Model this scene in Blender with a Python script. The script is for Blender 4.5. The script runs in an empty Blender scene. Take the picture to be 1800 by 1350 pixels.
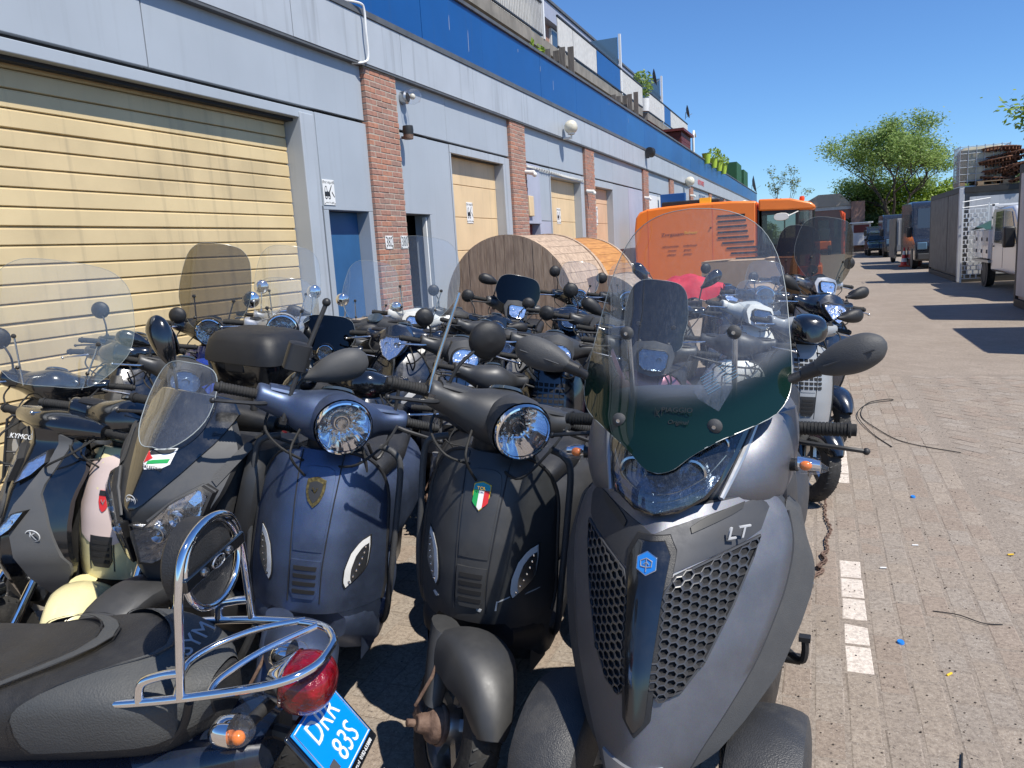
import bpy, bmesh, math, random
from mathutils import Vector, Matrix
random.seed(7)
R = math.radians
SC = bpy.context.scene
# ---------------------------------------------------------------- camera
cam_d = bpy.data.cameras.new("camera")
cam_d.sensor_width = 36.0
cam_d.lens = 27.04
cam_d.clip_start = 0.05
cam_d.clip_end = 900
cam = bpy.data.objects.new("camera", cam_d)
SC.collection.objects.link(cam)
cam.matrix_world = Matrix(((0.92956382, -0.00662587, 0.36860169, 0.0),
                           (0.363748, 0.17917503, -0.91410268, 0.0),
                           (-0.05998749, 0.9837949, 0.16896477, 1.6),
                           (0, 0, 0, 1)))
SC.camera = cam
# ---------------------------------------------------------------- light
SUN = Vector((0.635, -0.23, 1.0)).normalized()          # direction towards the sun
wd = bpy.data.worlds.new("World"); SC.world = wd; wd.use_nodes = True
nt = wd.node_tree; nt.nodes.clear()
sky = nt.nodes.new("ShaderNodeTexSky"); sky.sky_type = 'NISHITA'; sky.sun_disc = False
sky.sun_elevation = math.asin(SUN.z)
sky.sun_rotation = math.atan2(SUN.x, SUN.y)
sky.air_density = 1.0; sky.dust_density = 0.0; sky.ozone_density = 4.0; sky.altitude = 300
bg = nt.nodes.new("ShaderNodeBackground"); bg.inputs[1].default_value = 0.105
wo = nt.nodes.new("ShaderNodeOutputWorld")
tint = nt.nodes.new("ShaderNodeMix"); tint.data_type = 'RGBA'; tint.blend_type = 'MULTIPLY'; tint.inputs[0].default_value = 1.0
tint.inputs[7].default_value = (0.62, 0.88, 1.18, 1)
nt.links.new(sky.outputs[0], tint.inputs[6]); nt.links.new(tint.outputs[2], bg.inputs[0]); nt.links.new(bg.outputs[0], wo.inputs[0])
sl = bpy.data.lights.new("sun", 'SUN'); sl.energy = 5.0; sl.angle = R(0.53); sl.color = (1.0, 0.95, 0.86)
so = bpy.data.objects.new("sun", sl); SC.collection.objects.link(so)
so.rotation_euler = (-SUN).to_track_quat('-Z', 'Y').to_euler(); so.location = (20, -10, 30)
vs = SC.view_settings
vs.view_transform = 'Standard'; vs.look = 'None'; vs.gamma = 1; vs.exposure = 0.30
try: vs.use_curve_mapping = False
except Exception: pass
SC.cycles.max_bounces = 10; SC.cycles.transparent_max_bounces = 24
SC.cycles.transmission_bounces = 6; SC.cycles.glossy_bounces = 4
SC.cycles.sample_clamp_indirect = 6.0
SC.cycles.caustics_reflective = False; SC.cycles.caustics_refractive = False
try:
    SC.cycles.use_denoising = True
except Exception: pass
COL = SC.collection

# ---------------------------------------------------------------- materials
def _nodes(name):
    m = bpy.data.materials.new(name); m.use_nodes = True
    n = m.node_tree; n.nodes.clear()
    out = n.nodes.new("ShaderNodeOutputMaterial")
    return m, n, out
def mat(name, col, rough=0.5, metal=0.0, coat=0.0, var=0.0, vscale=6.0, bump=0.0, bscale=60.0, spec=0.5, col2=None,
        streak=0.0, flake=0.0, dust=0.0, rvar=0.0, trans=0.0, stretch=(1, 1, 1), coords='Object'):
    m, n, out = _nodes(name)
    p = n.nodes.new("ShaderNodeBsdfPrincipled"); L = n.links.new
    p.inputs['Roughness'].default_value = rough; p.inputs['Metallic'].default_value = metal
    p.inputs['Coat Weight'].default_value = coat; p.inputs['Coat Roughness'].default_value = 0.06
    p.inputs['Specular IOR Level'].default_value = spec
    p.inputs['Base Color'].default_value = (*col, 1)
    if trans: p.inputs['Transmission Weight'].default_value = trans
    tc = n.nodes.new("ShaderNodeTexCoord"); mp = n.nodes.new("ShaderNodeMapping"); mp.inputs['Scale'].default_value = stretch
    L(tc.outputs[coords], mp.inputs[0])
    cur = None
    if var or col2 or streak:
        nz = n.nodes.new("ShaderNodeTexNoise"); nz.inputs['Scale'].default_value = vscale; nz.inputs['Detail'].default_value = 6
        L(mp.outputs[0], nz.inputs[0])
        mr = n.nodes.new("ShaderNodeMapRange"); mr.inputs[1].default_value = 0.32; mr.inputs[2].default_value = 0.68
        L(nz.outputs[0], mr.inputs[0])
        mx = n.nodes.new("ShaderNodeMix"); mx.data_type = 'RGBA'
        c2 = col2 if col2 else tuple(c * (1 - var) for c in col)
        mx.inputs[6].default_value = (*col, 1); mx.inputs[7].default_value = (*c2, 1)
        L(mr.outputs[0], mx.inputs[0]); cur = mx.outputs[2]
    if streak:
        ms = n.nodes.new("ShaderNodeMapping"); ms.inputs['Scale'].default_value = (9, 9, 0.5)
        L(tc.outputs[coords], ms.inputs[0])
        n2 = n.nodes.new("ShaderNodeTexNoise"); n2.inputs['Scale'].default_value = 1.3; n2.inputs['Detail'].default_value = 5
        L(ms.outputs[0], n2.inputs[0])
        m2 = n.nodes.new("ShaderNodeMapRange"); m2.inputs[1].default_value = 0.55; m2.inputs[2].default_value = 0.8; m2.inputs[4].default_value = streak
        L(n2.outputs[0], m2.inputs[0])
        mx2 = n.nodes.new("ShaderNodeMix"); mx2.data_type = 'RGBA'
        L(m2.outputs[0], mx2.inputs[0]); L(cur, mx2.inputs[6]); mx2.inputs[7].default_value = (0.09, 0.085, 0.075, 1); cur = mx2.outputs[2]
    if dust:
        nd = n.nodes.new("ShaderNodeTexNoise"); nd.inputs['Scale'].default_value = 9; nd.inputs['Detail'].default_value = 9; nd.inputs['Roughness'].default_value = 0.75
        L(tc.outputs[coords], nd.inputs[0])
        md = n.nodes.new("ShaderNodeMapRange"); md.inputs[1].default_value = 0.48; md.inputs[2].default_value = 0.85; md.inputs[4].default_value = dust
        L(nd.outputs[0], md.inputs[0])
        mx3 = n.nodes.new("ShaderNodeMix"); mx3.data_type = 'RGBA'
        L(md.outputs[0], mx3.inputs[0])
        if cur: L(cur, mx3.inputs[6])
        else: mx3.inputs[6].default_value = (*col, 1)
        mx3.inputs[7].default_value = (0.22, 0.2, 0.17, 1); cur = mx3.outputs[2]
        rr = n.nodes.new("ShaderNodeMapRange"); rr.inputs[1].default_value = 0.35; rr.inputs[2].default_value = 0.8
        rr.inputs[3].default_value = rough; rr.inputs[4].default_value = min(1, rough + 0.3 + rvar)
        L(nd.outputs[0], rr.inputs[0]); L(rr.outputs[0], p.inputs['Roughness'])
    if flake:
        vf = n.nodes.new("ShaderNodeTexVoronoi"); vf.inputs['Scale'].default_value = 900
        L(tc.outputs[coords], vf.inputs[0])
        mf = n.nodes.new("ShaderNodeMix"); mf.data_type = 'RGBA'; mf.blend_type = 'MULTIPLY'
        mf.inputs[0].default_value = flake
        if cur: L(cur, mf.inputs[6])
        else: mf.inputs[6].default_value = (*col, 1)
        L(vf.outputs['Color'], mf.inputs[7]); cur = mf.outputs[2]
    if cur: L(cur, p.inputs['Base Color'])
    if bump:
        nb = n.nodes.new("ShaderNodeTexNoise"); nb.inputs['Scale'].default_value = bscale; nb.inputs['Detail'].default_value = 5
        L(mp.outputs[0], nb.inputs[0])
        b = n.nodes.new("ShaderNodeBump"); b.inputs['Strength'].default_value = bump; b.inputs['Distance'].default_value = 0.01
        L(nb.outputs[0], b.inputs['Height']); L(b.outputs[0], p.inputs['Normal'])
    L(p.outputs[0], out.inputs[0])
    return m
def clear(name, tint=(1, 1, 1), haze=0.04, grad=None, rough=0.02, gloss=1.0, scratch=0.05):
    """thin clear or tinted sheet: transparent + Fresnel gloss + a little dust; grad = (z0, z1, dark colour) tinted band at its foot"""
    m, n, out = _nodes(name); L = n.links.new
    tr = n.nodes.new("ShaderNodeBsdfTransparent"); gl = n.nodes.new("ShaderNodeBsdfGlossy"); df = n.nodes.new("ShaderNodeBsdfDiffuse")
    tr.inputs[0].default_value = (*tint, 1); gl.inputs['Roughness'].default_value = rough
    df.inputs[0].default_value = tuple(min(.7, c * .75) for c in tint) + (1,)
    tc = n.nodes.new("ShaderNodeTexCoord")
    if grad:
        sx = n.nodes.new("ShaderNodeSeparateXYZ"); L(tc.outputs['Object'], sx.inputs[0])
        q1 = n.nodes.new("ShaderNodeMath"); q1.operation = 'MULTIPLY'; L(sx.outputs[0], q1.inputs[0]); L(sx.outputs[0], q1.inputs[1])
        q2 = n.nodes.new("ShaderNodeMath"); q2.operation = 'MULTIPLY_ADD'; q2.inputs[1].default_value = -1.25; L(q1.outputs[0], q2.inputs[0]); L(sx.outputs[2], q2.inputs[2])
        mr = n.nodes.new("ShaderNodeMapRange"); mr.inputs[1].default_value = grad[0]; mr.inputs[2].default_value = grad[1]
        mr.interpolation_type = 'SMOOTHSTEP'
        L(q2.outputs[0], mr.inputs[0])
        mx = n.nodes.new("ShaderNodeMix"); mx.data_type = 'RGBA'; mx.inputs[6].default_value = (*grad[2], 1); mx.inputs[7].default_value = (*tint, 1)
        L(mr.outputs[0], mx.inputs[0]); L(mx.outputs[2], tr.inputs[0])
        dx = n.nodes.new("ShaderNodeMix"); dx.data_type = 'RGBA'; dx.inputs[6].default_value = (0.005, 0.020, 0.016, 1); dx.inputs[7].default_value = (.7, .7, .7, 1)
        
        pw = n.nodes.new("ShaderNodeMath"); pw.operation = 'POWER'; pw.inputs[1].default_value = 5.0; L(mr.outputs[0], pw.inputs[0])
        L(pw.outputs[0], dx.inputs[0]); L(dx.outputs[2], df.inputs[0])
    ge = n.nodes.new("ShaderNodeNewGeometry"); dt = n.nodes.new("ShaderNodeVectorMath"); dt.operation = 'DOT_PRODUCT'
    L(ge.outputs['Incoming'], dt.inputs[0]); L(ge.outputs['Normal'], dt.inputs[1])
    def mth(op, x, y=None):
        q = n.nodes.new("ShaderNodeMath"); q.operation = op
        if isinstance(x, (int, float)): q.inputs[0].default_value = x
        else: L(x, q.inputs[0])
        if y is not None: q.inputs[1].default_value = y if isinstance(y, (int, float)) else 0
        if y is not None and not isinstance(y, (int, float)): L(y, q.inputs[1])
        return q.outputs[0]
    sch = mth('POWER', mth('SUBTRACT', 1.0, mth('ABSOLUTE', dt.outputs['Value'])), 5.0)     # thin-sheet Fresnel, the same from both sides
    mm = n.nodes.new("ShaderNodeMath"); mm.operation = 'MULTIPLY'; mm.inputs[1].default_value = gloss; mm.use_clamp = True; L(mth('ADD', mth('MULTIPLY', sch, 0.9), 0.04), mm.inputs[0])
    # dust and fine wiping scratches
    mp = n.nodes.new("ShaderNodeMapping"); mp.inputs['Scale'].default_value = (70, 70, 8); mp.inputs['Rotation'].default_value = (0.3, 0.5, 0.2)
    L(tc.outputs['Object'], mp.inputs[0])
    nz = n.nodes.new("ShaderNodeTexNoise"); nz.inputs['Scale'].default_value = 2.5; nz.inputs['Detail'].default_value = 9; nz.inputs['Distortion'].default_value = 1.5
    L(mp.outputs[0], nz.inputs[0])
    mz = n.nodes.new("ShaderNodeMapRange"); mz.inputs[1].default_value = 0.45; mz.inputs[2].default_value = 0.8; mz.inputs[3].default_value = haze; mz.inputs[4].default_value = haze + scratch
    L(nz.outputs[0], mz.inputs[0])
    m1 = n.nodes.new("ShaderNodeMixShader"); 
    if grad:
        iv = mth('MULTIPLY', mth('SUBTRACT', 1.0, mr.outputs[0]), 0.9); L(mth('MAXIMUM', iv, mz.outputs[0]), m1.inputs[0])
    else: L(mz.outputs[0], m1.inputs[0])
    L(tr.outputs[0], m1.inputs[1]); L(df.outputs[0], m1.inputs[2])
    m2 = n.nodes.new("ShaderNodeMixShader"); L(mm.outputs[0], m2.inputs[0]); L(m1.outputs[0], m2.inputs[1]); L(gl.outputs[0], m2.inputs[2])
    L(m2.outputs[0], out.inputs[0])
    return m

M = {}
M['wall'] = mat('grey_panel_paint', (0.375, 0.415, 0.46), 0.45, var=0.09, vscale=1.2, streak=0.13, bump=0.05, bscale=8, coords='Object')
M['wall2'] = mat('grey_fascia_paint', (0.41, 0.445, 0.485), 0.45, var=0.10, vscale=2, streak=0.40, bump=0.05, bscale=8)
M['wallviolet'] = mat('grey_panel_paint_lilac', (0.40, 0.42, 0.51), 0.5, var=0.12, vscale=2, streak=0.15)
M['dark_gap'] = mat('dark_gap', (0.02, 0.022, 0.028), 0.8)
M['cap'] = mat('dark_parapet_cap', (0.11, 0.115, 0.12), 0.5, var=0.3, vscale=5)
M['band'] = mat('blue_band_paint', (0.006, 0.075, 0.265), 0.32, var=0.1, vscale=2, streak=0.1, bump=0.02, bscale=5)
M['bandlight'] = mat('blue_band_paint_faded', (0.012, 0.10, 0.31), 0.35, var=0.12, vscale=2, streak=0.12)
M['cream'] = mat('cream_door_paint', (0.69, 0.54, 0.30), 0.5, var=0.16, vscale=1.6, streak=0.30, bump=0.06, bscale=160)
M['cream2'] = mat('cream_door_paint_pale', (0.72, 0.54, 0.32), 0.5, var=0.12, vscale=2, streak=0.2, bump=0.03)
M['cream3'] = mat('cream_door_paint_pinkish', (0.70, 0.46, 0.29), 0.5, var=0.15, vscale=2, streak=0.22, bump=0.03)
M['bluedoor'] = mat('blue_door_paint', (0.03, 0.115, 0.27), 0.4, var=0.2, vscale=3)
M['reddoor'] = mat('dark_red_paint', (0.20, 0.03, 0.025), 0.45)
M['black_in'] = mat('dark_interior', (0.012, 0.012, 0.013), 0.9)
M['brickA'] = mat('brick_red', (0.42, 0.215, 0.16), 0.85, var=0.3, vscale=30, bump=0.4, bscale=120, dust=0.25)
M['brickB'] = mat('brick_brown', (0.36, 0.215, 0.17), 0.88, var=0.3, vscale=30, bump=0.4, bscale=120, dust=0.25)
M['brickC'] = mat('brick_orange', (0.48, 0.225, 0.15), 0.85, var=0.3, vscale=30, bump=0.4, bscale=120, dust=0.2)
M['mortar'] = mat('mortar', (0.46, 0.40, 0.33), 0.95, var=0.3, vscale=40, bump=0.3, bscale=200)
M['white'] = mat('white_paint', (0.78, 0.78, 0.76), 0.4, var=0.06, vscale=6)
M['whiteplastic'] = mat('white_plastic', (0.74, 0.73, 0.68), 0.35, dust=0.1)
M['signblack'] = mat('sign_black', (0.02, 0.02, 0.02), 0.5)
M['globe'] = mat('opal_globe', (0.75, 0.70, 0.56), 0.25, var=0.25, vscale=12, coat=0.4)
M['chrome'] = mat('chrome', (0.85, 0.85, 0.86), 0.06, metal=1.0)
M['chromeworn'] = mat('chrome_worn', (0.62, 0.62, 0.62), 0.22, metal=1.0, var=0.3, vscale=30)
M['alu'] = mat('aluminium', (0.5, 0.51, 0.52), 0.38, metal=1.0, var=0.2, vscale=20)
M['galv'] = mat('galvanised', (0.52, 0.55, 0.57), 0.45, metal=0.7, var=0.3, vscale=18)
M['rubber'] = mat('rubber', (0.016, 0.016, 0.016), 0.66, var=0.3, vscale=20, dust=0.12, bump=0.2, bscale=90)
M['tyre'] = mat('tyre_rubber', (0.028, 0.027, 0.026), 0.8, var=0.3, vscale=20, dust=0.5, bump=0.2, bscale=90)
M['plastic'] = mat('black_plastic', (0.014, 0.014, 0.015), 0.40, bump=0.15, bscale=400, dust=0.07)
M['plasticgrey'] = mat('charcoal_plastic', (0.055, 0.056, 0.058), 0.5, bump=0.2, bscale=400, dust=0.12)
M['gloss'] = mat('gloss_black_paint', (0.006, 0.007, 0.009), 0.08, coat=1.0, dust=0.05, spec=0.6)
M['navygloss'] = mat('gloss_navy_paint', (0.010, 0.016, 0.032), 0.16, coat=0.9, dust=0.08, flake=0.35)
M['navymatte'] = mat('satin_blue_metallic', (0.125, 0.165, 0.265), 0.40, metal=0.85, dust=0.03, flake=0.3)
M['bluegloss'] = mat('gloss_blue_paint', (0.02, 0.05, 0.30), 0.15, coat=0.8, dust=0.05)
M['blackmatte'] = mat('matte_black_paint', (0.075, 0.076, 0.078), 0.42, metal=0.6, dust=0.12)
M['greymatte'] = mat('matte_grey_metallic', (0.215, 0.22, 0.245), 0.42, metal=0.88, dust=0.02, flake=0.25)
M['greydark'] = mat('matte_dark_grey', (0.05, 0.052, 0.058), 0.45, metal=0.35, dust=0.05)
M['greylight'] = mat('satin_light_grey', (0.27, 0.285, 0.30), 0.35, dust=0.05, coat=0.3)
M['silver'] = mat('silver_paint', (0.42, 0.43, 0.45), 0.3, metal=0.6, dust=0.05, coat=0.4)
M['creamp'] = mat('cream_scooter_paint', (0.74, 0.66, 0.36), 0.2, coat=0.7, dust=0.05)
M['pinkp'] = mat('blush_scooter_paint', (0.62, 0.50, 0.46), 0.35, dust=0.08)
M['mauve'] = mat('mauve_metallic_paint', (0.30, 0.135, 0.18), 0.28, metal=0.5, coat=0.4)
M['tan'] = mat('tan_paint', (0.45, 0.33, 0.20), 0.35, coat=0.3)
M['seat'] = mat('black_vinyl', (0.020, 0.020, 0.021), 0.44, bump=0.25, bscale=260, var=0.2, vscale=5, dust=0.12)
M['seatgrey'] = mat('grey_vinyl', (0.058, 0.06, 0.06), 0.5, bump=0.25, bscale=260, dust=0.1)
M['steel'] = mat('black_steel', (0.03, 0.03, 0.031), 0.4, metal=0.3, dust=0.2)
M['rusty'] = mat('rusty_steel', (0.20, 0.13, 0.095), 0.8, col2=(0.09, 0.05, 0.035), vscale=25, bump=0.4, bscale=80)
M['rustpile'] = mat('rusted_iron', (0.21, 0.085, 0.04), 0.85, col2=(0.055, 0.028, 0.018), vscale=9, bump=0.5, bscale=40)
M['redlens'] = mat('red_lens', (0.26, 0.001, 0.006), 0.12, coat=1.0, bump=1.0, bscale=55, spec=0.4, col2=(0.06, 0.0, 0.002), vscale=28)
M['amber'] = mat('amber_bulb', (0.75, 0.18, 0.02), 0.25)
M['lens'] = clear('clear_lens', (0.97, 0.98, 1.0), haze=0.02, rough=0.03, gloss=1.0)
M['creamB'] = mat('cream_door_paint_worn', (0.66, 0.515, 0.29), 0.55, var=0.2, vscale=2.2, streak=0.42, bump=0.06, bscale=160)
M['lensdark'] = clear('smoked_lens', (0.62, 0.66, 0.70), haze=0.015, rough=0.02, gloss=1.5)
M['screen'] = clear('clear_windscreen', (0.96, 0.97, 0.975), haze=0.022, scratch=0.035, rough=0.015, gloss=1.2)
M['screensmoke'] = clear('smoked_windscreen', (0.55, 0.53, 0.48), haze=0.03, rough=0.02)
M['screenbrown'] = clear('brown_windscreen', (0.42, 0.33, 0.27), haze=0.03, rough=0.02)
M['screendark'] = clear('dark_windscreen', (0.035, 0.042, 0.065), haze=0.02, rough=0.02)
M['screengreen'] = clear('green_foot_windscreen', (0.92, 0.94, 0.95), haze=0.018, scratch=0.04, rough=0.015, gloss=1.2, grad=(1.15, 1.285, (0.006, 0.022, 0.017)))
M['edge'] = mat('screen_edge', (0.30, 0.33, 0.33), 0.2)
M['reflector'] = mat('headlight_reflector', (0.92, 0.93, 0.94), 0.2, metal=1.0, bump=0.6, bscale=34)
M['honeycomb'] = mat('honeycomb_plastic', (0.045, 0.045, 0.048), 0.30, spec=.7)
M['glass'] = mat('window_glass', (0.04, 0.055, 0.07), 0.04, spec=0.9)
M['glassblue'] = mat('window_glass_blue', (0.10, 0.18, 0.26), 0.05, spec=0.9)
M['glassv'] = clear('vehicle_glass', (0.45, 0.5, 0.5), haze=0.02, rough=0.02, gloss=1.3)
M['orange'] = mat('orange_paint', (0.86, 0.20, 0.015), 0.32, coat=0.4, var=0.05, vscale=3, dust=0.05)
M['orangedark'] = mat('orange_red_paint', (0.72, 0.09, 0.02), 0.4)
M['red'] = mat('red_cloth', (0.62, 0.025, 0.05), 0.55, var=0.2, vscale=15, bump=0.3, bscale=25)
M['redpaint'] = mat('red_paint', (0.62, 0.03, 0.03), 0.4)
M['darkred'] = mat('dark_red_wood', (0.13, 0.018, 0.014), 0.55, var=0.3, vscale=8)
M['carblack'] = mat('black_car_paint', (0.01, 0.011, 0.013), 0.12, coat=1.0, dust=0.06)
M['carblue'] = mat('dark_blue_car_paint', (0.012, 0.03, 0.075), 0.12, coat=1.0)
M['vanblack'] = mat('van_dark_paint', (0.014, 0.016, 0.02), 0.14, coat=1.0, dust=0.08)
M['vanwhite'] = mat('van_white_paint', (0.72, 0.73, 0.74), 0.2, coat=0.7)
M['cont'] = mat('container_grey_paint', (0.15, 0.145, 0.135), 0.6, col2=(0.085, 0.08, 0.075), vscale=3, streak=0.7, bump=0.2, bscale=15)
M['contlight'] = mat('container_light_paint', (0.55, 0.56, 0.57), 0.5, var=0.18, vscale=2, streak=0.35, bump=0.05)
M['contdark'] = mat('container_dark_frame', (0.035, 0.033, 0.03), 0.6, var=0.3, vscale=5)
M['ibc'] = mat('ibc_plastic', (0.50, 0.48, 0.38), 0.4, col2=(0.30, 0.285, 0.21), vscale=2.5)
M['wood'] = mat('pallet_wood', (0.42, 0.29, 0.17), 0.8, var=0.4, vscale=10, stretch=(1, 12, 12))
M['woodgrey'] = mat('weathered_wood', (0.22, 0.19, 0.165), 0.85, var=0.5, vscale=7, stretch=(6, 6, 0.7), bump=0.3, bscale=20)
M['reelwood'] = mat('reel_wood', (0.52, 0.385, 0.27), 0.78, col2=(0.30, 0.21, 0.15), vscale=5, stretch=(5, 5, 0.8), bump=0.35, bscale=18, streak=0.15)
M['reelwood2'] = mat('reel_wood_pale', (0.58, 0.43, 0.30), 0.75, col2=(0.36, 0.25, 0.17), vscale=5, stretch=(5, 5, 0.8), bump=0.35, bscale=18)
M['reelorange'] = mat('reel_wood_orange', (0.55, 0.26, 0.07), 0.6, col2=(0.38, 0.16, 0.045), vscale=5, stretch=(5, 1, 5), bump=0.3, bscale=18)
M['card'] = mat('cardboard', (0.44, 0.29, 0.17), 0.85, var=0.15, vscale=4)
M['concrete'] = mat('concrete', (0.25, 0.23, 0.20), 0.9, var=0.35, vscale=3, streak=0.5, bump=0.2, bscale=30)
M['greenboard'] = mat('green_board', (0.02, 0.10, 0.035), 0.6, var=0.2, vscale=5)
M['lime'] = mat('lime_plastic', (0.42, 0.58, 0.06), 0.4)
M['railwhite'] = mat('pale_rail_panel', (0.60, 0.59, 0.56), 0.6, var=0.2, vscale=9, streak=0.3)
M['lilac'] = mat('lilac_fascia', (0.34, 0.36, 0.44), 0.5, var=0.1)
M['tarp'] = mat('green_tarp', (0.03, 0.10, 0.085), 0.6, var=0.3, vscale=8, bump=0.3, bscale=15)
M['skyplate'] = mat('licence_blue', (0.0, 0.22, 0.72), 0.3, coat=0.3)
M['stickerblue'] = mat('badge_blue', (0.02, 0.20, 0.62), 0.25, coat=0.6)
M['gold'] = mat('tarnished_gold', (0.20, 0.15, 0.05), 0.45, metal=0.6, var=0.7, vscale=120)
M['green'] = mat('badge_green', (0.02, 0.33, 0.08), 0.35)
M['yellowp'] = mat('yellow_paint', (0.8, 0.5, 0.03), 0.4)
M['purple'] = mat('dark_purple_cloth', (0.05, 0.03, 0.09), 0.8)
M['teal'] = mat('badge_teal', (0.02, 0.35, 0.42), 0.35)

# ---------------------------------------------------------------- mesh builder
def cr(pts, n):
    """Catmull-Rom resample of a list of tuples (any dimension) to n points"""
    k = len(pts)
    if k < 3: return [tuple(a + (b - a) * i / (n - 1) for a, b in zip(pts[0], pts[-1])) for i in range(n)]
    out = []
    for i in range(n):
        t = i / (n - 1) * (k - 1); j = min(int(t), k - 2); u = t - j
        p0 = pts[max(j - 1, 0)]; p1 = pts[j]; p2 = pts[j + 1]; p3 = pts[min(j + 2, k - 1)]
        out.append(tuple(0.5 * (2 * b + (c - a) * u + (2 * a - 5 * b + 4 * c - d) * u * u + (-a + 3 * b - 3 * c + d) * u ** 3)
                         for a, b, c, d in zip(p0, p1, p2, p3)))
    return out
def lerp_tab(z, tab):
    if z <= tab[0][0]: return tab[0][1]
    for (a, b), (c, d) in zip(tab, tab[1:]):
        if z <= c: return b + (d - b) * (z - a) / (c - a)
    return tab[-1][1]

class B:
    def __init__(s): s.v = []; s.f = []; s.mi = []; s.cur = 0
    def add(s, vs, fs, X=None):
        o = len(s.v)
        for p in vs:
            s.v.append(tuple(X @ Vector(p)) if X is not None else tuple(p))
        for f in fs: s.f.append(tuple(i + o for i in f)); s.mi.append(s.cur)
        return s
    def box(s, x0, x1, y0, y1, z0, z1, X=None):
        v = [(x, y, z) for x in (x0, x1) for y in (y0, y1) for z in (z0, z1)]
        return s.add(v, [(0, 1, 3, 2), (4, 6, 7, 5), (0, 4, 5, 1), (2, 3, 7, 6), (0, 2, 6, 4), (1, 5, 7, 3)], X)
    def cbox(s, c, d, X=None):
        return s.box(c[0] - d[0] / 2, c[0] + d[0] / 2, c[1] - d[1] / 2, c[1] + d[1] / 2, c[2] - d[2] / 2, c[2] + d[2] / 2, X)
    def rings(s, rings, closed=True, cap=True, X=None):
        m = len(rings[0]); vs = [p for r in rings for p in r]; fs = []
        for i in range(len(rings) - 1):
            for j in range(m if closed else m - 1):
                a = i * m + j; b = i * m + (j + 1) % m
                fs.append((a, b, b + m, a + m))
        if cap and closed:
            fs.append(tuple(range(m))[::-1]); fs.append(tuple((len(rings) - 1) * m + j for j in range(m)))
        return s.add(vs, fs, X)
    def tube(s, pts, r, n=8, closed=False, smooth=0, X=None, cap=True):
        """tube along points; r number or list"""
        if smooth:
            if closed: pts = cr(list(pts) + [pts[0]], smooth + 1)[:-1]
            else: pts = cr(pts, smooth)
        P = [Vector(p) for p in pts]; k = len(P)
        rr = r if isinstance(r, (list, tuple)) else [r] * k
        if len(rr) != k: rr = [q[0] for q in cr([(a,) for a in rr], k)]
        rings = []; up = None
        for i in range(k):
            if closed: t = P[(i + 1) % k] - P[i - 1]
            else: t = P[min(i + 1, k - 1)] - P[max(i - 1, 0)]
            if t.length < 1e-9: t = Vector((0, 0, 1))
            t.normalize()
            if up is None:
                up = Vector((0, 0, 1)) if abs(t.z) < 0.9 else Vector((1, 0, 0))
            a = up.cross(t)
            if a.length < 1e-6: a = Vector((1, 0, 0)).cross(t)
            a.normalize(); b = t.cross(a); up = b
            rings.append([tuple(P[i] + (a * math.cos(2 * math.pi * q / n) + b * math.sin(2 * math.pi * q / n)) * rr[i]) for q in range(n)])
        if closed: rings.append(rings[0]); cap = False
        return s.rings(rings, True, cap, X)
    def lathe(s, prof, n=20, X=None, cap=False):
        """profile [(r, h)] spun about local z"""
        rings = [[(r * math.cos(2 * math.pi * j / n), r * math.sin(2 * math.pi * j / n), h) for j in range(n)] for r, h in prof]
        return s.rings(rings, True, cap, X)
    def sphere(s, c, r, n=12, m=8, X=None):
        r3 = r if isinstance(r, (tuple, list)) else (r, r, r)
        rings = [[(c[0] + r3[0] * math.sin(a) * math.cos(2 * math.pi * j / n), c[1] + r3[1] * math.sin(a) * math.sin(2 * math.pi * j / n), c[2] + r3[2] * math.cos(a))
                  for j in range(n)] for a in [math.pi * (0.02 + 0.96 * i / m) for i in range(m + 1)]]
        return s.rings(rings, True, True, X)
    def loft(s, secs, n=20, m=None, ax='y', X=None, cap=True, ex=2.4):
        """secs: (t, ca, cb, ra, rb_up, rb_dn [,exp]) superellipse sections across axis ax; a,b = the other two axes"""
        secs = [tuple(q) + ((ex,) if len(q) == 6 else ()) for q in secs]
        if m: secs = cr(secs, m)
        rings = []
        for t, ca, cb, ra, ru, rd, e in secs:
            ring = []
            for j in range(n):
                th = 2 * math.pi * j / n; c, d = math.cos(th), math.sin(th); q = 2 / max(e, 0.5)
                a = ca + max(ra, 1e-4) * math.copysign(abs(c) ** q, c)
                b = cb + max(ru if d > 0 else rd, 1e-4) * math.copysign(abs(d) ** q, d)
                ring.append({'y': (a, t, b), 'x': (t, a, b), 'z': (a, b, t)}[ax])
            rings.append(ring)
        return s.rings(rings, True, cap, X)
    def prism(s, poly, h0, h1, ax='z', X=None):
        k = len(poly)
        def pt(a, b, h): return {'z': (a, b, h), 'y': (a, h, b), 'x': (h, a, b)}[ax]
        v = [pt(a, b, h0) for a, b in poly] + [pt(a, b, h1) for a, b in poly]
        f = [tuple(range(k))[::-1], tuple(range(k, 2 * k))] + [(i, (i + 1) % k, (i + 1) % k + k, i + k) for i in range(k)]
        return s.add(v, f, X)
    def grid(s, rows, X=None, th=None, yfun=None):
        """open sheet from rows of points; th = thickness vector function or None"""
        m = len(rows[0]); vs = [p for r in rows for p in r]; k = len(rows)
        fs = [(i * m + j, i * m + j + 1, (i + 1) * m + j + 1, (i + 1) * m + j) for i in range(k - 1) for j in range(m - 1)]
        return s.add(vs, fs, X)
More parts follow.
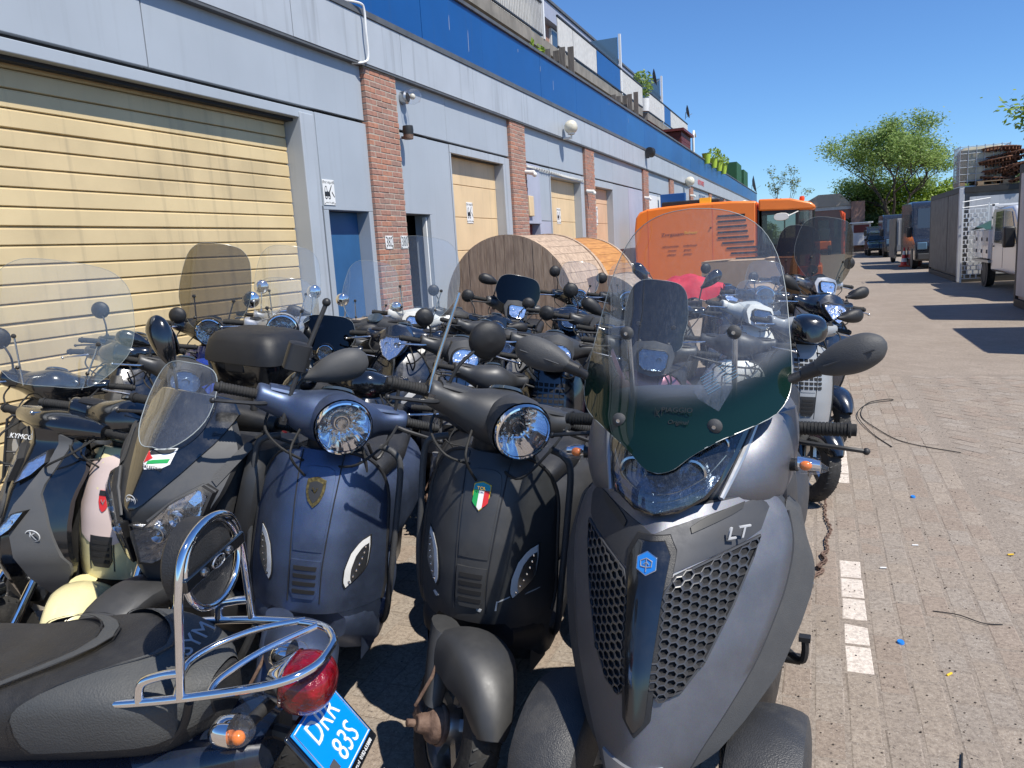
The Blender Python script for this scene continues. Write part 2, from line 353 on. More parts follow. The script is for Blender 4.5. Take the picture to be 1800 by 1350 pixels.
    def skin(s, poly, yfun, off=0.0, th=0.01, nz=16, nx=8, X=None, spl=0):
        """a plate with outline poly [(x,z)] (x-convex) lying on the surface y = yfun(x, z), its face `off` proud of it, th thick"""
        if spl: poly = cr(list(poly) + [poly[0]], spl + 1)[:-1]
        z0 = min(p[1] for p in poly); z1 = max(p[1] for p in poly); F = []; K = []
        for i in range(nz + 1):
            t = i / nz; t = 0.5 - 0.5 * math.cos(math.pi * t)
            z = z0 + (z1 - z0) * (0.004 + 0.992 * t); xs = []
            for a, b in zip(poly, poly[1:] + poly[:1]):
                if (a[1] - z) * (b[1] - z) <= 0 and abs(a[1] - b[1]) > 1e-9:
                    xs.append(a[0] + (b[0] - a[0]) * (z - a[1]) / (b[1] - a[1]))
            if len(xs) < 2: continue
            xl, xr = min(xs), max(xs)
            F.append([(x, yfun(x, z) - off, z) for x in [xl + (xr - xl) * j / nx for j in range(nx + 1)]])
            K.append([(p[0], p[1] + th, p[2]) for p in F[-1]])
        k = len(F); m = nx + 1; v = [p for r in F for p in r] + [p for r in K for p in r]; o = k * m; f = []
        for i in range(k - 1):
            for j in range(nx):
                a = i * m + j
                f.append((a, a + 1, a + m + 1, a + m)); f.append((o + a, o + a + m, o + a + m + 1, o + a + 1))
            a = i * m; f.append((a, a + m, o + a + m, o + a)); a += nx; f.append((a, o + a, o + a + m, a + m))
        for j in range(nx):
            f.append((j, o + j, o + j + 1, j + 1)); a = (k - 1) * m + j; f.append((a, a + 1, o + a + 1, o + a))
        return s.add(v, f, X)
    def mirror(s):
        o = len(s.v); fs = list(s.f); mi = list(s.mi)
        s.v += [(-x, y, z) for x, y, z in s.v]
        for f, q in zip(fs, mi): s.f.append(tuple(i + o for i in f)[::-1]); s.mi.append(q)
        return s
    def mesh(s, name, mats, sharp=38, smooth=True):
        me = bpy.data.meshes.new(name); me.from_pydata(s.v, [], s.f)
        for m in (mats if isinstance(mats, (list, tuple)) else [mats]): me.materials.append(M[m] if isinstance(m, str) else m)
        if any(s.mi): me.polygons.foreach_set('material_index', s.mi)
        bm = bmesh.new(); bm.from_mesh(me); bmesh.ops.recalc_face_normals(bm, faces=bm.faces); bm.to_mesh(me); bm.free()
        if smooth:
            me.polygons.foreach_set('use_smooth', [True] * len(me.polygons)); me.set_sharp_from_angle(angle=R(sharp))
        me.update(); return me
    def ob(s, name, mats, parent=None, bevel=0, sub=0, sharp=38, smooth=True, loc=None, rot=None, kind=None, label=None):
        o = bpy.data.objects.new(name, s.mesh(name, mats, sharp, smooth)); COL.objects.link(o)
        if parent: o.parent = parent
        if loc: o.location = loc
        if rot: o.rotation_euler = rot
        if bevel:
            b = o.modifiers.new('bevel', 'BEVEL'); b.width = bevel; b.segments = 2; b.limit_method = 'ANGLE'; b.angle_limit = R(40)
            b.harden_normals = False
        if sub:
            b = o.modifiers.new('subsurf', 'SUBSURF'); b.levels = sub; b.render_levels = sub
        if kind: o['kind'] = kind
        if label: o['label'] = label
        return o
def thing(name, label, cat, loc=(0, 0, 0), rot=(0, 0, 0), group=None, scale=1.0):
    o = bpy.data.objects.new(name, None); COL.objects.link(o); o.empty_display_size = 0.1
    o.location = loc; o.rotation_euler = rot; o.scale = (scale,) * 3
    o['label'] = label; o['category'] = cat
    if group: o['group'] = group
    return o
def tag(o, label, cat, group=None):
    o['label'] = label; o['category'] = cat
    if group: o['group'] = group
    return o
def text(name, body, size, m, parent, X, ext=0.001, ax='CENTER', sx=1.0, shear=0.0):
    """flat lettering; X = matrix taking the text's xy plane into the parent's frame"""
    cu = bpy.data.curves.new(name, 'FONT'); cu.body = body; cu.size = size; cu.extrude = ext
    cu.align_x = ax; cu.align_y = 'CENTER'; cu.resolution_u = 3; cu.shear = shear
    cu.materials.append(M[m])
    tmp = bpy.data.objects.new(name, cu); COL.objects.link(tmp)
    me = bpy.data.meshes.new_from_object(tmp); bpy.data.objects.remove(tmp); bpy.data.curves.remove(cu)
    o = bpy.data.objects.new(name, me); COL.objects.link(o)
    if parent: o.parent = parent
    o.matrix_local = X @ Matrix.Diagonal((sx, 1, 1, 1))
    return o
def T(x, y, z): return Matrix.Translation((x, y, z))
def RX(a): return Matrix.Rotation(R(a), 4, 'X')
def RY(a): return Matrix.Rotation(R(a), 4, 'Y')
def RZ(a): return Matrix.Rotation(R(a), 4, 'Z')
def frame(o, d, up=(0, 0, 1)):
    """matrix with local z along d at o"""
    z = Vector(d).normalized(); x = Vector(up).cross(z)
    if x.length < 1e-6: x = Vector((1, 0, 0))
    x.normalize(); y = z.cross(x)
    m = Matrix((x, y, z)).transposed().to_4x4(); m.translation = Vector(o); return m
FRONT = Matrix(((1, 0, 0, 0), (0, 0, -1, 0), (0, 1, 0, 0), (0, 0, 0, 1)))   # xy plane -> faces -Y, upright
SIDE = Matrix(((0, 0, 1, 0), (1, 0, 0, 0), (0, 1, 0, 0), (0, 0, 0, 1)))     # xy plane -> faces +X, reads along +Y
# ================================================================ GROUND
def ground_mat(nm='worn_paving', k=1.0, hue=(1, 1, 1), shift=0.0):
    m, n, out = _nodes(nm); L = n.links.new
    p = n.nodes.new("ShaderNodeBsdfPrincipled"); p.inputs['Roughness'].default_value = 0.88
    g = n.nodes.new("ShaderNodeNewGeometry"); pos = n.nodes.new("ShaderNodeMapping"); pos.inputs['Location'].default_value = (shift, shift * 1.7, shift); L(g.outputs['Position'], pos.inputs[0])
    C_ = lambda c: tuple(min(.85, v * k * h * q) for v, h, q in zip(c, hue, (1.10, 1.12, 1.20))) + (1,)
    def noise(sc, det, rough=0.6):
        q = n.nodes.new("ShaderNodeTexNoise"); q.inputs['Scale'].default_value = sc; q.inputs['Detail'].default_value = det; q.inputs['Roughness'].default_value = rough
        L(pos.outputs[0], q.inputs[0]); return q.outputs[0]
    def ramp(src, a, b_, c0, c1):
        r = n.nodes.new("ShaderNodeMapRange"); r.inputs[1].default_value = a; r.inputs[2].default_value = b_; L(src, r.inputs[0])
        x = n.nodes.new("ShaderNodeMix"); x.data_type = 'RGBA'; L(r.outputs[0], x.inputs[0])
        for q, c in ((6, c0), (7, c1)):
            if isinstance(c, tuple): x.inputs[q].default_value = C_(c)
            else: L(c, x.inputs[q])
        return x.outputs[2]
    base = ramp(noise(0.9, 8), 0.3, 0.7, (0.255, 0.207, 0.153), (0.33, 0.272, 0.206))
    fine = ramp(noise(60, 6, 0.85), 0.38, 0.56, (0.165, 0.13, 0.097), base)
    peb = ramp(noise(150, 3, 0.9), 0.60, 0.70, fine, (0.54, 0.48, 0.40))
    pits = ramp(noise(80, 3, .7), 0.655, 0.70, peb, (0.045, 0.036, 0.03))
    dark = ramp(noise(34, 2), 0.72, 0.75, pits, (0.05, 0.042, 0.036))
    patch = ramp(noise(2.2, 5), 0.58, 0.75, dark, (0.22, 0.185, 0.145))
    mx = n.nodes.new("ShaderNodeMix"); mx.data_type = 'RGBA'; mx.inputs[0].default_value = .25; L(dark, mx.inputs[6]); L(patch, mx.inputs[7])
    L(mx.outputs[2], p.inputs['Base Color'])
    b_ = n.nodes.new("ShaderNodeBump"); b_.inputs['Strength'].default_value = 0.55; b_.inputs['Distance'].default_value = 0.006
    L(noise(120, 8, 0.8), b_.inputs['Height']); L(b_.outputs[0], p.inputs['Normal'])
    L(p.outputs[0], out.inputs[0]); return m
M['ground'] = ground_mat()
def far_mat():
    """the same paving where single stones are too small to see: a faint bond pattern"""
    m = M['ground'].copy(); m.name = 'worn_paving_far'; n = m.node_tree; L = n.links.new
    p = [q for q in n.nodes if q.type == 'BSDF_PRINCIPLED'][0]; src = p.inputs['Base Color'].links[0].from_socket
    tc = n.nodes.new("ShaderNodeTexCoord"); mp = n.nodes.new("ShaderNodeMapping"); mp.inputs['Rotation'].default_value = (0, 0, R(45)); L(tc.outputs['Object'], mp.inputs[0])
    br = n.nodes.new("ShaderNodeTexBrick"); br.inputs['Scale'].default_value = 1; br.inputs['Brick Width'].default_value = 0.21; br.inputs['Row Height'].default_value = 0.105
    br.inputs['Mortar Size'].default_value = 0.004; br.inputs['Color1'].default_value = (1, 1, 1, 1); br.inputs['Color2'].default_value = (0.86, 0.85, 0.84, 1); br.inputs['Mortar'].default_value = (0.87, 0.85, 0.82, 1)
    L(mp.outputs[0], br.inputs[0])
    mx = n.nodes.new("ShaderNodeMix"); mx.data_type = 'RGBA'; mx.blend_type = 'MULTIPLY'; mx.inputs[0].default_value = 0.8
    L(src, mx.inputs[6]); L(br.outputs[0], mx.inputs[7]); L(mx.outputs[2], p.inputs['Base Color']); return m
M['groundfar'] = far_mat()
g = B(); NX, NY = 40, 60
xs = [-400, -120, -40, -15] + [-9 + i * 0.9 for i in range(24)] + [18, 40, 120, 400]
ys = [-60, -15, -5, 0] + [1 + i * 1.6 for i in range(40)] + [90, 150, 300, 600]
g.grid([[(x, y, -0.006) for x in xs] for y in ys])
ground = g.ob('ground', 'groundfar', kind='structure')
bedding = B(); bedding.grid([[(x, y, 0.0029) for x in (-4.0, -0.3, 0.3, 2.0, 3.4)] for y in (0.5, 2, 4, 6, 9.4)])
bed = bedding.ob('sand_joints', ground_mat('joint_sand', .90, shift=2.0), ground, kind='stuff')

def paver_mesh(nm, m, w=0.204, d=0.1, r=0.007):
    b = B(); h = 0.004
    ring = lambda k, z: [(-w / 2 + k, -d / 2 + k, z), (w / 2 - k, -d / 2 + k, z), (w / 2 - k, d / 2 - k, z), (-w / 2 + k, d / 2 - k, z)]
    b.rings([ring(0, -0.03), ring(0, h - 0.003), ring(r, h)], True, True)
    return b.mesh(nm, m, smooth=False)
pm = []
for i, (k_, hue) in enumerate(((.99, (1, 1, 1)), (1.04, (1, .995, .985)), (.95, (1.02, .98, .96)), (1.02, (.98, 1, 1.02)))):
    pm.append(paver_mesh('paver', ground_mat('paver_stone_' + ('plain', 'pale', 'brown', 'grey')[i], k_, hue, i * 3.1)))
# one shared stone material in world-like variation would repeat: each copy is turned by 180 degrees at random
pw = paver_mesh('white_paver', ground_mat('white_paver_stone', 2.25, (1, 1.06, 1.14), 5.0))
cells = []
def in_white(x, y): return abs(x - 0.14) < 0.03 and any(a < y < b for a, b in ((1.0, 1.5), (2.88, 3.98), (5.30, 6.36), (7.7, 8.8)))
W1 = 0.1075
col = 0; x = -3.93
while x < 0.86:                                             # running bond, stones lying along the road
    y = 0.6 + (0.1075 if col % 2 else 0)
    while y < 9.3:
        cells.append((x, y, 90, in_white(x, y))); y += 0.214
    x += W1; col += 1
# herringbone on the carriageway
a = 0.1075
for i in range(-60, 90):
    for j in range(-60, 90):
        k = (i - j) % 4
        if k == 0: u, v, rot = (i + 1) * a, (j + 0.5) * a, 0
        elif k == 2: u, v, rot = (i + 0.5) * a, (j + 1) * a, 90
        else: continue
        X = 0.94 + (u - v) * 0.7071 + 0.6; Y = 5 + (u + v) * 0.7071
        if 0.97 < X < 3.2 and 1.6 < Y < 9.3: cells.append((X, Y, rot + 45, False))
def seen(c):
    x, y = c[0], c[1]
    return x > -0.25 and y > 1.9 and x < 0.30 * y + 0.35
cells.sort(key=lambda c: c[0] ** 2 + c[1] ** 2)
near = [c for c in cells if seen(c)]; whites = [c for c in near if c[3]]; plain = [c for c in near if not c[3]]
single = whites + plain[:296 - len(whites)]; sset = set(single)
for c in single:
    o = bpy.data.objects.new('paver', pw if c[3] else random.choice(pm)); COL.objects.link(o); o.parent = ground
    o.location = (c[0], c[1], random.uniform(-0.001, 0.0015) + 0.006 - 0.006); o.rotation_euler = (R(random.uniform(-.4, .4)), R(random.uniform(-.4, .4)), R(c[2] + random.choice((0, 180)) + random.uniform(-.7, .7)))
rest = B(); 
for c in cells:
    if c in sset: continue
    if not (c[0] < 0.30 * c[1] + 0.8 and c[1] > 0.5): continue
    X_ = T(c[0], c[1], random.uniform(-0.001, 0.0015)) @ RZ(c[2]); w, d, h = 0.102, 0.05, 0.004; rest.cur = 4 if c[3] else random.randrange(4)
    rest.add([(-w, -d, h), (w, -d, h), (w, d, h), (-w, d, h), (-w - .002, -d - .002, -0.01), (w + .002, -d - .002, -0.01), (w + .002, d + .002, -0.01), (-w - .002, d + .002, -0.01)],
             [(0, 1, 2, 3), (4, 5, 1, 0), (5, 6, 2, 1), (6, 7, 3, 2), (7, 4, 0, 3)], X_)
rest.ob('pavers', [m_.materials[0] for m_ in pm] + [pw.materials[0]], ground, smooth=False, kind='stuff')
# raised pavement along the workshops
kb = B(); kb.box(-4.75, -3.55, 0, 66, -0.05, 0.12)
kb.ob('pavement', 'concrete', kind='structure', bevel=0.01)
# grit, cigarette ends, caps, leaves and twigs on the paving
gr = B()
for i in range(1500):
    y = random.uniform(1.6, 9); x = random.uniform(-0.3, 0.3 * y + 0.4); r = random.uniform(0.0015, 0.0045)
    gr.sphere((x, y, 0.0045 + r * 0.4), (r, r * random.uniform(.6, 1.2), r * .6), 5, 3)
gr.ob('grit', mat('grit_stone', (0.12, 0.09, 0.07), 0.9, col2=(0.03, 0.025, 0.02), vscale=200), kind='stuff')
bu = B()
for px, py in ((0.68, 5.05), (0.36, 3.1)): pass
for (x, y, rz) in ((0.54, 4.98, 20), (0.31, 3.12, 70)):
    b = B(); b.lathe([(0.0, 0.009), (0.012, 0.009), (0.014, 0.006), (0.015, 0.0), (0.0, 0.0)], 12, T(x, y, 0.005) @ RX(8)); 
    tag(b.ob('bottle_cap', 'stickerblue'), 'blue bottle cap lying %s on the paving' % ('further off beyond the chain' if y > 4 else 'beside the end of the white stones'), 'bottle cap')
for (x, y, rz, c, l) in ((0.88, 4.15, 20, 'yellowp', 'orange cigarette end farthest out on the paving'), (0.45, 2.92, 50, 'yellowp', 'orange cigarette end just beyond the nearer blue cap'),
                         (0.30, 3.85, 10, 'white', 'white cigarette end near the long dark twig'), (0.47, 4.18, 5, 'white', 'white cigarette end lying crosswise before the blue cap')):
    b = B(); b.tube([(x - .014 * math.cos(R(rz)), y - .014 * math.sin(R(rz)), 0.008), (x + .014 * math.cos(R(rz)), y + .014 * math.sin(R(rz)), 0.008)], 0.004, 8)
    tag(b.ob('cigarette_end', c), l, 'cigarette end')
b = B(); b.tube([(0.46, 3.43, .008), (0.55, 3.41, .012), (0.63, 3.36, .01), (0.70, 3.37, .008)], 0.0022, 5, smooth=12)
tag(b.ob('twig', 'rubber'), 'thin dark twig lying across the paving right of the white stones', 'twig')
b = B(); b.tube([(0.42, 2.45, .008), (0.40, 2.3, .012), (0.41, 2.15, .008), (0.40, 2.05, .007)], 0.003, 5, smooth=12)
tag(b.ob('twig', 'rubber'), 'dark twig pointing away near the bottom edge of the paving', 'twig')
b = B(); b.prism([(0.70, 3.02), (0.76, 3.03), (0.80, 3.0), (0.83, 3.04), (0.86, 2.99), (0.84, 2.96), (0.79, 2.98), (0.74, 2.99)], 0.006, 0.0075)
tag(b.ob('paper_scrap', 'white'), 'torn white scrap of paper on the carriageway', 'paper scrap')
b = B(); b.tube([(0.52, 6.15, .01), (0.40, 6.6, .012), (0.33, 7.2, .02), (0.44, 7.7, .012), (0.66, 7.9, .01), (0.62, 7.95, .01), (0.44, 7.75, .01), (0.36, 7.2, .01), (0.46, 6.7, .012), (0.62, 6.3, .01), (0.95, 6.05, .01)], 0.0035, 5, smooth=60)
tag(b.ob('loose_wire', 'rubber'), 'loop of thin black wire lying on the paving', 'wire')

# ================================================================ WORKSHOP ROW
WX = -4.6
ws = thing('workshop_building', 'long low grey workshop row with brick pillars, cream doors and a blue parapet', 'building', (WX, 0, 0))
def wbox(name, m, x0, x1, y0, y1, z0, z1, parent=None, bevel=0.004, label=None, sm=False):
    b = B(); b.box(x0 - WX, x1 - WX, y0, y1, z0, z1)
    return b.ob(name, m, parent or ws, bevel=bevel, smooth=sm, label=label)
END = 66.2
PIL = [(7.58, 8.26), (11.86, 12.53), (16.15, 16.87), (22.06, 22.76), (26.3, 27.05), (30.7, 31.5), (36.4, 37.3), (42.2, 43.0), (48.5, 49.3), (55, 56)]
# structural core behind everything
cb = B(); cb.box(-9, -0.45, -1, END, -0.05, 4.2); cb.ob('core_wall', 'black_in', ws)
# --- upper wall panels (z 3.09 .. 3.72), one plate between seams
def bays():
    e = [0.2] + [v for p in PIL for v in p] + [END]
    return [(e[i], e[i + 1]) for i in range(0, len(e) - 1, 2)]
BAYS = bays()
seams = {0: [4.63], 1: [9.63], 2: [13.86], 3: [18.7, 20.4], 4: [24.5], 5: [29]}
for i, (a, b_) in enumerate(BAYS):
    cuts = [a] + seams.get(i, [(a + b_) / 2]) + [b_]
    for c0, c1 in zip(cuts, cuts[1:]):
        wbox('upper_panel', 'wall', WX - 0.05, WX + random.uniform(-.003, .003), c0 + 0.006, c1 - 0.006, 3.10, 3.76)
    wbox('seam_backing', 'dark_gap', WX - 0.12, WX - 0.052, a, b_, 2.95, 3.9, bevel=0)
# --- doors and lower panels per bay
def panels_lower(y0, y1, z0=0.0, z1=3.065, m='wall'):
    wbox('wall_panel', m, WX - 0.05, WX + random.uniform(-.003, .003), y0, y1, z0, z1)
def jambs(y0, y1, ztop, d=0.16, w=0.09, m='wall'):
    """returns of an opening: jamb linings and head"""
    wbox('door_jamb', m, WX - d, WX + 0.008, y0 - w, y0, 0, ztop + 0.0)
    wbox('door_jamb', m, WX - d, WX + 0.008, y1, y1 + w, 0, ztop + 0.0)
    wbox('door_head', m, WX - d, WX + 0.010, y0 - w, y1 + w, ztop + 0.001, 3.065)
# bay 0: large sectional door
def sectional(y0, y1, ztop, rows, m, sagz=0.0, recess=0.155, label=None):
    dr = B(); dr.box(WX - recess - 0.05 - WX, WX - recess - 0.03 - WX, y0 + .004, y1 - .004, 0.02, ztop - .006)
    root = dr.ob('garage_door', m, ws, smooth=False, label=label)
    for z0, z1 in rows:
        b = B(); x = -recess; h = 0.010
        # each board has a chamfered lip: top edge set back, bottom edge proud
        prof = [(x - 0.03, z0 + 0.004), (x - 0.004, z0 + 0.004), (x + 0.004, z0 + 0.009), (x + 0.004, z1 - h), (x - 0.004, z1 - 0.006), (x - 0.004, z1), (x - 0.03, z1)]
        b.rings([[(p[0], y, p[1]) for p in prof] for y in (y0 + .006, y1 - .006)])
        b.ob('door_board', random.choice((m, m, 'creamB')) if m == 'cream' else m, root, smooth=False)
    return root
rows = []; z = 0.12
steps = []
k = 0
while z < 2.95:
    hgt = 0.122
    rows.append((z, min(z + hgt - (0.009 if k % 5 == 4 else 0.004), 2.97))); z += hgt; k += 1
d0 = sectional(0.6, 6.38, 2.975, rows, 'cream')

wbox('door_post', 'wall2', WX - 0.21, WX + 0.03, 6.383, 6.60, 0, 3.03, bevel=0.008)
wbox('door_head_trim', 'wall', WX - 0.06, WX + 0.018, 0.2, 6.62, 2.978, 3.062, bevel=0.006)
panels_lower(6.61, 7.57, 2.16)
# blue door
jambs(6.74, 7.50, 2.13, 0.16, 0.085); 
bd = wbox('blue_door', 'bluedoor', WX - 0.20, WX - 0.145, 6.745, 7.495, 0.02, 2.125)
b = B(); b.box(-0.145, -0.125, 6.80, 6.84, 1.45, 1.56); b.box(-0.125, -0.10, 6.81, 6.83, 1.46, 1.50); b.ob('lock_plate', 'chromeworn', bd)
# bay 1: dark open doorway + door 2
jambs(8.32, 8.96, 2.13, 0.22, 0.055); wbox('open_doorway', 'black_in', WX - 0.42, WX - 0.38, 8.28, 9.2, 0, 2.2)
b = B(); b.box(-0.10, -0.04, 8.925, 8.95, 0.1, 2.1); b.ob('open_door', 'white', ws, bevel=0.004, rot=(0, 0, 0))
panels_lower(8.262, 9.02, 2.16); panels_lower(9.03, 9.66)
def roll(y0, y1, zt, m, recess=0.15, label=None):
    hs = [0.02, 0.62, 1.14, 1.66, 2.13, 2.58, zt - 0.004]
    return sectional(y0, y1, zt, [(a, b) for a, b in zip(hs, hs[1:])], m, recess=recess, label=label)
roll(9.70, 11.58, 2.96, 'cream2'); jambs(9.70, 11.58, 2.96, 0.2, 0.035, 'wall2'); wbox('door_post', 'wall2', WX - 0.05, WX + 0.004, 11.62, 11.855, 0, 3.065)
# bay 2
jambs(12.62, 13.2, 2.06, 0.16, 0.08, 'wallviolet'); panels_lower(12.54, 13.84, 2.12); panels_lower(13.29, 13.84, 0, 2.11, 'wallviolet')
wbox('blue_door', 'bluedoor', WX - 0.19, WX - 0.145, 12.63, 13.19, 0.02, 1.75); wbox('door_light', 'reddoor', WX - 0.19, WX - 0.145, 12.63, 13.19, 1.76, 2.05)
roll(13.9, 15.88, 2.93, 'cream2', label='cream door with a sagging white cable over it'); jambs(13.9, 15.88, 2.93, 0.2, 0.035, 'wall2'); wbox('door_post', 'wall2', WX - 0.05, WX + 0.004, 15.92, 16.14, 0, 3.065)
# bay 3
roll(16.92, 18.6, 2.92, 'cream3', label='pinkish cream door'); jambs(16.92, 18.6, 2.92, 0.2, 0.035, 'wall2'); panels_lower(18.65, 20.3, 0, 3.065, 'wall'); panels_lower(20.31, 22.05, 0, 3.065, 'wallviolet')
for i, (a, b_) in enumerate(BAYS):
    if i < 4: continue
    mid = a + (b_ - a) * 0.45
    panels_lower(a + .003, mid - 0.005); 
    if i % 2 == 0: roll(mid + 0.05, b_ - 0.3, 2.9, 'cream2'); jambs(mid + .05, b_ - .3, 2.9, 0.2, 0.03, 'wall2'); panels_lower(b_ - .26, b_ - .003)
    else: panels_lower(mid, b_ - .003)
b = B(); b.box(0.004, 0.012, 22.8, 26.2, 1.9, 3.0); b.ob('white_board', 'white', ws, smooth=False)
# --- brick pillars
def brick_mesh(nm, m, w, d, h):
    b = B(); b.box(-w / 2, w / 2, -d / 2, d / 2, -h / 2, h / 2); me = b.mesh(nm, m, smooth=False)
    bm = bmesh.new(); bm.from_mesh(me); bmesh.ops.bevel(bm, geom=bm.edges[:], offset=0.004, segments=1, affect='EDGES'); bm.to_mesh(me); bm.free(); return me
bmats = ['brickA', 'brickA', 'brickB', 'brickC']
stretch = [brick_mesh('brick', m_, 0.10, 0.212, 0.052) for m_ in bmats]
header = [brick_mesh('brick', m_, 0.10, 0.100, 0.052) for m_ in bmats]
nb = 0
for pi, (a, b_) in enumerate(PIL):
    proud = 0.05; zt = 3.72
    pb = B(); pb.box(-0.25, proud - 0.004, a + 0.004, b_ - 0.004, 0, zt); pil = pb.ob('brick_pillar', 'mortar', ws, smooth=False)
    far = B(); n = 0
    while 0.03 + n * 0.0625 < zt - 0.05:
        z = 0.03 + 0.031 + n * 0.0625; y = a; lim = b_ - 0.01; odd = n % 2
        seq = ([0.1] if odd else [0.212]) + [0.212] * 4
        for w in seq:
            if y + 0.05 > lim: break
            w = min(w, lim - y + 0.01)
            sc = w / (0.212 if w > 0.15 else 0.1)
            if pi < 2 and z > (1.0 if pi == 0 else 1.75) and nb < 299:
                o = bpy.data.objects.new('brick', random.choice(stretch if w > 0.15 else header)); COL.objects.link(o); o.parent = pil
                o.location = (proud - 0.05 + random.uniform(-.0025, .0025), y + w / 2, z + random.uniform(-.0015, .0015)); o.scale = (1, sc * 0.995, 1); nb += 1
                o.rotation_euler = (R(random.uniform(-.5, .5)), 0, R(random.uniform(-.6, .6)))
            else:
                far.cur = random.randrange(4)
                far.cbox((proud - 0.05 + random.uniform(-.002, .002), y + w / 2, z), (0.10, w * 0.99, 0.052))
            y += w + 0.011
        n += 1
    if far.v: far.ob('bricks', bmats, pil, smooth=False, kind='stuff')
# --- fascia, cap, blue band
y = 0.2; i = 0
while y < END:
    w = 2.05 if y < 34 else 4.2
    wbox('fascia_panel', 'wall2', WX - 0.06, WX + 0.075 + random.uniform(-.002, .002), y + .004, min(y + w, END) - .004, 3.685, 4.165, bevel=0.003)
    y += w
wbox('fascia_soffit', 'cap', WX - 0.05, WX + 0.07, 0.2, END, 3.66, 3.682, bevel=0)
wbox('ledge_cap', 'cap', WX - 0.15, WX + 0.09, 0.2, END, 4.168, 4.235, bevel=0.004)
y = 0.2; i = 0
while y < END:
    w = (2.2, 1.9, 2.6)[i % 3] if y < 34 else 3.5
    wbox('blue_panel', 'bandlight' if y > 18 and i % 2 else 'band', WX - 0.10, WX + 0.015 + random.uniform(-.002, .002), y + .003, min(y + w, END) - .003, 4.238, 4.985, bevel=0.002)
    y += w; i += 1
wbox('parapet_cap', 'cap', WX - 0.16, WX + 0.05, 0.2, END, 4.99, 5.04, bevel=0.004)
b = B(); b.box(-9, -0.12, 0.2, END, 4.15, 4.25); b.ob('terrace_deck', 'concrete', ws)
# rain streaks and peeled spots on the blue band
for (y, z, h) in ((9.1, 4.75, .12), (9.9, 4.55, .2), (10.5, 4.4, .3), (12.5, 4.8, .06), (13.6, 4.7, .10), (14.3, 4.5, .18), (18.5, 4.85, .05), (20.5, 4.7, .12)):
    b = B(); b.prism([(y, z), (y + .012, z + .02), (y + .018, z + h), (y + .006, z + h * .8)], 0.016, 0.0185, ax='x'); b.ob('paint_flake', 'lilac', ws, smooth=False)
# white hose from the ledge to the pillar head, cable over door, sagging
b = B(); b.tube([(0.05, 7.25, 4.24), (0.12, 7.5, 4.26), (0.13, 7.56, 4.2), (0.13, 7.56, 4.0), (0.12, 7.58, 3.75), (0.10, 7.52, 3.68), (0.02, 7.40, 3.66)], 0.013, 8, smooth=40)
b.ob('drain_hose', 'white', ws)
b = B()
for k in range(3):
    b.tube([(0.03, 12.58, 3.02 - k * .012), (0.03, 13.6, 3.0), (0.03, 14.8, 2.985 - k * .01), (0.03, 16.1, 2.97)], 0.009, 5, smooth=30)
for k in range(26): b.cbox((0.03, 12.6 + k * .135, 3.01 - k * .0016), (.03, .03, .035))
b.ob('cable', 'whiteplastic', ws)
# wall lamps
def globe_lamp(y, z, r, label, drop=False, m='globe'):
    t = thing('wall_lamp', label, 'lamp', (WX + 0.075, y, z), group='globe lamps along the workshop wall')
    b = B(); b.sphere((0.16, 0, 0), r, 18, 12); b.ob('globe', m, t)
    b = B(); b.tube([(0, 0, -r * 1.5), (0.16, 0, -r * 1.5), (0.16, 0, -r * .8)], 0.025, 10); b.lathe([(r * .5, 0), (r * .55, .03), (r * .3, .04)], 14, T(.16, 0, -r * 1.05)); b.ob('lamp_bracket', 'whiteplastic', t)
globe_lamp(14.6, 3.86, 0.13, 'cream globe lamp on the fascia between the second and third brick pillars')
globe_lamp(29.4, 3.75, 0.17, 'cream globe lamp on the fascia above the far grey doors'); globe_lamp(52, 3.75, 0.2, 'farthest pale globe lamp at the end of the fascia')
t = thing('wall_lamp', 'round clear glass bulkhead lamp beside the nearest brick pillar', 'lamp', (WX, 8.46, 3.47))
b = B(); b.lathe([(0, 0), (.07, 0), (.075, .02), (.075, .07), (.055, .085)], 20, RY(90)); b.ob('lamp_base', 'alu', t)
b = B(); b.lathe([(.06, .08), (.085, .10), (.09, .16), (.075, .22), (.04, .245), (0, .25)], 20, RY(90)); b.ob('lamp_glass', 'lens', t)
b = B(); b.sphere((.15, 0, 0), .035); b.ob('bulb', 'globe', t)
t = thing('beacon', 'small dark alarm beacon with orange base on the nearest brick pillar', 'beacon', (WX + 0.05, 8.30, 3.02))
b = B(); b.lathe([(.06, .0), (.065, .05), (.06, .10), (.0, .11)], 18, T(.09, 0, 0)); b.ob('beacon_dome', 'signblack', t)
b = B(); b.lathe([(0, -.05), (.055, -.05), (.06, .0), (0, .0)], 18, T(.09, 0, 0)); b.box(0, .09, -.015, .015, -.04, -.01); b.ob('beacon_base', 'rusty', t)
t = thing('dark_lamp', 'dark floodlight hanging from the ledge above the fourth pillar', 'lamp', (WX + 0.1, 22.2, 4.15))
b = B(); b.loft([(-.0, .1, 0, .1, .1, .1), (.14, .12, -.02, .13, .12, .14), (.2, .12, -.05, .1, .1, .12)], 14, ax='y'); b.ob('lamp_head', 'signblack', t)
b = B(); b.box(0, .1, -.02, .02, -.2, 0); b.ob('lamp_bracket', 'signblack', t)
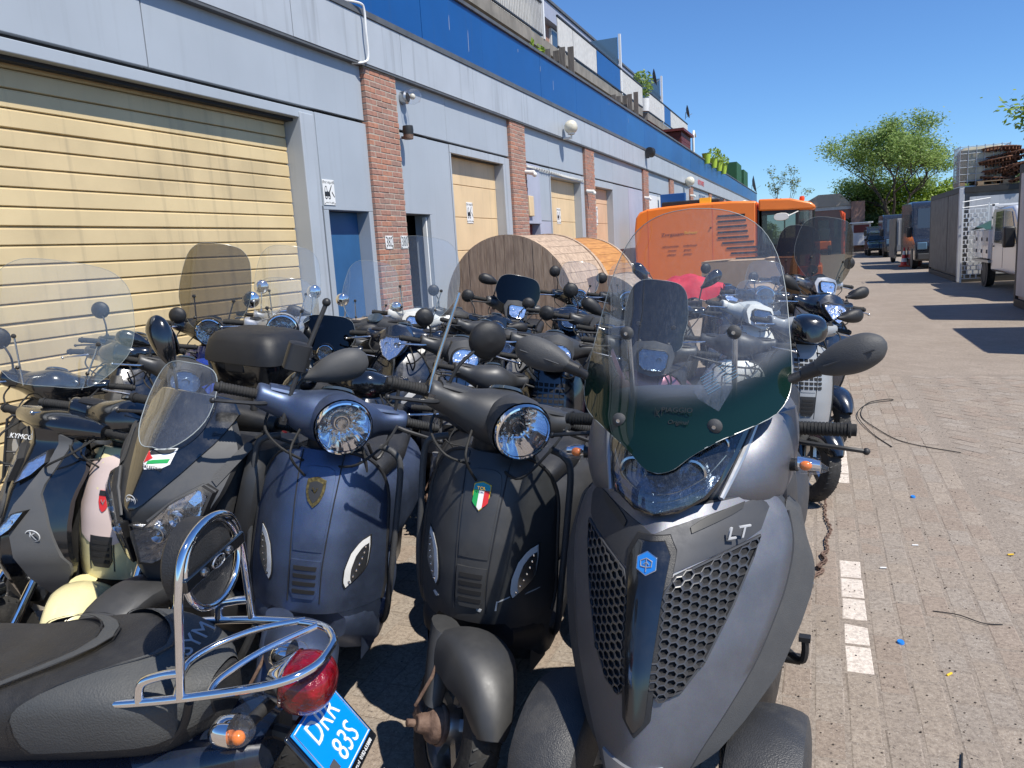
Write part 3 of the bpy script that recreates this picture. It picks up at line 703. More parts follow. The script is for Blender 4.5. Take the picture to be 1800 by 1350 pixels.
for (y, z, l) in ((12.46, 2.88, 'left of the sagging white cable'), (16.17, 2.75, 'at the right end of the sagging cable'), (22.1, 2.86, 'on the fourth brick pillar'), (30.7, 3.3, 'on the sixth brick pillar'), (36.4, 3.2, 'on the seventh brick pillar')):
    t = thing('security_camera', 'small white dome camera ' + l, 'camera', (WX + .05, y, z))
    b = B(); b.loft([(0, 0, .02, .035, .035, .035), (.1, 0, .0, .04, .04, .04), (.16, 0, -.01, .045, .045, .04)], 12, ax='x'); b.ob('camera_body', 'whiteplastic', t)
    b = B(); b.sphere((.16, 0, -.035), .042, 12, 8); b.ob('camera_dome', 'whiteplastic', t)
b = B(); b.box(WX + .02, WX + .06, 12.55, 12.78, 2.18, 2.52); tag(b.ob('junction_box', 'cream2', bevel=.01), 'small cream junction box beside the second brick pillar', 'junction box')
# towing signs and house numbers
def tow_sign(x, y, z, w, h, label, t1='UITRIT VRIJLATEN', t2='ook na 18.00 u. parkeren'):
    t = thing('towing_sign', label, 'sign', (x, y, z), group='no parking signs on the doors')
    b = B(); b.box(0, .006, -w / 2, w / 2, -h / 2, h / 2); b.ob('sign_plate', 'white', t, bevel=.002)
    text('lettering', t1, h * .125, 'signblack', t, T(.0065, 0, h * .38) @ SIDE, .0003, sx=.80)
    text('lettering', t2, h * .10, 'signblack', t, T(.0065, 0, -h * .40) @ SIDE, .0003, sx=.75)
    b = B(); s = h / 0.4; X = T(.0065, 0, 0) @ Matrix.Diagonal((1, s * w / h * 1.12, s, 1))
    b.prism([(-.14, -.06), (-.14, .0), (-.125, .07), (-.10, .10), (-.07, .10), (-.05, .02), (.02, .0), (.03, -.06)], 0, .001, ax='x', X=X)
    b.prism([(-.02, -.01), (.085, .12), (.095, .11), (.0, -.03)], 0, .0015, ax='x', X=X)
    b.prism([(.09, .02), (.16, -.06), (.15, -.08), (.08, -.0)], 0, .001, ax='x', X=X)
    for cy in (-.10, .0): b.lathe([(.018, 0), (.018, .001), (.034, .001), (.034, 0)], 14, X @ T(0, cy, -.075) @ RY(90))
    b.ob('tow_truck_pictogram', 'signblack', t, smooth=False)
    b = B(); b.prism([(-.125, .01), (-.115, .065), (-.098, .085), (-.08, .08), (-.068, .01)], .001, .0016, ax='x', X=X); b.ob('pictogram_window', 'white', t, smooth=False)
    b = B()
    for sy in (-1, 1):
        for sz in (-1, 1): b.lathe([(0, 0.002), (.006, .002), (.006, 0)], 8, T(.006, sy * w * .43, sz * h * .44) @ RY(90))
    b.ob('screws', 'signblack', t)
tow_sign(WX + .012, 6.76, 2.30, .20, .25, 'white tow-away sign on the grey panel above the near blue door', t1='UITRIT VRIJLATEN', t2='ook na 18 u. geldig')
tow_sign(WX - .145, 10.52, 2.20, .22, .30, 'white tow-away sign on the cream door before the cable reels')
tow_sign(WX - .145, 14.75, 2.24, .24, .30, 'white tow-away sign on the cream door under the sagging cable')
tow_sign(WX - .145, 17.55, 2.30, .28, .42, 'larger white tow-away sign on the pinkish door')
for y, n_, l in ((7.80, '382', 'enamel house number 382 on the nearest brick pillar'), (8.155, '380', 'enamel house number 380 beside the dark doorway')):
    t = thing('house_number', l, 'house number', (WX + .052, y, 1.79))
    b = B(); b.box(0, .006, -.085, .085, -.075, .075); b.ob('number_plate', 'white', t, bevel=.003)
    text('digits', n_, .155, 'signblack', t, T(.0066, 0, 0) @ SIDE, .0003, sx=.62)
    b = B()
    for sy in (-1, 1):
        for sz in (-1, 1): b.lathe([(0, 0.003), (.007, .003), (.007, 0)], 8, T(.006, sy * .072, sz * .062) @ RY(90))
    b.ob('screws', 'signblack', t)
t = thing('shop_sign', 'blue box sign sticking out of the grey wall behind the orange sweeper', 'sign', (WX + .1, 24.3, 2.75))
b = B(); b.box(0, .75, -.1, .1, -.30, .30); b.ob('sign_box', 'band', t, bevel=.01)
text('lettering', 'DE GARAGE', .34, 'bluedoor', ws, T(.02, 34.2, 3.35) @ SIDE, .002, sx=1.0)
text('lettering', 'AUTO PARTS', .28, 'redpaint', ws, T(.09, 33.4, 3.92) @ SIDE, .002, sx=1.1)
# ================================================================ APARTMENTS ABOVE
ap = thing('apartment_block', 'set-back grey and blue apartment block with balconies above the workshops', 'building', (-6.0, 0, 4.2))
def ab(name, m, x0, x1, y0, y1, z0, z1, parent=None, bevel=0, label=None):
    b = B(); b.box(x0 + 6, x1 + 6, y0, y1, z0 - 4.2, z1 - 4.2); return b.ob(name, m, parent or ap, bevel=bevel, smooth=False, label=label)
AE = 44
ab('brick_wall', 'brickB', -12, -8.2, 6, AE, 4.2, 9.35)
ab('balcony_slab', 'concrete', -8.2, -6.6, 6, 28.4, 6.66, 6.95)
ab('balcony_slab', 'concrete', -8.2, -6.6, 33.2, AE, 6.66, 6.95)
ab('roof_fascia', 'lilac', -8.2, -7.95, 6, AE, 8.75, 9.27); ab('roof_cap', 'cap', -12.1, -7.9, 6, AE, 9.28, 9.36)
# railings with the different infills along the balcony
def rail(y0, y1, kind):
    x = -6.6
    t = ab('railing', 'steel', x - .02, x + .03, y0, y1, 7.78, 7.83)
    ab('railing_foot', 'steel', x - .02, x + .02, y0, y1, 6.99, 7.03, t)
    if kind == 'bars':
        k = int((y1 - y0) / .11); b = B()
        for i in range(k + 1): b.box(x + 5.985, x + 6.01, y0 + i * .11, y0 + i * .11 + .03, 2.8, 3.6)
        b.ob('bars', 'railwhite', t, smooth=False, kind='stuff')
        ab('curtain', 'railwhite', x - .10, x - .09, y0 + 1.2, y1 - .6, 7.03, 7.7, t)
    else: ab('infill_panel', {'blue': 'band', 'pale': 'railwhite', 'leaf': 'railwhite'}[kind], x - .01, x + .012, y0, y1, 7.04, 7.76, t)
rail(12.6, 14.9, 'blue'); rail(15.0, 19.9, 'bars'); rail(21.2, 22.6, 'pale'); rail(22.65, 25.2, 'pale'); rail(25.25, 28.4, 'blue'); rail(28.45, 32.2, 'pale')
rail(33.3, 37.0, 'leaf'); rail(37.0, 38.6, 'blue'); rail(38.7, 43.9, 'pale')
ab('balcony_slab', 'concrete', -8.2, -6.6, 28.4, 32.2, 6.66, 6.95)
for y in (20.0, 28.6, 36.6): 
    ab('post', 'white', -6.66, -6.58, y, y + .09, 6.95, 9.0); ab('privacy_screen', 'glassblue', -8.1, -6.7, y + .02, y + .05, 7.0, 8.9)
# windows and balcony doors of the set-back front: frame + pane
def awin(y0, y1, z0, z1, n=2):
    f = ab('window', 'white', -8.2, -8.12, y0, y1, z0, z1); w = (y1 - y0) / n
    for i in range(n): ab('pane', 'glassblue' if i % 2 else 'glass', -8.12, -8.105, y0 + i * w + .06, y0 + (i + 1) * w - .06, z0 + .07, z1 - .07, f)
y = 7
while y < AE - 3:
    awin(y, y + 2.2, 7.0, 8.7, 3); awin(y + 2.6, y + 3.9, 7.5, 8.7, 2); awin(y + .3, y + 3.2, 4.5, 6.4, 3); y += 4.6
# plank dividers between the terraces: every plank a piece
for (yd, hgt) in ((15.8, 1.35), (21.9, 1.45)):
    t = thing('plank_divider', 'weathered plank divider on the terrace, %s' % ('nearer one beside the small green plant' if yd < 18 else 'farther one before the patterned railing'), 'fence', (-5.2, yd, 4.25), group='weathered plank dividers on the terrace')
    b = B(); b.box(-.75, .6, .02, .05, .75, .82); b.box(-.75, .6, .02, .05, .15, .22); b.ob('rail', 'woodgrey', t, smooth=False)
    for i in range(9):
        b = B(); b.box(-.78 + i * .155, -.78 + i * .155 + .125, -.03 if i % 2 else .05, -.005 if i % 2 else .075, 0, hgt + random.uniform(-.05, .03)); b.ob('plank', 'woodgrey', t, smooth=False)
# roof terrace shed, pots, hedge, screens, dishes
t = thing('garden_shed', 'dark red boarded roof terrace shed behind the blue parapet', 'shed', (-6.1, 34.0, 4.25))
b = B(); b.box(-.9, .9, -1.2, 1.2, 0, 1.75); b.ob('shed_wall', 'darkred', t)
for i in range(10): b = B(); b.box(.9, .93, -1.22, 1.22, .05 + i * .17, .05 + i * .17 + .155); b.box(-.92, .93, -1.24, -1.21, .05 + i * .17, .05 + i * .17 + .155); b.ob('plank', 'darkred', t, smooth=False)
b = B(); b.box(-1.05, 1.05, -1.4, 1.4, 1.76, 1.86); b.ob('roof', 'darkred', t)
b = B(); b.tube([(1.0, 1.6, 0), (1.0, 1.6, 1.9), (1.0, 2.0, 2.0), (1.0, 2.2, 1.9)], .05, 8, smooth=14); tag(b.ob('vent_pipe', 'white', loc=(-6.1, 34.0, 4.25)), 'white bent vent pipe beside the red shed', 'pipe')
def dish(x, y, z, r, a, label):
    t = thing('satellite_dish', label, 'satellite dish', (x, y, z), (0, 0, R(a)), group='dark satellite dishes on the block')
    b = B(); b.lathe([(0, 0), (r * .5, .03 * r / .4), (r, .12 * r / .4), (r, .125 * r / .4), (0, .02)], 24, RX(80)); b.ob('dish_bowl', 'plasticgrey', t)
    b = B(); b.tube([(0, .05, -r * 1.1), (0, .02, 0)], .02, 6); b.tube([(0, -.0, -r * .8), (0, -r * .9, -.1)], .012, 6); b.ob('dish_arm', 'galv', t)
dish(-6.6, 34.5, 7.95 + .6, .34, 105, 'dark satellite dish on the middle of the balcony rail'); dish(-6.6, 43.6, 7.9 + .5, .34, 105, 'dark satellite dish at the far end of the balcony rail')
dish(-4.9, 65.8, 5.7, .7, 95, 'large dark satellite dish at the far end of the blue parapet')
def leafblob(nm, c, r, n, col, parent=None, size=.05, lab=None, seed=1, flat=1.0):
    rnd = random.Random(seed); b = B()
    for i in range(n):
        a = rnd.uniform(0, 6.283); e = rnd.uniform(-1, 1); q = rnd.uniform(.25, 1) ** .5; s_ = math.sqrt(1 - e * e)
        p = Vector((c[0] + r[0] * q * s_ * math.cos(a), c[1] + r[1] * q * s_ * math.sin(a), c[2] + r[2] * q * e)); u = Vector((rnd.uniform(-1, 1), rnd.uniform(-1, 1), rnd.uniform(-.6, .6))).normalized(); w = u.orthogonal().normalized()
        sz = size * rnd.uniform(.6, 1.3); b.add([p - u * sz, p + w * sz * .5, p + u * sz, p - w * sz * .5], [(0, 1, 2, 3)])
    return b.ob(nm, col, parent, smooth=False)
def leafm(nm, c, tr=.35):
    m, n, out = _nodes(nm); L = n.links.new
    d = n.nodes.new("ShaderNodeBsdfPrincipled"); d.inputs['Roughness'].default_value = .5; t = n.nodes.new("ShaderNodeBsdfTranslucent"); mx = n.nodes.new("ShaderNodeMixShader"); mx.inputs[0].default_value = tr
    g = n.nodes.new("ShaderNodeNewGeometry"); h = n.nodes.new("ShaderNodeMix"); h.data_type = 'RGBA'
    h.inputs[6].default_value = (*c, 1); h.inputs[7].default_value = (c[0] * .55, c[1] * .62, c[2] * .5, 1); L(g.outputs['Random Per Island'], h.inputs[0])
    L(h.outputs[2], d.inputs['Base Color']); L(h.outputs[2], t.inputs[0]); L(d.outputs[0], mx.inputs[1]); L(t.outputs[0], mx.inputs[2]); L(mx.outputs[0], out.inputs[0]); return m
M['leafA'] = leafm('leaf_spring', (0.30, 0.42, 0.11), .5); M['leafB'] = leafm('leaf_bright', (0.32, 0.44, 0.05), .45); M['leafC'] = leafm('leaf_dark', (0.07, 0.11, 0.03), .3); M['leafD'] = leafm('leaf_olive', (0.20, 0.25, 0.075), .4)
M['bark'] = mat('bark', (0.075, 0.055, 0.04), .9, var=.5, vscale=8, bump=.5, bscale=12)
for i, y in enumerate((35.2, 37.6, 39.6, 41.6)):
    t = thing('flower_pot', 'lime green pot with a small plant hung on the parapet, %s of four' % ('nearest', 'second', 'third', 'farthest')[i], 'flower pot', (-4.5, y, 4.85), group='lime green pots on the blue parapet')
    b = B(); b.lathe([(0, 0), (.13, 0), (.2, .42), (.22, .43), (.0, .40)], 16); b.ob('pot', 'lime', t)
    if i: leafblob('foliage', (0, 0, .6), (.35, .35, .3), 90, M['leafB'], t, .09, seed=i)
t = thing('potted_plant', 'small bright green plant on the terrace under the barred balcony', 'plant', (-5.1, 14.9, 4.9))
leafblob('foliage', (0, 0, .3), (.22, .25, .38), 160, M['leafB'], t, .07, seed=5); b = B(); b.lathe([(0, -.5), (.12, -.5), (.15, -.1), (0, -.12)], 12); b.ob('pot', 'rusty', t)
t = thing('potted_plant', 'tall green potted plant on the balcony left of the middle dish', 'plant', (-6.75, 33.2, 7.0)); leafblob('foliage', (0, 0, 1.1), (.4, .55, .55), 260, M['leafA'], t, .1, seed=6); b = B(); b.lathe([(0, 0), (.2, 0), (.24, .5), (0, .5)], 12); b.ob('pot', 'white', t)
t = thing('hedge', 'dark green ivy hedge on the terrace end beyond the lime pots', 'hedge', (-5.4, 46.5, 4.3)); leafblob('foliage', (0, 0, .9), (.6, 2.2, .9), 900, M['leafC'], t, .12, seed=7)
for y, h, l in ((52.5, 2.0, 'taller dark green board screen on the far terrace'), (57.5, 1.9, 'lower green board screen at the far terrace end')):
    t = thing('board_screen', l, 'screen', (-5.3, y, 4.25)); b = B(); b.box(-.6, .6, -1.6, 1.6, 0, h); b.ob('boards', 'greenboard', t, smooth=False)
# ================================================================ THE YARD
def wheel(parent, c, r, w, rim='alu', axis='x', name='wheel', n=22, spokes=5):
    """tyre with rim as a sub-part, axis along x or y"""
    X = T(*c) @ (RY(90) if axis == 'x' else RX(90))
    b = B(); b.lathe([(r * .62, -w * .42), (r * .8, -w * .5), (r * .96, -w * .42), (r, -w * .2), (r, w * .2), (r * .96, w * .42), (r * .8, w * .5), (r * .62, w * .42)], n, X)
    t = b.ob(name, 'tyre', parent)
    b = B(); b.lathe([(r * .64, -w * .4), (r * .6, -w * .40), (r * .56, -w * .1), (r * .56, w * .1), (r * .6, w * .40), (r * .64, w * .4)], n, X)
    for k in range(spokes):
        for q in (0,): b.box(-r * .07, r * .07, 0, r * .6, -w * .2, w * .2, X @ RZ(360 / spokes * k))
    b.lathe([(0, -w * .34), (r * .16, -w * .34), (r * .2, 0), (r * .16, w * .34), (0, w * .34)], 12, X)
    b.ob('rim', rim, t); return t
def quad(b, p0, p1, p2, p3, off):
    """thin pane through four points, pushed out along its normal"""
    p = [Vector(q) for q in (p0, p1, p2, p3)]; n = (p[1] - p[0]).cross(p[3] - p[0]).normalized() * off
    v = [q + n for q in p] + [q - n for q in p]
    b.add(v, [(0, 1, 2, 3), (7, 6, 5, 4), (0, 4, 5, 1), (1, 5, 6, 2), (2, 6, 7, 3), (3, 7, 4, 0)])
def van(label, loc, w, l, h, body, rot=0, group=None, bar=None, name='parked_van', roofc=None):
    t = thing(name, label, 'van', loc, (0, 0, R(rot)), group)
    prof = [(.02, .32), (0, .55), (.03, .98), (.12, 1.08), (.62, 1.24), (1.22, h - .28), (1.42, h - .10), (1.7, h - .02), (l - .1, h), (l, h - .12), (l, .35)]
    b = B(); b.prism(prof, 0, w, ax='x'); b.ob('body', body, t, bevel=.05)
    b = B(); quad(b, (.14, .66, 1.27), (w - .14, .66, 1.27), (w - .2, 1.19, h - .31), (.2, 1.19, h - .31), .012); b.ob('windscreen', 'glass', t)
    b = B(); b.prism([(.86, 1.22), (1.30, h - .38), (1.95, h - .36), (1.95, 1.18)], -.012, w + .012, ax='x'); b.ob('side_window', 'glass', t)
    b = B(); b.box(.1, w - .1, -.03, .06, .36, .60); b.ob('bumper', 'plasticgrey', t, bevel=.03)
    b = B(); b.box(w * .28, w * .72, -.015, .05, .70, .95); b.ob('grille', 'signblack', t, bevel=.01)
    for s in (0, 1):
        x = .08 if s == 0 else w - .42
        b = B(); b.box(x, x + .34, -.012, .2, .74, 1.02); b.ob('headlight', 'glassblue', t, bevel=.03)
        x = -.2 if s == 0 else w + .02
        b = B(); b.box(x, x + .18, .95, 1.05, 1.22, 1.62); b.ob('mirror', 'plastic', t, bevel=.03)
    b = B(); b.box(w / 2 - .26, w / 2 + .26, -.045, -.03, .42, .53); b.ob('number_plate', 'yellowp', t)
    for y in (.95, l - 1.0):
        for x in (.1, w - .1): wheel(t, (x, y, .34), .34, .22)
    b = B()
    for y in (.95, l - 1.0):
        for x in (-.006, w + .006): b.lathe([(0, -.01), (.42, -.01), (.42, .01), (0, .01)], 20, T(x, y, .36) @ RY(90))
    b.ob('wheel_arch', 'signblack', t)
    if bar:
        b = B(); b.box(-.008, .0, .3, l - .2, 1.05, 1.1); b.ob('trim', bar, t)
    return t
van('black high-roofed van with sky in its windscreen, parked behind the grey container', (3.46, 33.6, 0), 1.95, 5.4, 2.62, 'vanblack', group='dark vans along the right side')
van('dark van farther down the road beyond the pale ribbed trailer', (3.55, 49.5, 0), 2.0, 5.2, 2.45, 'vanblack', group='dark vans along the right side')
van('black car-derived van at the far end of the parked row', (3.1, 57.5, 0), 1.8, 4.4, 1.85, 'vanblack', group='dark vans along the right side')
def car(label, loc, l, w, h, paint, rot=0, seethru=False, cat='car', group=None):
    """nose at y=0 facing -y"""
    t = thing('parked_car', label, cat, loc, (0, 0, R(rot)), group)
    k = l / 4.0
    lo = [(.0, .35), (-.02 * k, .55), (.06 * k, .72), (.95 * k, .93), (1.2 * k, .97), (3.7 * k, 1.0), (3.93 * k, .92), (4.0 * k, .55), (3.97 * k, .33)]
    b = B(); b.prism(lo, 0, w, ax='x'); b.ob('body', paint, t, bevel=.05)
    A = [(1.0 * k, .95), (1.62 * k, h - .06), (1.85 * k, h), (3.1 * k, h - .02), (3.45 * k, h - .14), (3.86 * k, .99)]
    b = B(); i = .16
    # roof skin and pillars
    roofp = [(1.60 * k, h - .075), (1.85 * k, h), (3.1 * k, h - .02), (3.45 * k, h - .13), (3.42 * k, h - .17), (3.1 * k, h - .07), (1.85 * k, h - .05), (1.66 * k, h - .11)]
    b.prism(roofp, i, w - i, ax='x'); b.ob('roof', paint, t, bevel=.015)
    b = B()
    for x0, x1 in ((.06, i + .05), (w - i - .05, w - .06)):
        for (a, c) in (((1.02 * k, .95), (1.66 * k, h - .07)), ((2.35 * k, .97), (2.40 * k, h - .05)), ((3.05 * k, .98), (3.08 * k, h - .06)), ((3.84 * k, .97), (3.42 * k, h - .14))):
            s = 1 if x0 < w / 2 else -1; xo = (x0 if s > 0 else x1)
            b.tube([(xo, a[0], a[1]), (i + .03 if s > 0 else w - i - .03, c[0], c[1])], .035, 6)
    b.ob('pillars', paint, t)
    for s in (0, 1):
        xl = .075 if s == 0 else w - .075; xt = i + .02 if s == 0 else w - i - .02
        for (a, c, d, e) in (((1.12 * k, .97), (2.3 * k, .99), (2.36 * k, h - .08), (1.70 * k, h - .1)), ((2.42 * k, .99), (3.0 * k, 1.0), (3.04 * k, h - .09), (2.46 * k, h - .08)), ((3.12 * k, 1.0), (3.74 * k, 1.0), (3.40 * k, h - .17), (3.13 * k, h - .1))):
            b = B(); quad(b, (xl, *a), (xl, *c), (xt, *d), (xt, *e), .004); b.ob('side_window', 'glassv', t)
    b = B(); quad(b, (.14, 1.04 * k, .97), (w - .14, 1.04 * k, .97), (w - i - .04, 1.64 * k, h - .09), (i + .04, 1.64 * k, h - .09), .004); b.ob('windscreen', 'glassv', t)
    b = B(); quad(b, (.14, 3.84 * k, .98), (w - .14, 3.84 * k, .98), (w - i - .04, 3.44 * k, h - .16), (i + .04, 3.44 * k, h - .16), .004); b.ob('rear_window', 'glassv', t)
    for x in (.1, w - .1):
        wheel(t, (x, .75 * k, .31), .31, .2); wheel(t, (x, 3.25 * k, .31), .31, .2)
        b = B(); b.box(x - .1, x + .12, -.03, .12, .58, .72); b.ob('headlight', 'glassblue', t, bevel=.02)
        b = B(); b.box(x - .08, x + .08, 3.9 * k, 4.02 * k, .62, .85); b.ob('tail_light', 'redlens', t, bevel=.02)
        b = B(); b.box((-.16 if x < 1 else w), (0 if x < 1 else w + .16), 1.2 * k, 1.3 * k, .95, 1.07); b.ob('mirror', 'plastic', t, bevel=.02)
    return t
car('black hatchback parked across the yard in front of the orange sweeper', (-3.75, 14.9, 0), 3.3, 1.6, 1.56, 'carblack', rot=90 + 180 + 0 - 180)
car('dark blue car standing across the far end of the road', (0.1, 63.5, 0), 4.3, 1.7, 1.42, 'carblue', rot=90)
car('black car at the end of the road beside the dark van', (2.9, 53.5, 0), 4.0, 1.7, 1.45, 'carblack')
# ---- orange sweeper, facing +X, its long side towards us
t = thing('street_sweeper', 'orange municipal street sweeper standing across the yard with its glass cab on the right', 'sweeper', (-2.1, 19.0, 0))
def roundprof(x0, x1, z0, z1, rl, rr, n=7):
    p = [(x0, z0), (x1, z0)]
    for i in range(n + 1): a = math.pi / 2 * i / n; p.append((x1 - rr + rr * math.cos(math.pi / 2 - (math.pi / 2 - a)) , z1 - rr + rr * math.sin(a)))
    for i in range(n + 1): a = math.pi / 2 * i / n; p.append((x0 + rl - rl * math.sin(a), z1 - rl + rl * math.cos(a)))
    return p
b = B(); b.prism([(-2.07, .55), (.78, .55), (.78, 2.42), (.2, 2.46), (-.6, 2.47), (-1.3, 2.45), (-1.75, 2.42), (-1.95, 2.36), (-2.05, 2.22), (-2.09, 1.9)], 0, 1.9, ax='y'); body = b.ob('hopper_body', 'orange', t, bevel=.05)
for k in range(12):
    z = 2.13 - k * .125; x0 = -.10 + (0 if k < 5 else (k - 4) * .10); 
    b = B(); b.box(x0, x0 + .62 + .02 * k, -.012, .01, z - .022, z + .022); b.ob('vent_slit', 'plastic', body, smooth=False)
for x in (-1.75, -.22, .775): b = B(); b.box(x, x + .008, -.004, .01, .6, 2.4); b.ob('seam', 'orangedark', body, smooth=False)
b = B(); b.lathe([(0, .02), (.02, .02), (.02, 0)], 10, T(-.26, 0, 1.88) @ RX(90)); b.ob('lock', 'plastic', body)
text('lettering', 'Zorgzaam', .105, 'darkred', t, T(-1.16, -.006, 1.78) @ FRONT, .001, sx=1.25); text('lettering', 'Beheer', .10, 'yellowp', t, T(-.72, -.006, 1.80) @ FRONT, .001, sx=1.1)
for i, s_ in enumerate(('schoonmaken     onderhoud', 'straten         groen', 'pleinen         parken')): text('lettering', s_, .065, 'darkred', t, T(-1.0, -.006, 1.50 - i * .10) @ FRONT, .001, sx=1.1)
b = B(); b.box(-1.5, -.1, .5, 1.2, 2.46, 2.58); b.ob('roof_duct', 'plastic', t, bevel=.03); b = B(); b.box(-.55, -.3, .3, .5, 2.47, 2.60); b.ob('roof_marker', 'yellowp', t)
b = B(); b.prism([(.82, 2.18), (2.0, 2.14), (2.06, 2.20), (1.95, 2.30), (1.5, 2.42), (.82, 2.45)], -.02, 1.92, ax='y'); b.ob('cab_roof', 'orange', t, bevel=.04)
b = B(); b.box(.80, 2.04, 0, 1.9, .55, .80); b.box(.80, .90, 0, 1.9, .8, 2.2)
for x, y in ((.86, .03), (.86, 1.87), (1.66, .03), (1.66, 1.87)): b.box(x - .04, x + .04, y - .03, y + .03, .8, 2.2)
b.box(.84, 1.7, 0, .06, 2.08, 2.18); b.ob('cab_frame', 'plastic', t, bevel=.012)
b = B(); quad(b, (.9, .01, .85), (1.62, .01, .85), (1.62, .01, 2.08), (.9, .01, 2.08), .004); b.ob('door_glass', 'glassv', t)
b = B(); b.grid([[(1.70 + .33 * math.sin(math.pi * u), .03 + 1.84 * u, z) for u in [i / 10 for i in range(11)]] for z in (.82, 2.15)]); b.ob('windscreen', 'glassv', t)
b = B(); b.box(1.72, 2.0, .0, .5, 1.0, 1.4); 
b = B(); b.box(1.0, 1.35, .5, 1.0, .8, 1.25); b.box(.95, 1.08, .5, 1.0, 1.2, 1.75); b.ob('driver_seat', 'seat', t, bevel=.05)
b = B(); b.tube([(1.6, .9, .8), (1.5, .75, 1.2)], .03, 8); b.lathe([(.16, 0), (.18, .015), (.16, .03), (.14, .015), (.16, 0)], 18, T(1.48, .75, 1.24) @ RY(-35)); b.ob('steering_wheel', 'plastic', t)
b = B(); b.loft([(0, 1.32, 2.02, .16, .08, .08), (.08, 1.32, 2.02, .17, .09, .09)], 12, ax='y', X=T(0, -.14, 0)); b.tube([(1.45, -.1, 2.02), (1.68, .0, 2.12)], .015, 6); b.ob('wing_mirror', 'whiteplastic', t)
for k in range(4): 
    b = B(); X = T(1.72 + k * .11, -.02, .90); b.prism([(0, 0), (.10, 0), (.10, .24), (0, .24)], 0, .02, ax='y', X=X); b.ob('hazard_stripe', ('white', 'redpaint')[k % 2], t, smooth=False)
b = B(); b.box(1.66, 2.2, -.03, 1.9, .62, .88); b.ob('front_bumper', 'orange', t, bevel=.03)
b = B(); b.lathe([(.05, 0), (.06, .04), (.05, .10), (0, .11)], 12, T(1.75, .4, 2.36)); b.ob('beacon', 'orangedark', t)
for x in (-1.3, 1.3):
    for y in (.2, 1.7): wheel(t, (x, y, .38), .38, .26, axis='y', rim='orange')
b = B(); b.box(-2.0, 1.9, .15, 1.75, .3, .56); b.ob('chassis', 'plastic', t)
# ---- cable reels: flange of planks, rim planks, bolts
def reel(label, loc, rot, rad, width, rimm, nrim=40, tilt=0, group='wooden cable reels by the wall'):
    t = thing('cable_reel', label, 'cable reel', loc, (0, R(tilt), R(rot)), group)
    for y0, nm in ((0, 0), (width - .06, 1)):
        n = 14; w = 2 * rad / n
        for i in range(n):
            x0 = -rad + i * w; x1 = x0 + w - .006
            def zz(x): return math.sqrt(max(rad * rad - x * x, 0))
            xs_ = [x0 + (x1 - x0) * q / 4 for q in range(5)]
            poly = [(x, -zz(x)) for x in xs_] + [(x, zz(x)) for x in xs_[::-1]]
            b = B(); j = random.uniform(-.002, .002); b.prism(poly, y0 + j, y0 + .055 + j, ax='y'); b.ob('plank', random.choice(('reelwood', 'reelwood2', 'reelwood')), t, smooth=False)
    for k in range(nrim):                                   # lagging boards round the rim
        a0 = 2 * math.pi * k / nrim; a1 = 2 * math.pi * (k + .96) / nrim; r0, r1 = rad - .045, rad - .012
        b = B(); v = [(r * math.sin(a), y, r * math.cos(a)) for y in (.058, width - .062) for a in (a0, a1) for r in (r0, r1)]
        b.add(v, [(0, 1, 3, 2), (4, 6, 7, 5), (0, 4, 5, 1), (2, 3, 7, 6), (1, 5, 7, 3), (0, 2, 6, 4)]); b.ob('lagging_board', rimm, t, smooth=False)
    b = B()
    for (x, z, r, m_) in ((0, 0, .05, 0), (-.2, .03, .028, 0), (.2, .16, .03, 0), (0.02, -.10, .02, 0), (-.01, .16, .02, 0)):
        b.lathe([(0, .002), (r, .002), (r, 0)], 14, T(x, -.002, z) @ RX(90))
    b.ob('bolt_hole', 'signblack', t, kind='stuff')
    b = B(); b.lathe([(.062, .004), (.085, .004), (.085, 0), (.062, 0)], 20, T(0, -.002, .14) @ RX(90))
    for (x, z) in ((-.2, .03), (.2, .16)): b.lathe([(.0, .015), (.016, .012), (.018, 0)], 8, T(x, -.003, z) @ RX(90))
    b.ob('bolts', 'rusty', t, kind='stuff'); return t
reel('largest weathered cable reel, standing nearest the camera against the cream doors', (-3.52, 8.75, .91), -8, .90, 1.15, 'reelwood')
reel('cable reel with orange rim boards standing right behind the largest one', (-3.42, 10.25, .88), -8, .87, 1.1, 'reelorange')
reel('small dark cable reel standing right of the large ones behind the scooters', (-2.42, 9.1, .64), -14, .62, .7, 'reelwood', 30)
# ---- cardboard boxes
def cbox(label, loc, d, rot, flaps=False):
    t = thing('cardboard_box', label, 'box', loc, (0, 0, R(rot)), 'cardboard boxes beside the sweeper')
    w, l, h = d
    for (x0, x1, y0, y1) in ((-w / 2, w / 2, -l / 2, -l / 2 + .006), (-w / 2, w / 2, l / 2 - .006, l / 2), (-w / 2, -w / 2 + .006, -l / 2 + .007, l / 2 - .007), (w / 2 - .006, w / 2, -l / 2 + .007, l / 2 - .007)):
        b = B(); b.box(x0, x1, y0, y1, 0, h); b.ob('side', 'card', t, smooth=False)
    b = B(); b.box(-w / 2, w / 2, -l / 2, l / 2, -.004, 0); b.ob('bottom', 'card', t, smooth=False)
    for i, (sx, sy) in enumerate(((0, -1), (0, 1), (-1, 0), (1, 0))):
        b = B(); a = random.uniform(20, 60) if flaps else 2
        if sy: b.box(-w / 2, w / 2, 0, l * .48, 0, .005); X = T(0, sy * l / 2, h + .003) @ (RZ(180) if sy > 0 else Matrix()) @ RX(a if not flaps else 120 + a)
        else: b.box(0, w * .3, -l / 2, l / 2, 0, .005); X = T(sx * w / 2, 0, h + .009) @ (RZ(180) if sx > 0 else Matrix()) @ RY(-(a if not flaps else 110 + a))
        o = b.ob('flap', 'card', t, smooth=False); o.matrix_local = X
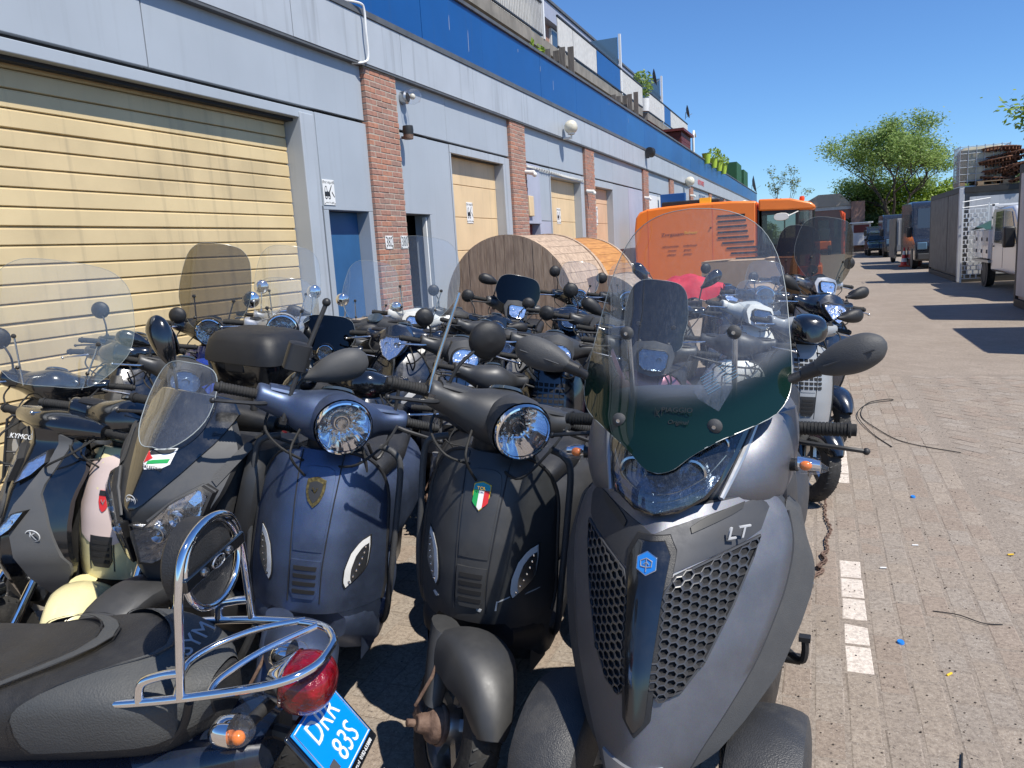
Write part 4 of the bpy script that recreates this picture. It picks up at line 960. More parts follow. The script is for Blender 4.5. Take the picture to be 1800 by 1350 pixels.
cbox('wide brown cardboard box, upper one of the pair behind the black rack', (-.85, 10.9, .68), (1.15, .7, .62), -3)
cbox('wide brown cardboard box, lower one of the pair behind the black rack', (-.85, 10.9, .0), (1.2, .75, .66), 2)
cbox('open cardboard box with raised flaps beside the brown windscreen', (-.32, 9.4, .52), (.55, .5, .40), 25, True)
cbox('small cardboard box standing under the open one', (-.32, 9.4, 0), (.6, .55, .50), 10)
# ---- far container with IBC and rusty pieces on it
def container(label, loc, w, l, h, mside, mfront, frontpan=True):
    t = thing('shipping_container', label, 'container', loc)
    b = B(); b.box(.05, w - .05, .05, l - .05, .12, h - .05); b.ob('shell', mside, t, smooth=False)
    for y0, y1 in ((.12, l * .33), (l * .33 + .1, l - .12)):
        b = B(); b.box(.0, .045, y0, y1, .2, h - .14); b.ob('side_panel', mside, t, smooth=False, bevel=.01)
    b = B(); b.box(.25, w - .12, .012, .048, .2, h - .26); b.ob('front_panel', mfront, t, smooth=False)
    for x in (.0, w - .12):
        for y in (0, l - .12): b = B(); b.box(x - .004, x + .12, y - .004, y + .12, 0, h); b.ob('corner_post', mfront if y == 0 else 'contdark', t, bevel=.01)
    for z0, z1 in ((.0, .14), (h - .14, h + .01)):
        b = B(); b.box(-.012, .10, .12, l - .12, z0, z1); b.box(.12, w - .12, -.012, .10, z0, z1); b.box(.0, w, l - .08, l + .01, z0, z1); b.box(w - .1, w + .012, .12, l - .12, z0, z1); b.ob('frame_rail', 'contdark', t, smooth=False)
    b = B(); b.box(.02, w - .02, .02, l - .02, h - .04, h); b.ob('roof', 'contdark', t); return t
container('weathered grey site container with a white end, IBC tank and rusty pile on its roof', (3.65, 25.0, 0), 2.45, 6.0, 2.6, 'cont', 'contlight')
container('nearest site container, of which only the brown corner post shows at the right edge', (3.52, 14.55, 0), 2.45, 2.85, 2.62, 'contlight', 'contlight')
t = thing('ibc_tank', 'caged grey plastic liquid tank standing on the corner of the grey container', 'tank', (3.66, 25.25, 2.62))
b = B(); b.loft([(.14, .6, .5, .52, .44, .44, 6), (.2, .6, .5, .57, .47, .47, 6), (1.0, .6, .5, .57, .47, .47, 6), (1.08, .6, .5, .5, .4, .4, 5)], 28, ax='z'); b.ob('tank_body', 'ibc', t)
b = B(); b.box(.0, 1.2, 0, 1.0, .0, .03)
b.ob('base', 'galv', t)
for k in range(4): b = B(); b.box(.02 + k * .38 - (.03 if k == 3 else 0), .15 + k * .38 - (.03 if k == 3 else 0), 0, 1.0, -.01 + .04, .13); b.ob('skid', 'wood', t, smooth=False)
b = B()
for k in range(6):
    z = .16 + k * .186; b.tube([(0, 0, z), (1.2, 0, z), (1.2, 1, z), (0, 1, z)], .010, 6, closed=True)
for k in range(7):
    x = k * .2
    for y in (-.005, 1.005): b.tube([(x, y, .05), (x, y, 1.12)], .011, 6)
for k in range(1, 5):
    for x in (-.005, 1.205): b.tube([(x, k / 5, .05), (x, k / 5, 1.12)], .010, 6)
b.ob('cage', 'galv', t)
t = thing('pallet', 'wooden pallet under the rusty pile on the grey container', 'pallet', (4.75, 25.05, 2.62))
for k in range(3): b = B(); b.box(-.66 + k * .6, -.52 + k * .6, 0, 1, .022, .10); b.ob('block', 'wood', t, smooth=False)
for k in range(6): b = B(); b.box(-.68, .70, k * .17, k * .17 + .12, .102, .125); b.ob('board', 'wood', t, smooth=False)
b = B(); b.box(-.68, .7, .0, .12, .0, .02); b.box(-.68, .7, .8, .95, .0, .02); b.ob('board', 'wood', t, smooth=False)
def rust_piece(label, c, r, a0, a1, tilt, roll):
    t = thing('rusty_grate', label, 'grate', c, (R(tilt), R(roll), R(a0)), 'rusted ribbed iron segments in a pile')
    b = B(); n = 16
    for k in range(n):
        a = R((a1 - a0) * k / (n - 1)); q = .045 if k % 2 else 0
        b.box(r * .35, r, -.013, .013, -.045 - q * .4, .055, RZ(math.degrees(a)))
    b.ob('ribs', 'rustpile', t, smooth=False)
    b = B()
    for q in (.36, .99): b.tube([(r * q * math.cos(R((a1 - a0) * k / 12)), r * q * math.sin(R((a1 - a0) * k / 12)), .03) for k in range(13)], .022, 6)
    b.ob('rim_bar', 'rustpile', t)
rr = random.Random(3)
for k in range(7): rust_piece('rusted ribbed iron segment lying in the layered left half of the pile', (4.62 + rr.uniform(-.04, .06), 25.6 + rr.uniform(-.1, .1), 2.79 + k * .125), .54, 180 + rr.uniform(-12, 12), 330 + rr.uniform(-12, 12), rr.uniform(-13, 6), rr.uniform(-8, 10))
for k in range(6): rust_piece('rusted ribbed iron segment slumped in the right half of the pile', (5.15 + rr.uniform(-.04, .1), 25.5 + rr.uniform(-.1, .1), 2.79 + k * .13), .57, 170 + rr.uniform(-20, 20), 330 + rr.uniform(-12, 12), rr.uniform(-14, 14), rr.uniform(8, 26))
# ---- turnstile lattice
t = thing('lattice_gate', 'tall white metal lattice standing against the end of the grey container', 'gate', (3.68, 24.7, 0))
for x in (0, .62): b = B(); b.box(x, x + .04, 0, .04, 0, 2.15); b.ob('post', 'white', t)
for k in range(17):
    z = .1 + k * .118; b = B(); b.box(.04, .62, .005, .03, z, z + .02); b.ob('bar', 'white', t, smooth=False)
b = B()
for k in range(16):
    for q in range(4): b.box(.10 + q * .14 + (.06 if k % 2 else 0), .13 + q * .14 + (.06 if k % 2 else 0), .0, .035, .12 + k * .118, .12 + k * .118 + .1)
b.ob('lattice', 'white', t, smooth=False)
b = B(); b.tube([(0, 0, 2.2), (.7, .2, 2.28)], .012, 6); b.tube([(0, 0, 2.05), (.9, .2, 2.1)], .012, 6); b.ob('top_rail', 'white', t)
# ---- white pickup
t = thing('pickup_truck', 'white crew van pickup with storage boxes and a green tarpaulin on its bed', 'truck', (3.98, 18.2, 0))
W_ = 1.85
cabp = [(0.05, .45), (0, .7), (.05, 1.0), (.9, 1.14), (1.75, 1.86), (2.0, 1.95), (3.9, 1.97), (4.08, 1.85), (4.08, .42)]
b = B(); b.prism(cabp, 0, W_, ax='x'); b.ob('cab', 'vanwhite', t, bevel=.06)
b = B(); b.prism([(1.45, 1.12), (1.98, 1.82), (2.66, 1.86), (2.72, 1.10)], -.012, .03, ax='x'); b.ob('front_side_window', 'glassblue', t)
b = B(); b.prism([(2.85, 1.10), (2.82, 1.86), (3.6, 1.84), (3.72, 1.12)], -.012, .03, ax='x'); b.ob('rear_side_window', 'glass', t)
b = B(); quad(b, (.12, .95, 1.18), (W_ - .12, .95, 1.18), (W_ - .18, 1.74, 1.84), (.18, 1.74, 1.84), .012); b.ob('windscreen', 'glass', t)
b = B(); b.box(-.25, -.03, 1.42, 1.60, 1.05, 1.5); b.ob('wing_mirror', 'signblack', t, bevel=.04)
for y in (1.42, 2.78, 3.95): b = B(); b.box(-.004, .01, y, y + .008, .55, 1.1); b.ob('door_seam', 'dark_gap', t)
for y in (2.55, 3.75): b = B(); b.box(-.02, .0, y, y + .13, 1.02, 1.05); b.ob('door_handle', 'signblack', t, bevel=.005)
for y in (.85, 4.75):
    b = B(); b.lathe([(0, -.01), (.44, -.01), (.44, .01), (0, .01)], 22, T(-.008, y, .40) @ RY(90)); b.ob('wheel_arch', 'signblack', t)
    for x in (.08, W_ - .1): wheel(t, (x, y, .36), .36, .22, rim='white')
b = B(); b.box(-.05, W_ + .05, 4.12, 6.25, .62, .68); b.ob('bed_floor', 'alu', t)
for k, (y0, y1) in enumerate(((4.2, 4.85), (4.87, 5.55), (5.57, 6.2))):
    b = B(); b.box(-.05, .4, y0, y1, .72, 1.42); bx = b.ob('storage_box', 'vanwhite', t, bevel=.015)
    for z in (.85, 1.15): b = B(); b.box(-.065, -.05, y0 + .1, y0 + .17, z, z + .09); b.ob('latch', 'signblack', bx)
b = B(); b.box(-.02, W_, 4.95, 5.7, .4, .55); b.ob('mudguard', 'vanwhite', t)
b = B()
for x in (.0, W_ - .05): b.box(x, x + .05, 4.14, 4.19, .7, 2.05)
for z in (1.45, 1.7, 2.0): b.box(.0, W_, 4.14, 4.18, z, z + .045)
b.ob('headboard', 'white', t)
b = B(); rnd = random.Random(4); rows_ = []
for i in range(7): rows_.append([(x_ * .3 - .1, 4.25 + i * .34, 1.46 + .35 * math.sin(math.pi * min(1, x_ / 6)) * math.sin(math.pi * i / 6) + rnd.uniform(-.05, .05)) for x_ in range(8)])
b.grid(rows_); b.ob('tarpaulin', 'tarp', t)
b = B(); b.lathe([(.01, .0), (.01, .09), (.0, .09)], 6); b.ob('tow_ball', 'alu', t, loc=(.9, 6.3, .5))
# ---- trailer with pale ribbed panels, cones, hazard board
t = thing('box_trailer', 'open trailer with a pale ribbed front and grey side standing between the vans', 'trailer', (3.28, 40.0, 0))
b = B(); b.box(0, .09, 0, 3.0, .25, 2.05); b.ob('side', 'cont', t)
b = B(); b.box(.1, 1.7, -.02, .04, .55, 2.0); f = b.ob('front', 'silver', t)
for k in range(9): b = B(); b.box(.16 + k * .19, .20 + k * .19, -.045, -.02, .85, 1.95); b.ob('rib', 'contlight', f, smooth=False)
b = B(); b.box(.1, 1.7, -.05, -.02, .6, .85); b.ob('front_rail', 'silver', t); b = B(); b.box(.1, 1.7, 0, 3, 1.98, 2.05); b.ob('roof', 'contlight', t)
for x in (.1, 1.6): wheel(t, (x, 1.8, .3), .3, .2)
t = thing('traffic_cone', 'orange and white striped traffic cone standing by the van', 'traffic cone', (3.38, 36.6, 0))
b = B(); b.box(-.2, .2, -.2, .2, 0, .05); b.ob('base', 'orangedark', t)
for k, (z0, z1) in enumerate(((.05, .2), (.2, .35), (.35, .5), (.5, .65), (.65, .8))):
    b = B(); b.lathe([(.15 - z0 * .155, z0), (.15 - z1 * .155, z1)], 16, cap=True); b.ob('band', ('redpaint', 'white')[k % 2], t)
t = thing('hazard_board', 'red and white barrier board leaning behind the traffic cone', 'barrier', (3.55, 37.5, .75), (0, R(-18), 0))
for k in range(4): b = B(); b.box(k * .16, k * .16 + .155, 0, .03, 0, .22); b.ob('stripe', ('redpaint', 'white')[k % 2], t, smooth=False)
b = B(); b.box(.03, .06, .03, .05, -.8, .05); b.ob('leg', 'galv', t); 
b = B(); b.lathe([(.2, 0), (.26, .12), (.24, .5), (.0, .52)], 14); tag(b.ob('rubbish_bag', 'darkred', loc=(3.75, 36.1, 0)), 'dark red bin beside the striped cone', 'bin')
# ---- orange crane post and machine parts by the far hedge, kiosk on legs
b = B(); b.tube([(0, 0, 0), (0, 0, 2.9), (-.15, 0, 3.1), (-.05, 0, 2.7)], .13, 8); tag(b.ob('crane_arm', 'orangedark', loc=(1.72, 62.3, 0)), 'upright orange red crane arm rising behind the smoked windscreen', 'crane arm')
t = thing('small_loader', 'low orange loader beside the crane arm at the end of the road', 'loader', (.2, 61.5, 0))
b = B(); b.box(-.5, .7, 0, 1.2, .4, 1.0); b.box(-.9, -.4, .2, 1.0, .4, .7); b.ob('body', 'orange', t, bevel=.08); b = B(); b.box(-.2, .6, .1, 1.1, 1.05, 1.9); b.ob('cab', 'glass', t, bevel=.05)
for x in (-.4, .6): wheel(t, (x, 0, .35), .35, .25, rim='orange')
t = thing('kiosk', 'small white cabin with dark window and flat roof at the end of the road', 'kiosk', (2.45, 66, 0))
b = B(); b.box(0, 1.3, 0, 1.5, .5, 2.15); b.ob('wall', 'contlight', t); b = B(); b.box(.1, 1.2, -.02, .01, 1.45, 2.05); b.ob('window', 'darkred', t)
b = B(); b.box(-.15, 1.45, -.2, 1.6, 2.16, 2.25); b.ob('roof', 'white', t)
# ---- buildings at the end
t = thing('end_house', 'brown brick building with a pale eaves band closing the road', 'building', (-1.6, 68, 0))
b = B(); b.box(0, 4.0, 0, 6, 0, 3.4); b.ob('wall', 'brickB', t); b = B(); b.box(-.1, 4.1, -.08, 6, 3.35, 3.62); b.ob('eaves_band', 'railwhite', t)
b = B(); b.prism([(-.2, 3.63), (4.1, 3.63), (3.2, 4.6), (1.6, 4.6)], -.2, 6, ax='y'); b.ob('roof', 'mortar', t); b = B(); b.box(4.02, 5.0, -.4, 5, 0, 3.9); b.ob('side_wall', 'brickB', t)
for k in range(3): b = B(); b.box(.4 + k * 1.2, 1.2 + k * 1.2, -.03, .02, 1.2, 2.6); b.ob('window', 'glass', t)
t = thing('hall', 'large dark grey hall with a low curved roof behind the trees', 'building', (3, 108, 0), scale=.86)
b = B(); b.loft([(-8, 0, 3, 5, 3.2, 3, 2.2), (0, 1.5, 3, 7, 4.0, 3, 2.4), (22, 4, 3, 9, 4.0, 3, 2.4)], 28, ax='y'); b.ob('roof', 'cap', t)
# ---- trees
def tree(label, loc, H, fork, spread, seed, leaves, leafsz, lm, name='tree', cat='tree', levels=5, lean=0.0, clump=.55, trunk_r=.2, group=None, up=.55):
    rnd = random.Random(seed); t = thing(name, label, cat, loc, group=group)
    tb = B(); tips = []
    tb.tube([(0, 0, -.1), (lean * .3, 0, fork * .5), (lean, .1, fork)], [trunk_r * 1.25, trunk_r, trunk_r * .85], 9)
    lb = B()
    def grow(p, d, ln, r, lev):
        q = [p]; dd = Vector(d)
        for k in range(3):
            dd = (dd + Vector((rnd.uniform(-.28, .28), rnd.uniform(-.28, .28), rnd.uniform(-.1, .22)))).normalized(); q.append(q[-1] + dd * ln / 3)
        lb.tube([tuple(v) for v in q], [r, r * .85, r * .7, r * .55], 5 if lev > 1 else 7, cap=False)
        if lev >= levels - 2: tips.extend(q[1:])
        if lev < levels:
            for k in range(rnd.choice((2, 3, 3)) if lev else rnd.choice((3, 3))):
                nd = (dd + Vector((rnd.uniform(-1, 1) * spread, rnd.uniform(-1, 1) * spread, rnd.uniform(-.25, up)))).normalized()
                grow(q[rnd.choice((2, 3, 3))], nd, ln * rnd.uniform(.62, .85), r * .58, lev + 1)
    top = Vector((lean, .1, fork))
    for k in range(4): grow(top, Vector((math.cos(k * 1.7 + seed), math.sin(k * 1.7 + seed) * .8, rnd.uniform(.5, 1.3))).normalized(), (H - fork) * .36, trunk_r * .55, 1)
    tb.ob('trunk', 'bark', t); lb.ob('branches', 'bark', t)
    cb_ = B()
    for i in range(leaves):
        c = rnd.choice(tips) + Vector((rnd.gauss(0, clump), rnd.gauss(0, clump), rnd.gauss(0, clump * .5)))
        u = Vector((rnd.uniform(-1, 1), rnd.uniform(-1, 1), rnd.uniform(-.5, .5))).normalized(); w = u.orthogonal().normalized(); sz = leafsz * rnd.uniform(.6, 1.3)
        cb_.add([c - u * sz, c + w * sz * .55, c + u * sz, c - w * sz * .55], [(0, 1, 2, 3)])
    cb_.ob('crown', lm, t, smooth=False); return t
tree('tall spreading tree with thin spring foliage standing above the parked vans', (5.5, 66, 0), 8.8, 2.0, .95, 17, 34000, .095, M['leafA'], levels=6, clump=.42, trunk_r=.24, lean=-.2)
tree('slender young tree with bare twigs rising over the orange cab', (-2.4, 64, 0), 6.6, 3.4, .45, 21, 500, .09, M['leafD'], levels=5, clump=.12, trunk_r=.06, name='young_tree', up=1.0)
tree('leafy bright tree whose top shows above the rusty pile', (10.2, 37, 0), 7.2, 2.6, .55, 31, 5000, .13, M['leafB'], levels=5, clump=.3, trunk_r=.15)
for i, (x, y, rx, h, lm, n, lab) in enumerate(((6.6, 71, 2.9, 5.6, 'leafB', 7000, 'bright green bush in the middle of the hedge behind the tall tree'), (10.4, 71, 3.0, 5.3, 'leafB', 6000, 'bright green bush at the right end behind the container'),
                                            (4.0, 70.5, 2.3, 4.9, 'leafD', 4500, 'olive bush behind the tree trunk'), (2.2, 69.3, 1.6, 3.4, 'leafC', 4500, 'dark bush right of the orange crane arm'), (3.9, 68.5, 1.5, 2.8, 'leafC', 3500, 'low dark bush behind the white cabin'),
                                            (13.5, 74, 3.5, 5.2, 'leafD', 5000, 'olive bush far right, mostly hidden by the container'), (-5.5, 74, 2.5, 3.2, 'leafD', 2500, 'olive bush mostly hidden behind the workshop end'))):
    t = thing('bush', lab, 'bush', (x, y, 0)); leafblob('foliage', (0, 0, h * .5), (rx, 1.6, h * .52), n, M[lm], t, .17, seed=40 + i)
    b = B(); [b.tube([(0, 0, 0), (random.uniform(-.6, .6) * rx, random.uniform(-.5, .5), h * .7)], .05, 5) for _ in range(5)]; b.ob('stems', 'bark', t)
for i, (x0, x1, y, h) in enumerate(((-60, -7, 120, 7), (9, 60, 130, 9))):
    leafblob('far_trees', ((x0 + x1) / 2, y, h * .4), ((x1 - x0) / 2, 4, h * .6), 6000, M['leafD'], None, .6, seed=60 + i)['kind'] = 'stuff'

container('small site container just outside the right edge whose shadow crosses the road', (3.64, 10.45, 0), 2.45, 2.75, 2.60, 'contlight', 'contlight')
# ================================================================ SCOOTERS  (local frame: nose towards -y, rider's left = +x)
def xf(o, Xm):
    if Xm is not None: o.matrix_local = Xm
    return o
def yret(x, z):
    return lerp_tab(z, [(.4, -.20), (.5, -.21), (.6, -.21), (.7, -.195), (.8, -.165), (.9, -.12), (.96, -.07)]) + .14 * (abs(x) / .2) ** 2.4
def ysport(x, z):
    return lerp_tab(z, [(.38, -.22), (.5, -.27), (.6, -.28), (.7, -.25), (.8, -.20), (.9, -.14), (.98, -.08)]) + .95 * abs(x) ** 1.25
def grip(t, s, X, y=.03, z=1.055, x0=.225, L=.125, r=.0165, end='plastic'):
    b = B(); pr = [(0, 0), (r * 1.3, 0), (r * 1.3, .006), (r, .008)]; n = int(L / .009)
    for k in range(n): q = .01 + k * .009; pr += [(r * 1.04, q), (r * 1.04, q + .005), (r * .93, q + .006), (r * .93, q + .008)]
    pr += [(r * 1.2, L), (r * 1.2, L + .006), (r * .9, L + .008), (r * .9, L + .02), (0, L + .022)]
    b.lathe(pr, 14, T(s * x0, y, z) @ RY(90 * s) @ RX(0)); return xf(b.ob('grip', 'rubber', t), X)
def lever(t, s, X, m='steel', y=.0, z=1.045, x0=.20, L=.17):
    b = B(); b.tube([(s * x0, y, z), (s * (x0 + .04), y - .025, z - .005), (s * (x0 + L * .7), y - .035, z - .012), (s * (x0 + L), y - .028, z - .02)], [.008, .007, .006, .006], 7, smooth=14)
    b.sphere((s * (x0 + L), y - .028, z - .02), .0095, 10, 6); b.cbox((s * x0, y + .005, z), (.03, .03, .025)); return xf(b.ob('brake_lever', m, t), X)
def mirror(t, s, X, kind='round', m='plastic', base=(.19, .01, 1.08), tip=(.27, .03, 1.25), tilt=0, size=1.0, stem='steel', turn=0):
    bx, by, bz = base; tx, ty, tz = tip
    b = B(); b.tube([(s * bx, by, bz), (s * (bx + (tx - bx) * .2), by, bz + (tz - bz) * .5), (s * tx, ty, tz)], .0055, 7, smooth=14); b.lathe([(.012, -.01), (.012, .02), (.008, .03)], 10, T(s * bx, by, bz)); st = xf(b.ob('mirror_stem', stem, t), X)
    Y = T(s * tx, ty, tz) @ RZ(s * turn) @ RY(-s * tilt); b = B()
    if kind == 'round':
        r = .056 * size; b.lathe([(0, -.024), (r * .5, -.021), (r * .85, -.012), (r, .0), (r, .006), (r * .92, .010)], 22, Y @ RX(-90)); g = [(r * .92, .0095), (0, .0097)]
        hd = xf(b.ob('mirror_head', m, t), X); q = B(); q.lathe(g, 22, Y @ RX(-90)); q.ob('mirror_glass', 'chrome', hd)
    else:
        L = .17 * size
        pts = [(-.01, 0, 0, .012, .010, .010), (.02, 0, .0, .022, .018, .018), (.06, -.004, .006, .032, .038, .036), (.11, -.004, .010, .034, .048, .044), (.15, -.002, .012, .028, .042, .040), (.175, .002, .012, .012, .022, .020), (.18, .004, .012, .002, .004, .004)]
        b.loft([(s * p[0] * size, p[1], p[2], p[3] * size, p[4] * size, p[5] * size) for p in pts], 18, 20, ax='x', X=Y, ex=2.0)
        hd = xf(b.ob('mirror_head', m, t), X); q = B(); q.loft([(s * (.03 + .13 * k / 6) * size, .0, .008, .001, .034 * size * math.sin(math.pi * (.15 + .7 * k / 6)), .034 * size * math.sin(math.pi * (.15 + .7 * k / 6))) for k in range(7)], 14, ax='x', X=Y @ T(0, .033 * size, 0)); q.ob('mirror_glass', 'chrome', hd)
    return hd
def round_light(t, X, c=(0, -.15, 1.03), r=.082, rim='chrome', tilt=4, deep=.07, name='headlight'):
    """chrome bowl with facets, bulb, rim and clear domed lens"""
    Y = T(*c) @ RX(90 + tilt); n = 36
    b = B(); b.lathe([(r * 1.0, -.022), (r * 1.05, -.012), (r * 1.06, .0), (r * 1.02, .010), (r * .96, .012), (r * .93, .006)], n, Y); rimo = xf(b.ob(name, rim, t), X)
    b = B(); rings = []
    for k in range(9):
        q = k / 8; rr_ = r * (.12 + .80 * q); h = -deep * (1 - q * q) + .0
        rings.append([(rr_ * math.cos(2 * math.pi * j / n), rr_ * math.sin(2 * math.pi * j / n), h + (.0035 * ((j // 2) % 2) if k > 2 else 0) + .002 * (k % 2)) for j in range(n)])
    b.rings(rings, True, False, Y); b.ob('reflector', 'chrome', rimo, sharp=20)
    b = B(); b.lathe([(r * .20, -deep), (r * .22, -deep * .5), (r * .18, -deep * .42), (0, -deep * .40)], 16, Y); b.lathe([(r * .30, -deep * .86), (r * .30, -deep * .6), (r * .25, -deep * .6)], 18, Y); b.ob('bulb_shield', 'chromeworn', rimo)
    b = B(); b.lathe([(r * .95, .004), (r * .8, .012), (r * .45, .019), (0, .022)], n, Y); b.ob('lens', 'lens', rimo)
    return rimo
def poly_light(t, X, poly, yf, deep=.05, rim='plastic', lens='lens', name='headlight', off=.004, bulbs=()):
    """headlight with any outline on the surface yf: dark rim, faceted chrome bowl, bulbs, clear lens"""
    cx = sum(p[0] for p in poly) / len(poly); cz = sum(p[1] for p in poly) / len(poly)
    big = [(cx + (p[0] - cx) * 1.07, cz + (p[1] - cz) * 1.07) for p in poly]
    n = len(big); b = B()
    R0 = [(p[0], yf(*p) - off, p[1]) for p in big]; R1 = [(p[0], yf(*p) - off - .003, p[1]) for p in poly]; R2 = [(p[0], yf(*p) + .022, p[1]) for p in poly]; R3 = [(p[0], yf(*p) + .035, p[1]) for p in big]
    b.rings([R3, R0, R1, R2], True, False); root = xf(b.ob(name, rim, t, sharp=30), X)
    b = B(); rings = []
    K = 6
    for k in range(K):
        q = 1 - k / K; rings.append([(cx + (p[0] - cx) * q, yf(cx + (p[0] - cx) * q, cz + (p[1] - cz) * q) + .003 + deep * (1 - q * q) + (deep * .14 if (j + k) % 2 else 0), cz + (p[1] - cz) * q) for j, p in enumerate(poly)])
    b.rings(rings, True, True); b.ob('reflector', 'reflector', root, sharp=12)
    for (bx, bz, br) in bulbs:
        b = B(); y0 = yf(bx, bz); h_ = deep * .6; b.lathe([(br, -.0), (br, h_), (br * .85, h_ * 1.05), (br * .5, h_ * .4), (0, h_ * .25)], 20, T(bx, y0 + deep * .9, bz) @ RX(90)); b.sphere((bx, y0 + deep * .62, bz), min(br * .42, deep * .3), 10, 8); b.ob('bulb', 'chromeworn', root)
    b = B(); b.skin(poly, yf, off + .002, .002, 14, 10); b.ob('lens', lens, root)
    return root
def screen_tall(t, X, m='screen', h=.55, w=.25, z0=1.06, y0=-.14, rake=.30, foot=.6, k=1.3, rods=True, cutout=True):
    yf = lambda x, z: y0 + (z - z0) * rake + k * x * x
    P = [(0, z0), (w * foot * .6, z0 + .0), (w * foot, z0 + .03), (w * .92, z0 + h * .25), (w, z0 + h * .42), (w * .97, z0 + h * .62), (w * .86, z0 + h * .84), (w * .62, z0 + h * .96), (w * .3, z0 + h * .995), (0, z0 + h)]
    P = cr(P, 30); poly = P + [(-x, z) for x, z in P[::-1][1:-1]]
    b = B(); b.skin(poly, yf, 0, .003, 26, 14); sc = xf(b.ob('windscreen', m, t), X)
    b = B(); b.tube([(x, yf(x, z) + .0015, z) for x, z in poly], .0011, 5, closed=True); b.ob('edge', 'edge', sc)
    if rods:
        for s in (-1, 1):
            b = B(); p = (s * w * .55, yf(w * .55, z0 + h * .36) + .006, z0 + h * .36); q = (s * w * .38, yf(w * .38, z0 + .05) + .05, z0 - .02)
            b.tube([p, q], .005, 7); b.ob('stay_rod', 'chromeworn', sc)
            b = B(); b.lathe([(0, -.012), (.009, -.01), (.012, 0), (.010, .01), (0, .012)], 12, T(p[0], p[1] - .008, p[2]) @ RX(90)); b.ob('bolt', 'steel', sc); b = B(); b.lathe([(0, -.01), (.009, -.008), (.010, 0), (0, .01)], 12, T(s * w * .45, yf(w * .45, z0 + h * .12) - .004, z0 + h * .12) @ RX(90)); b.ob('bolt', 'steel', sc)
    return sc
AX0 = Vector((0, -.33, .235)); AXD = (Vector((0, 0, 1.03)) - AX0).normalized()
def steer_m(deg):
    return Matrix.Translation(AX0) @ Matrix.Rotation(R(deg), 4, AXD) @ Matrix.Translation(-AX0)
def tyre_tread(t, X, c, r, w, rim='alu', name='front_wheel'):
    Y = T(*c) @ RY(90); n = 44
    b = B(); b.lathe([(r * .60, -w * .40), (r * .78, -w * .52), (r * .93, -w * .44), (r * .985, -w * .26), (r, 0), (r * .985, w * .26), (r * .93, w * .44), (r * .78, w * .52), (r * .60, w * .40)], n, Y); ty = xf(b.ob(name, 'tyre', t), X)
    b = B()
    for k in range(40):
        for s in (-1, 1):
            a = 2 * math.pi * (k + (.5 if s > 0 else 0)) / 40; b.tube([((r * .992) * math.cos(a), (r * .992) * math.sin(a), s * w * .04), ((r * .955) * math.cos(a + .09), (r * .955) * math.sin(a + .09), s * w * .42)], .003, 4, X=Y)
    b.ob('tread_grooves', 'signblack', ty, kind='stuff')
    b = B(); b.lathe([(r * .62, -w * .38), (r * .57, -w * .36), (r * .54, 0), (r * .57, w * .36), (r * .62, w * .38)], 28, Y)
    for k in range(5): b.box(-.016, .016, 0, r * .57, -w * .12, w * .12, Y @ RZ(72 * k))
    b.lathe([(0, -w * .5), (r * .2, -w * .45), (r * .26, 0), (r * .2, w * .45), (0, w * .5)], 16, Y); b.ob('rim', rim, ty); return ty
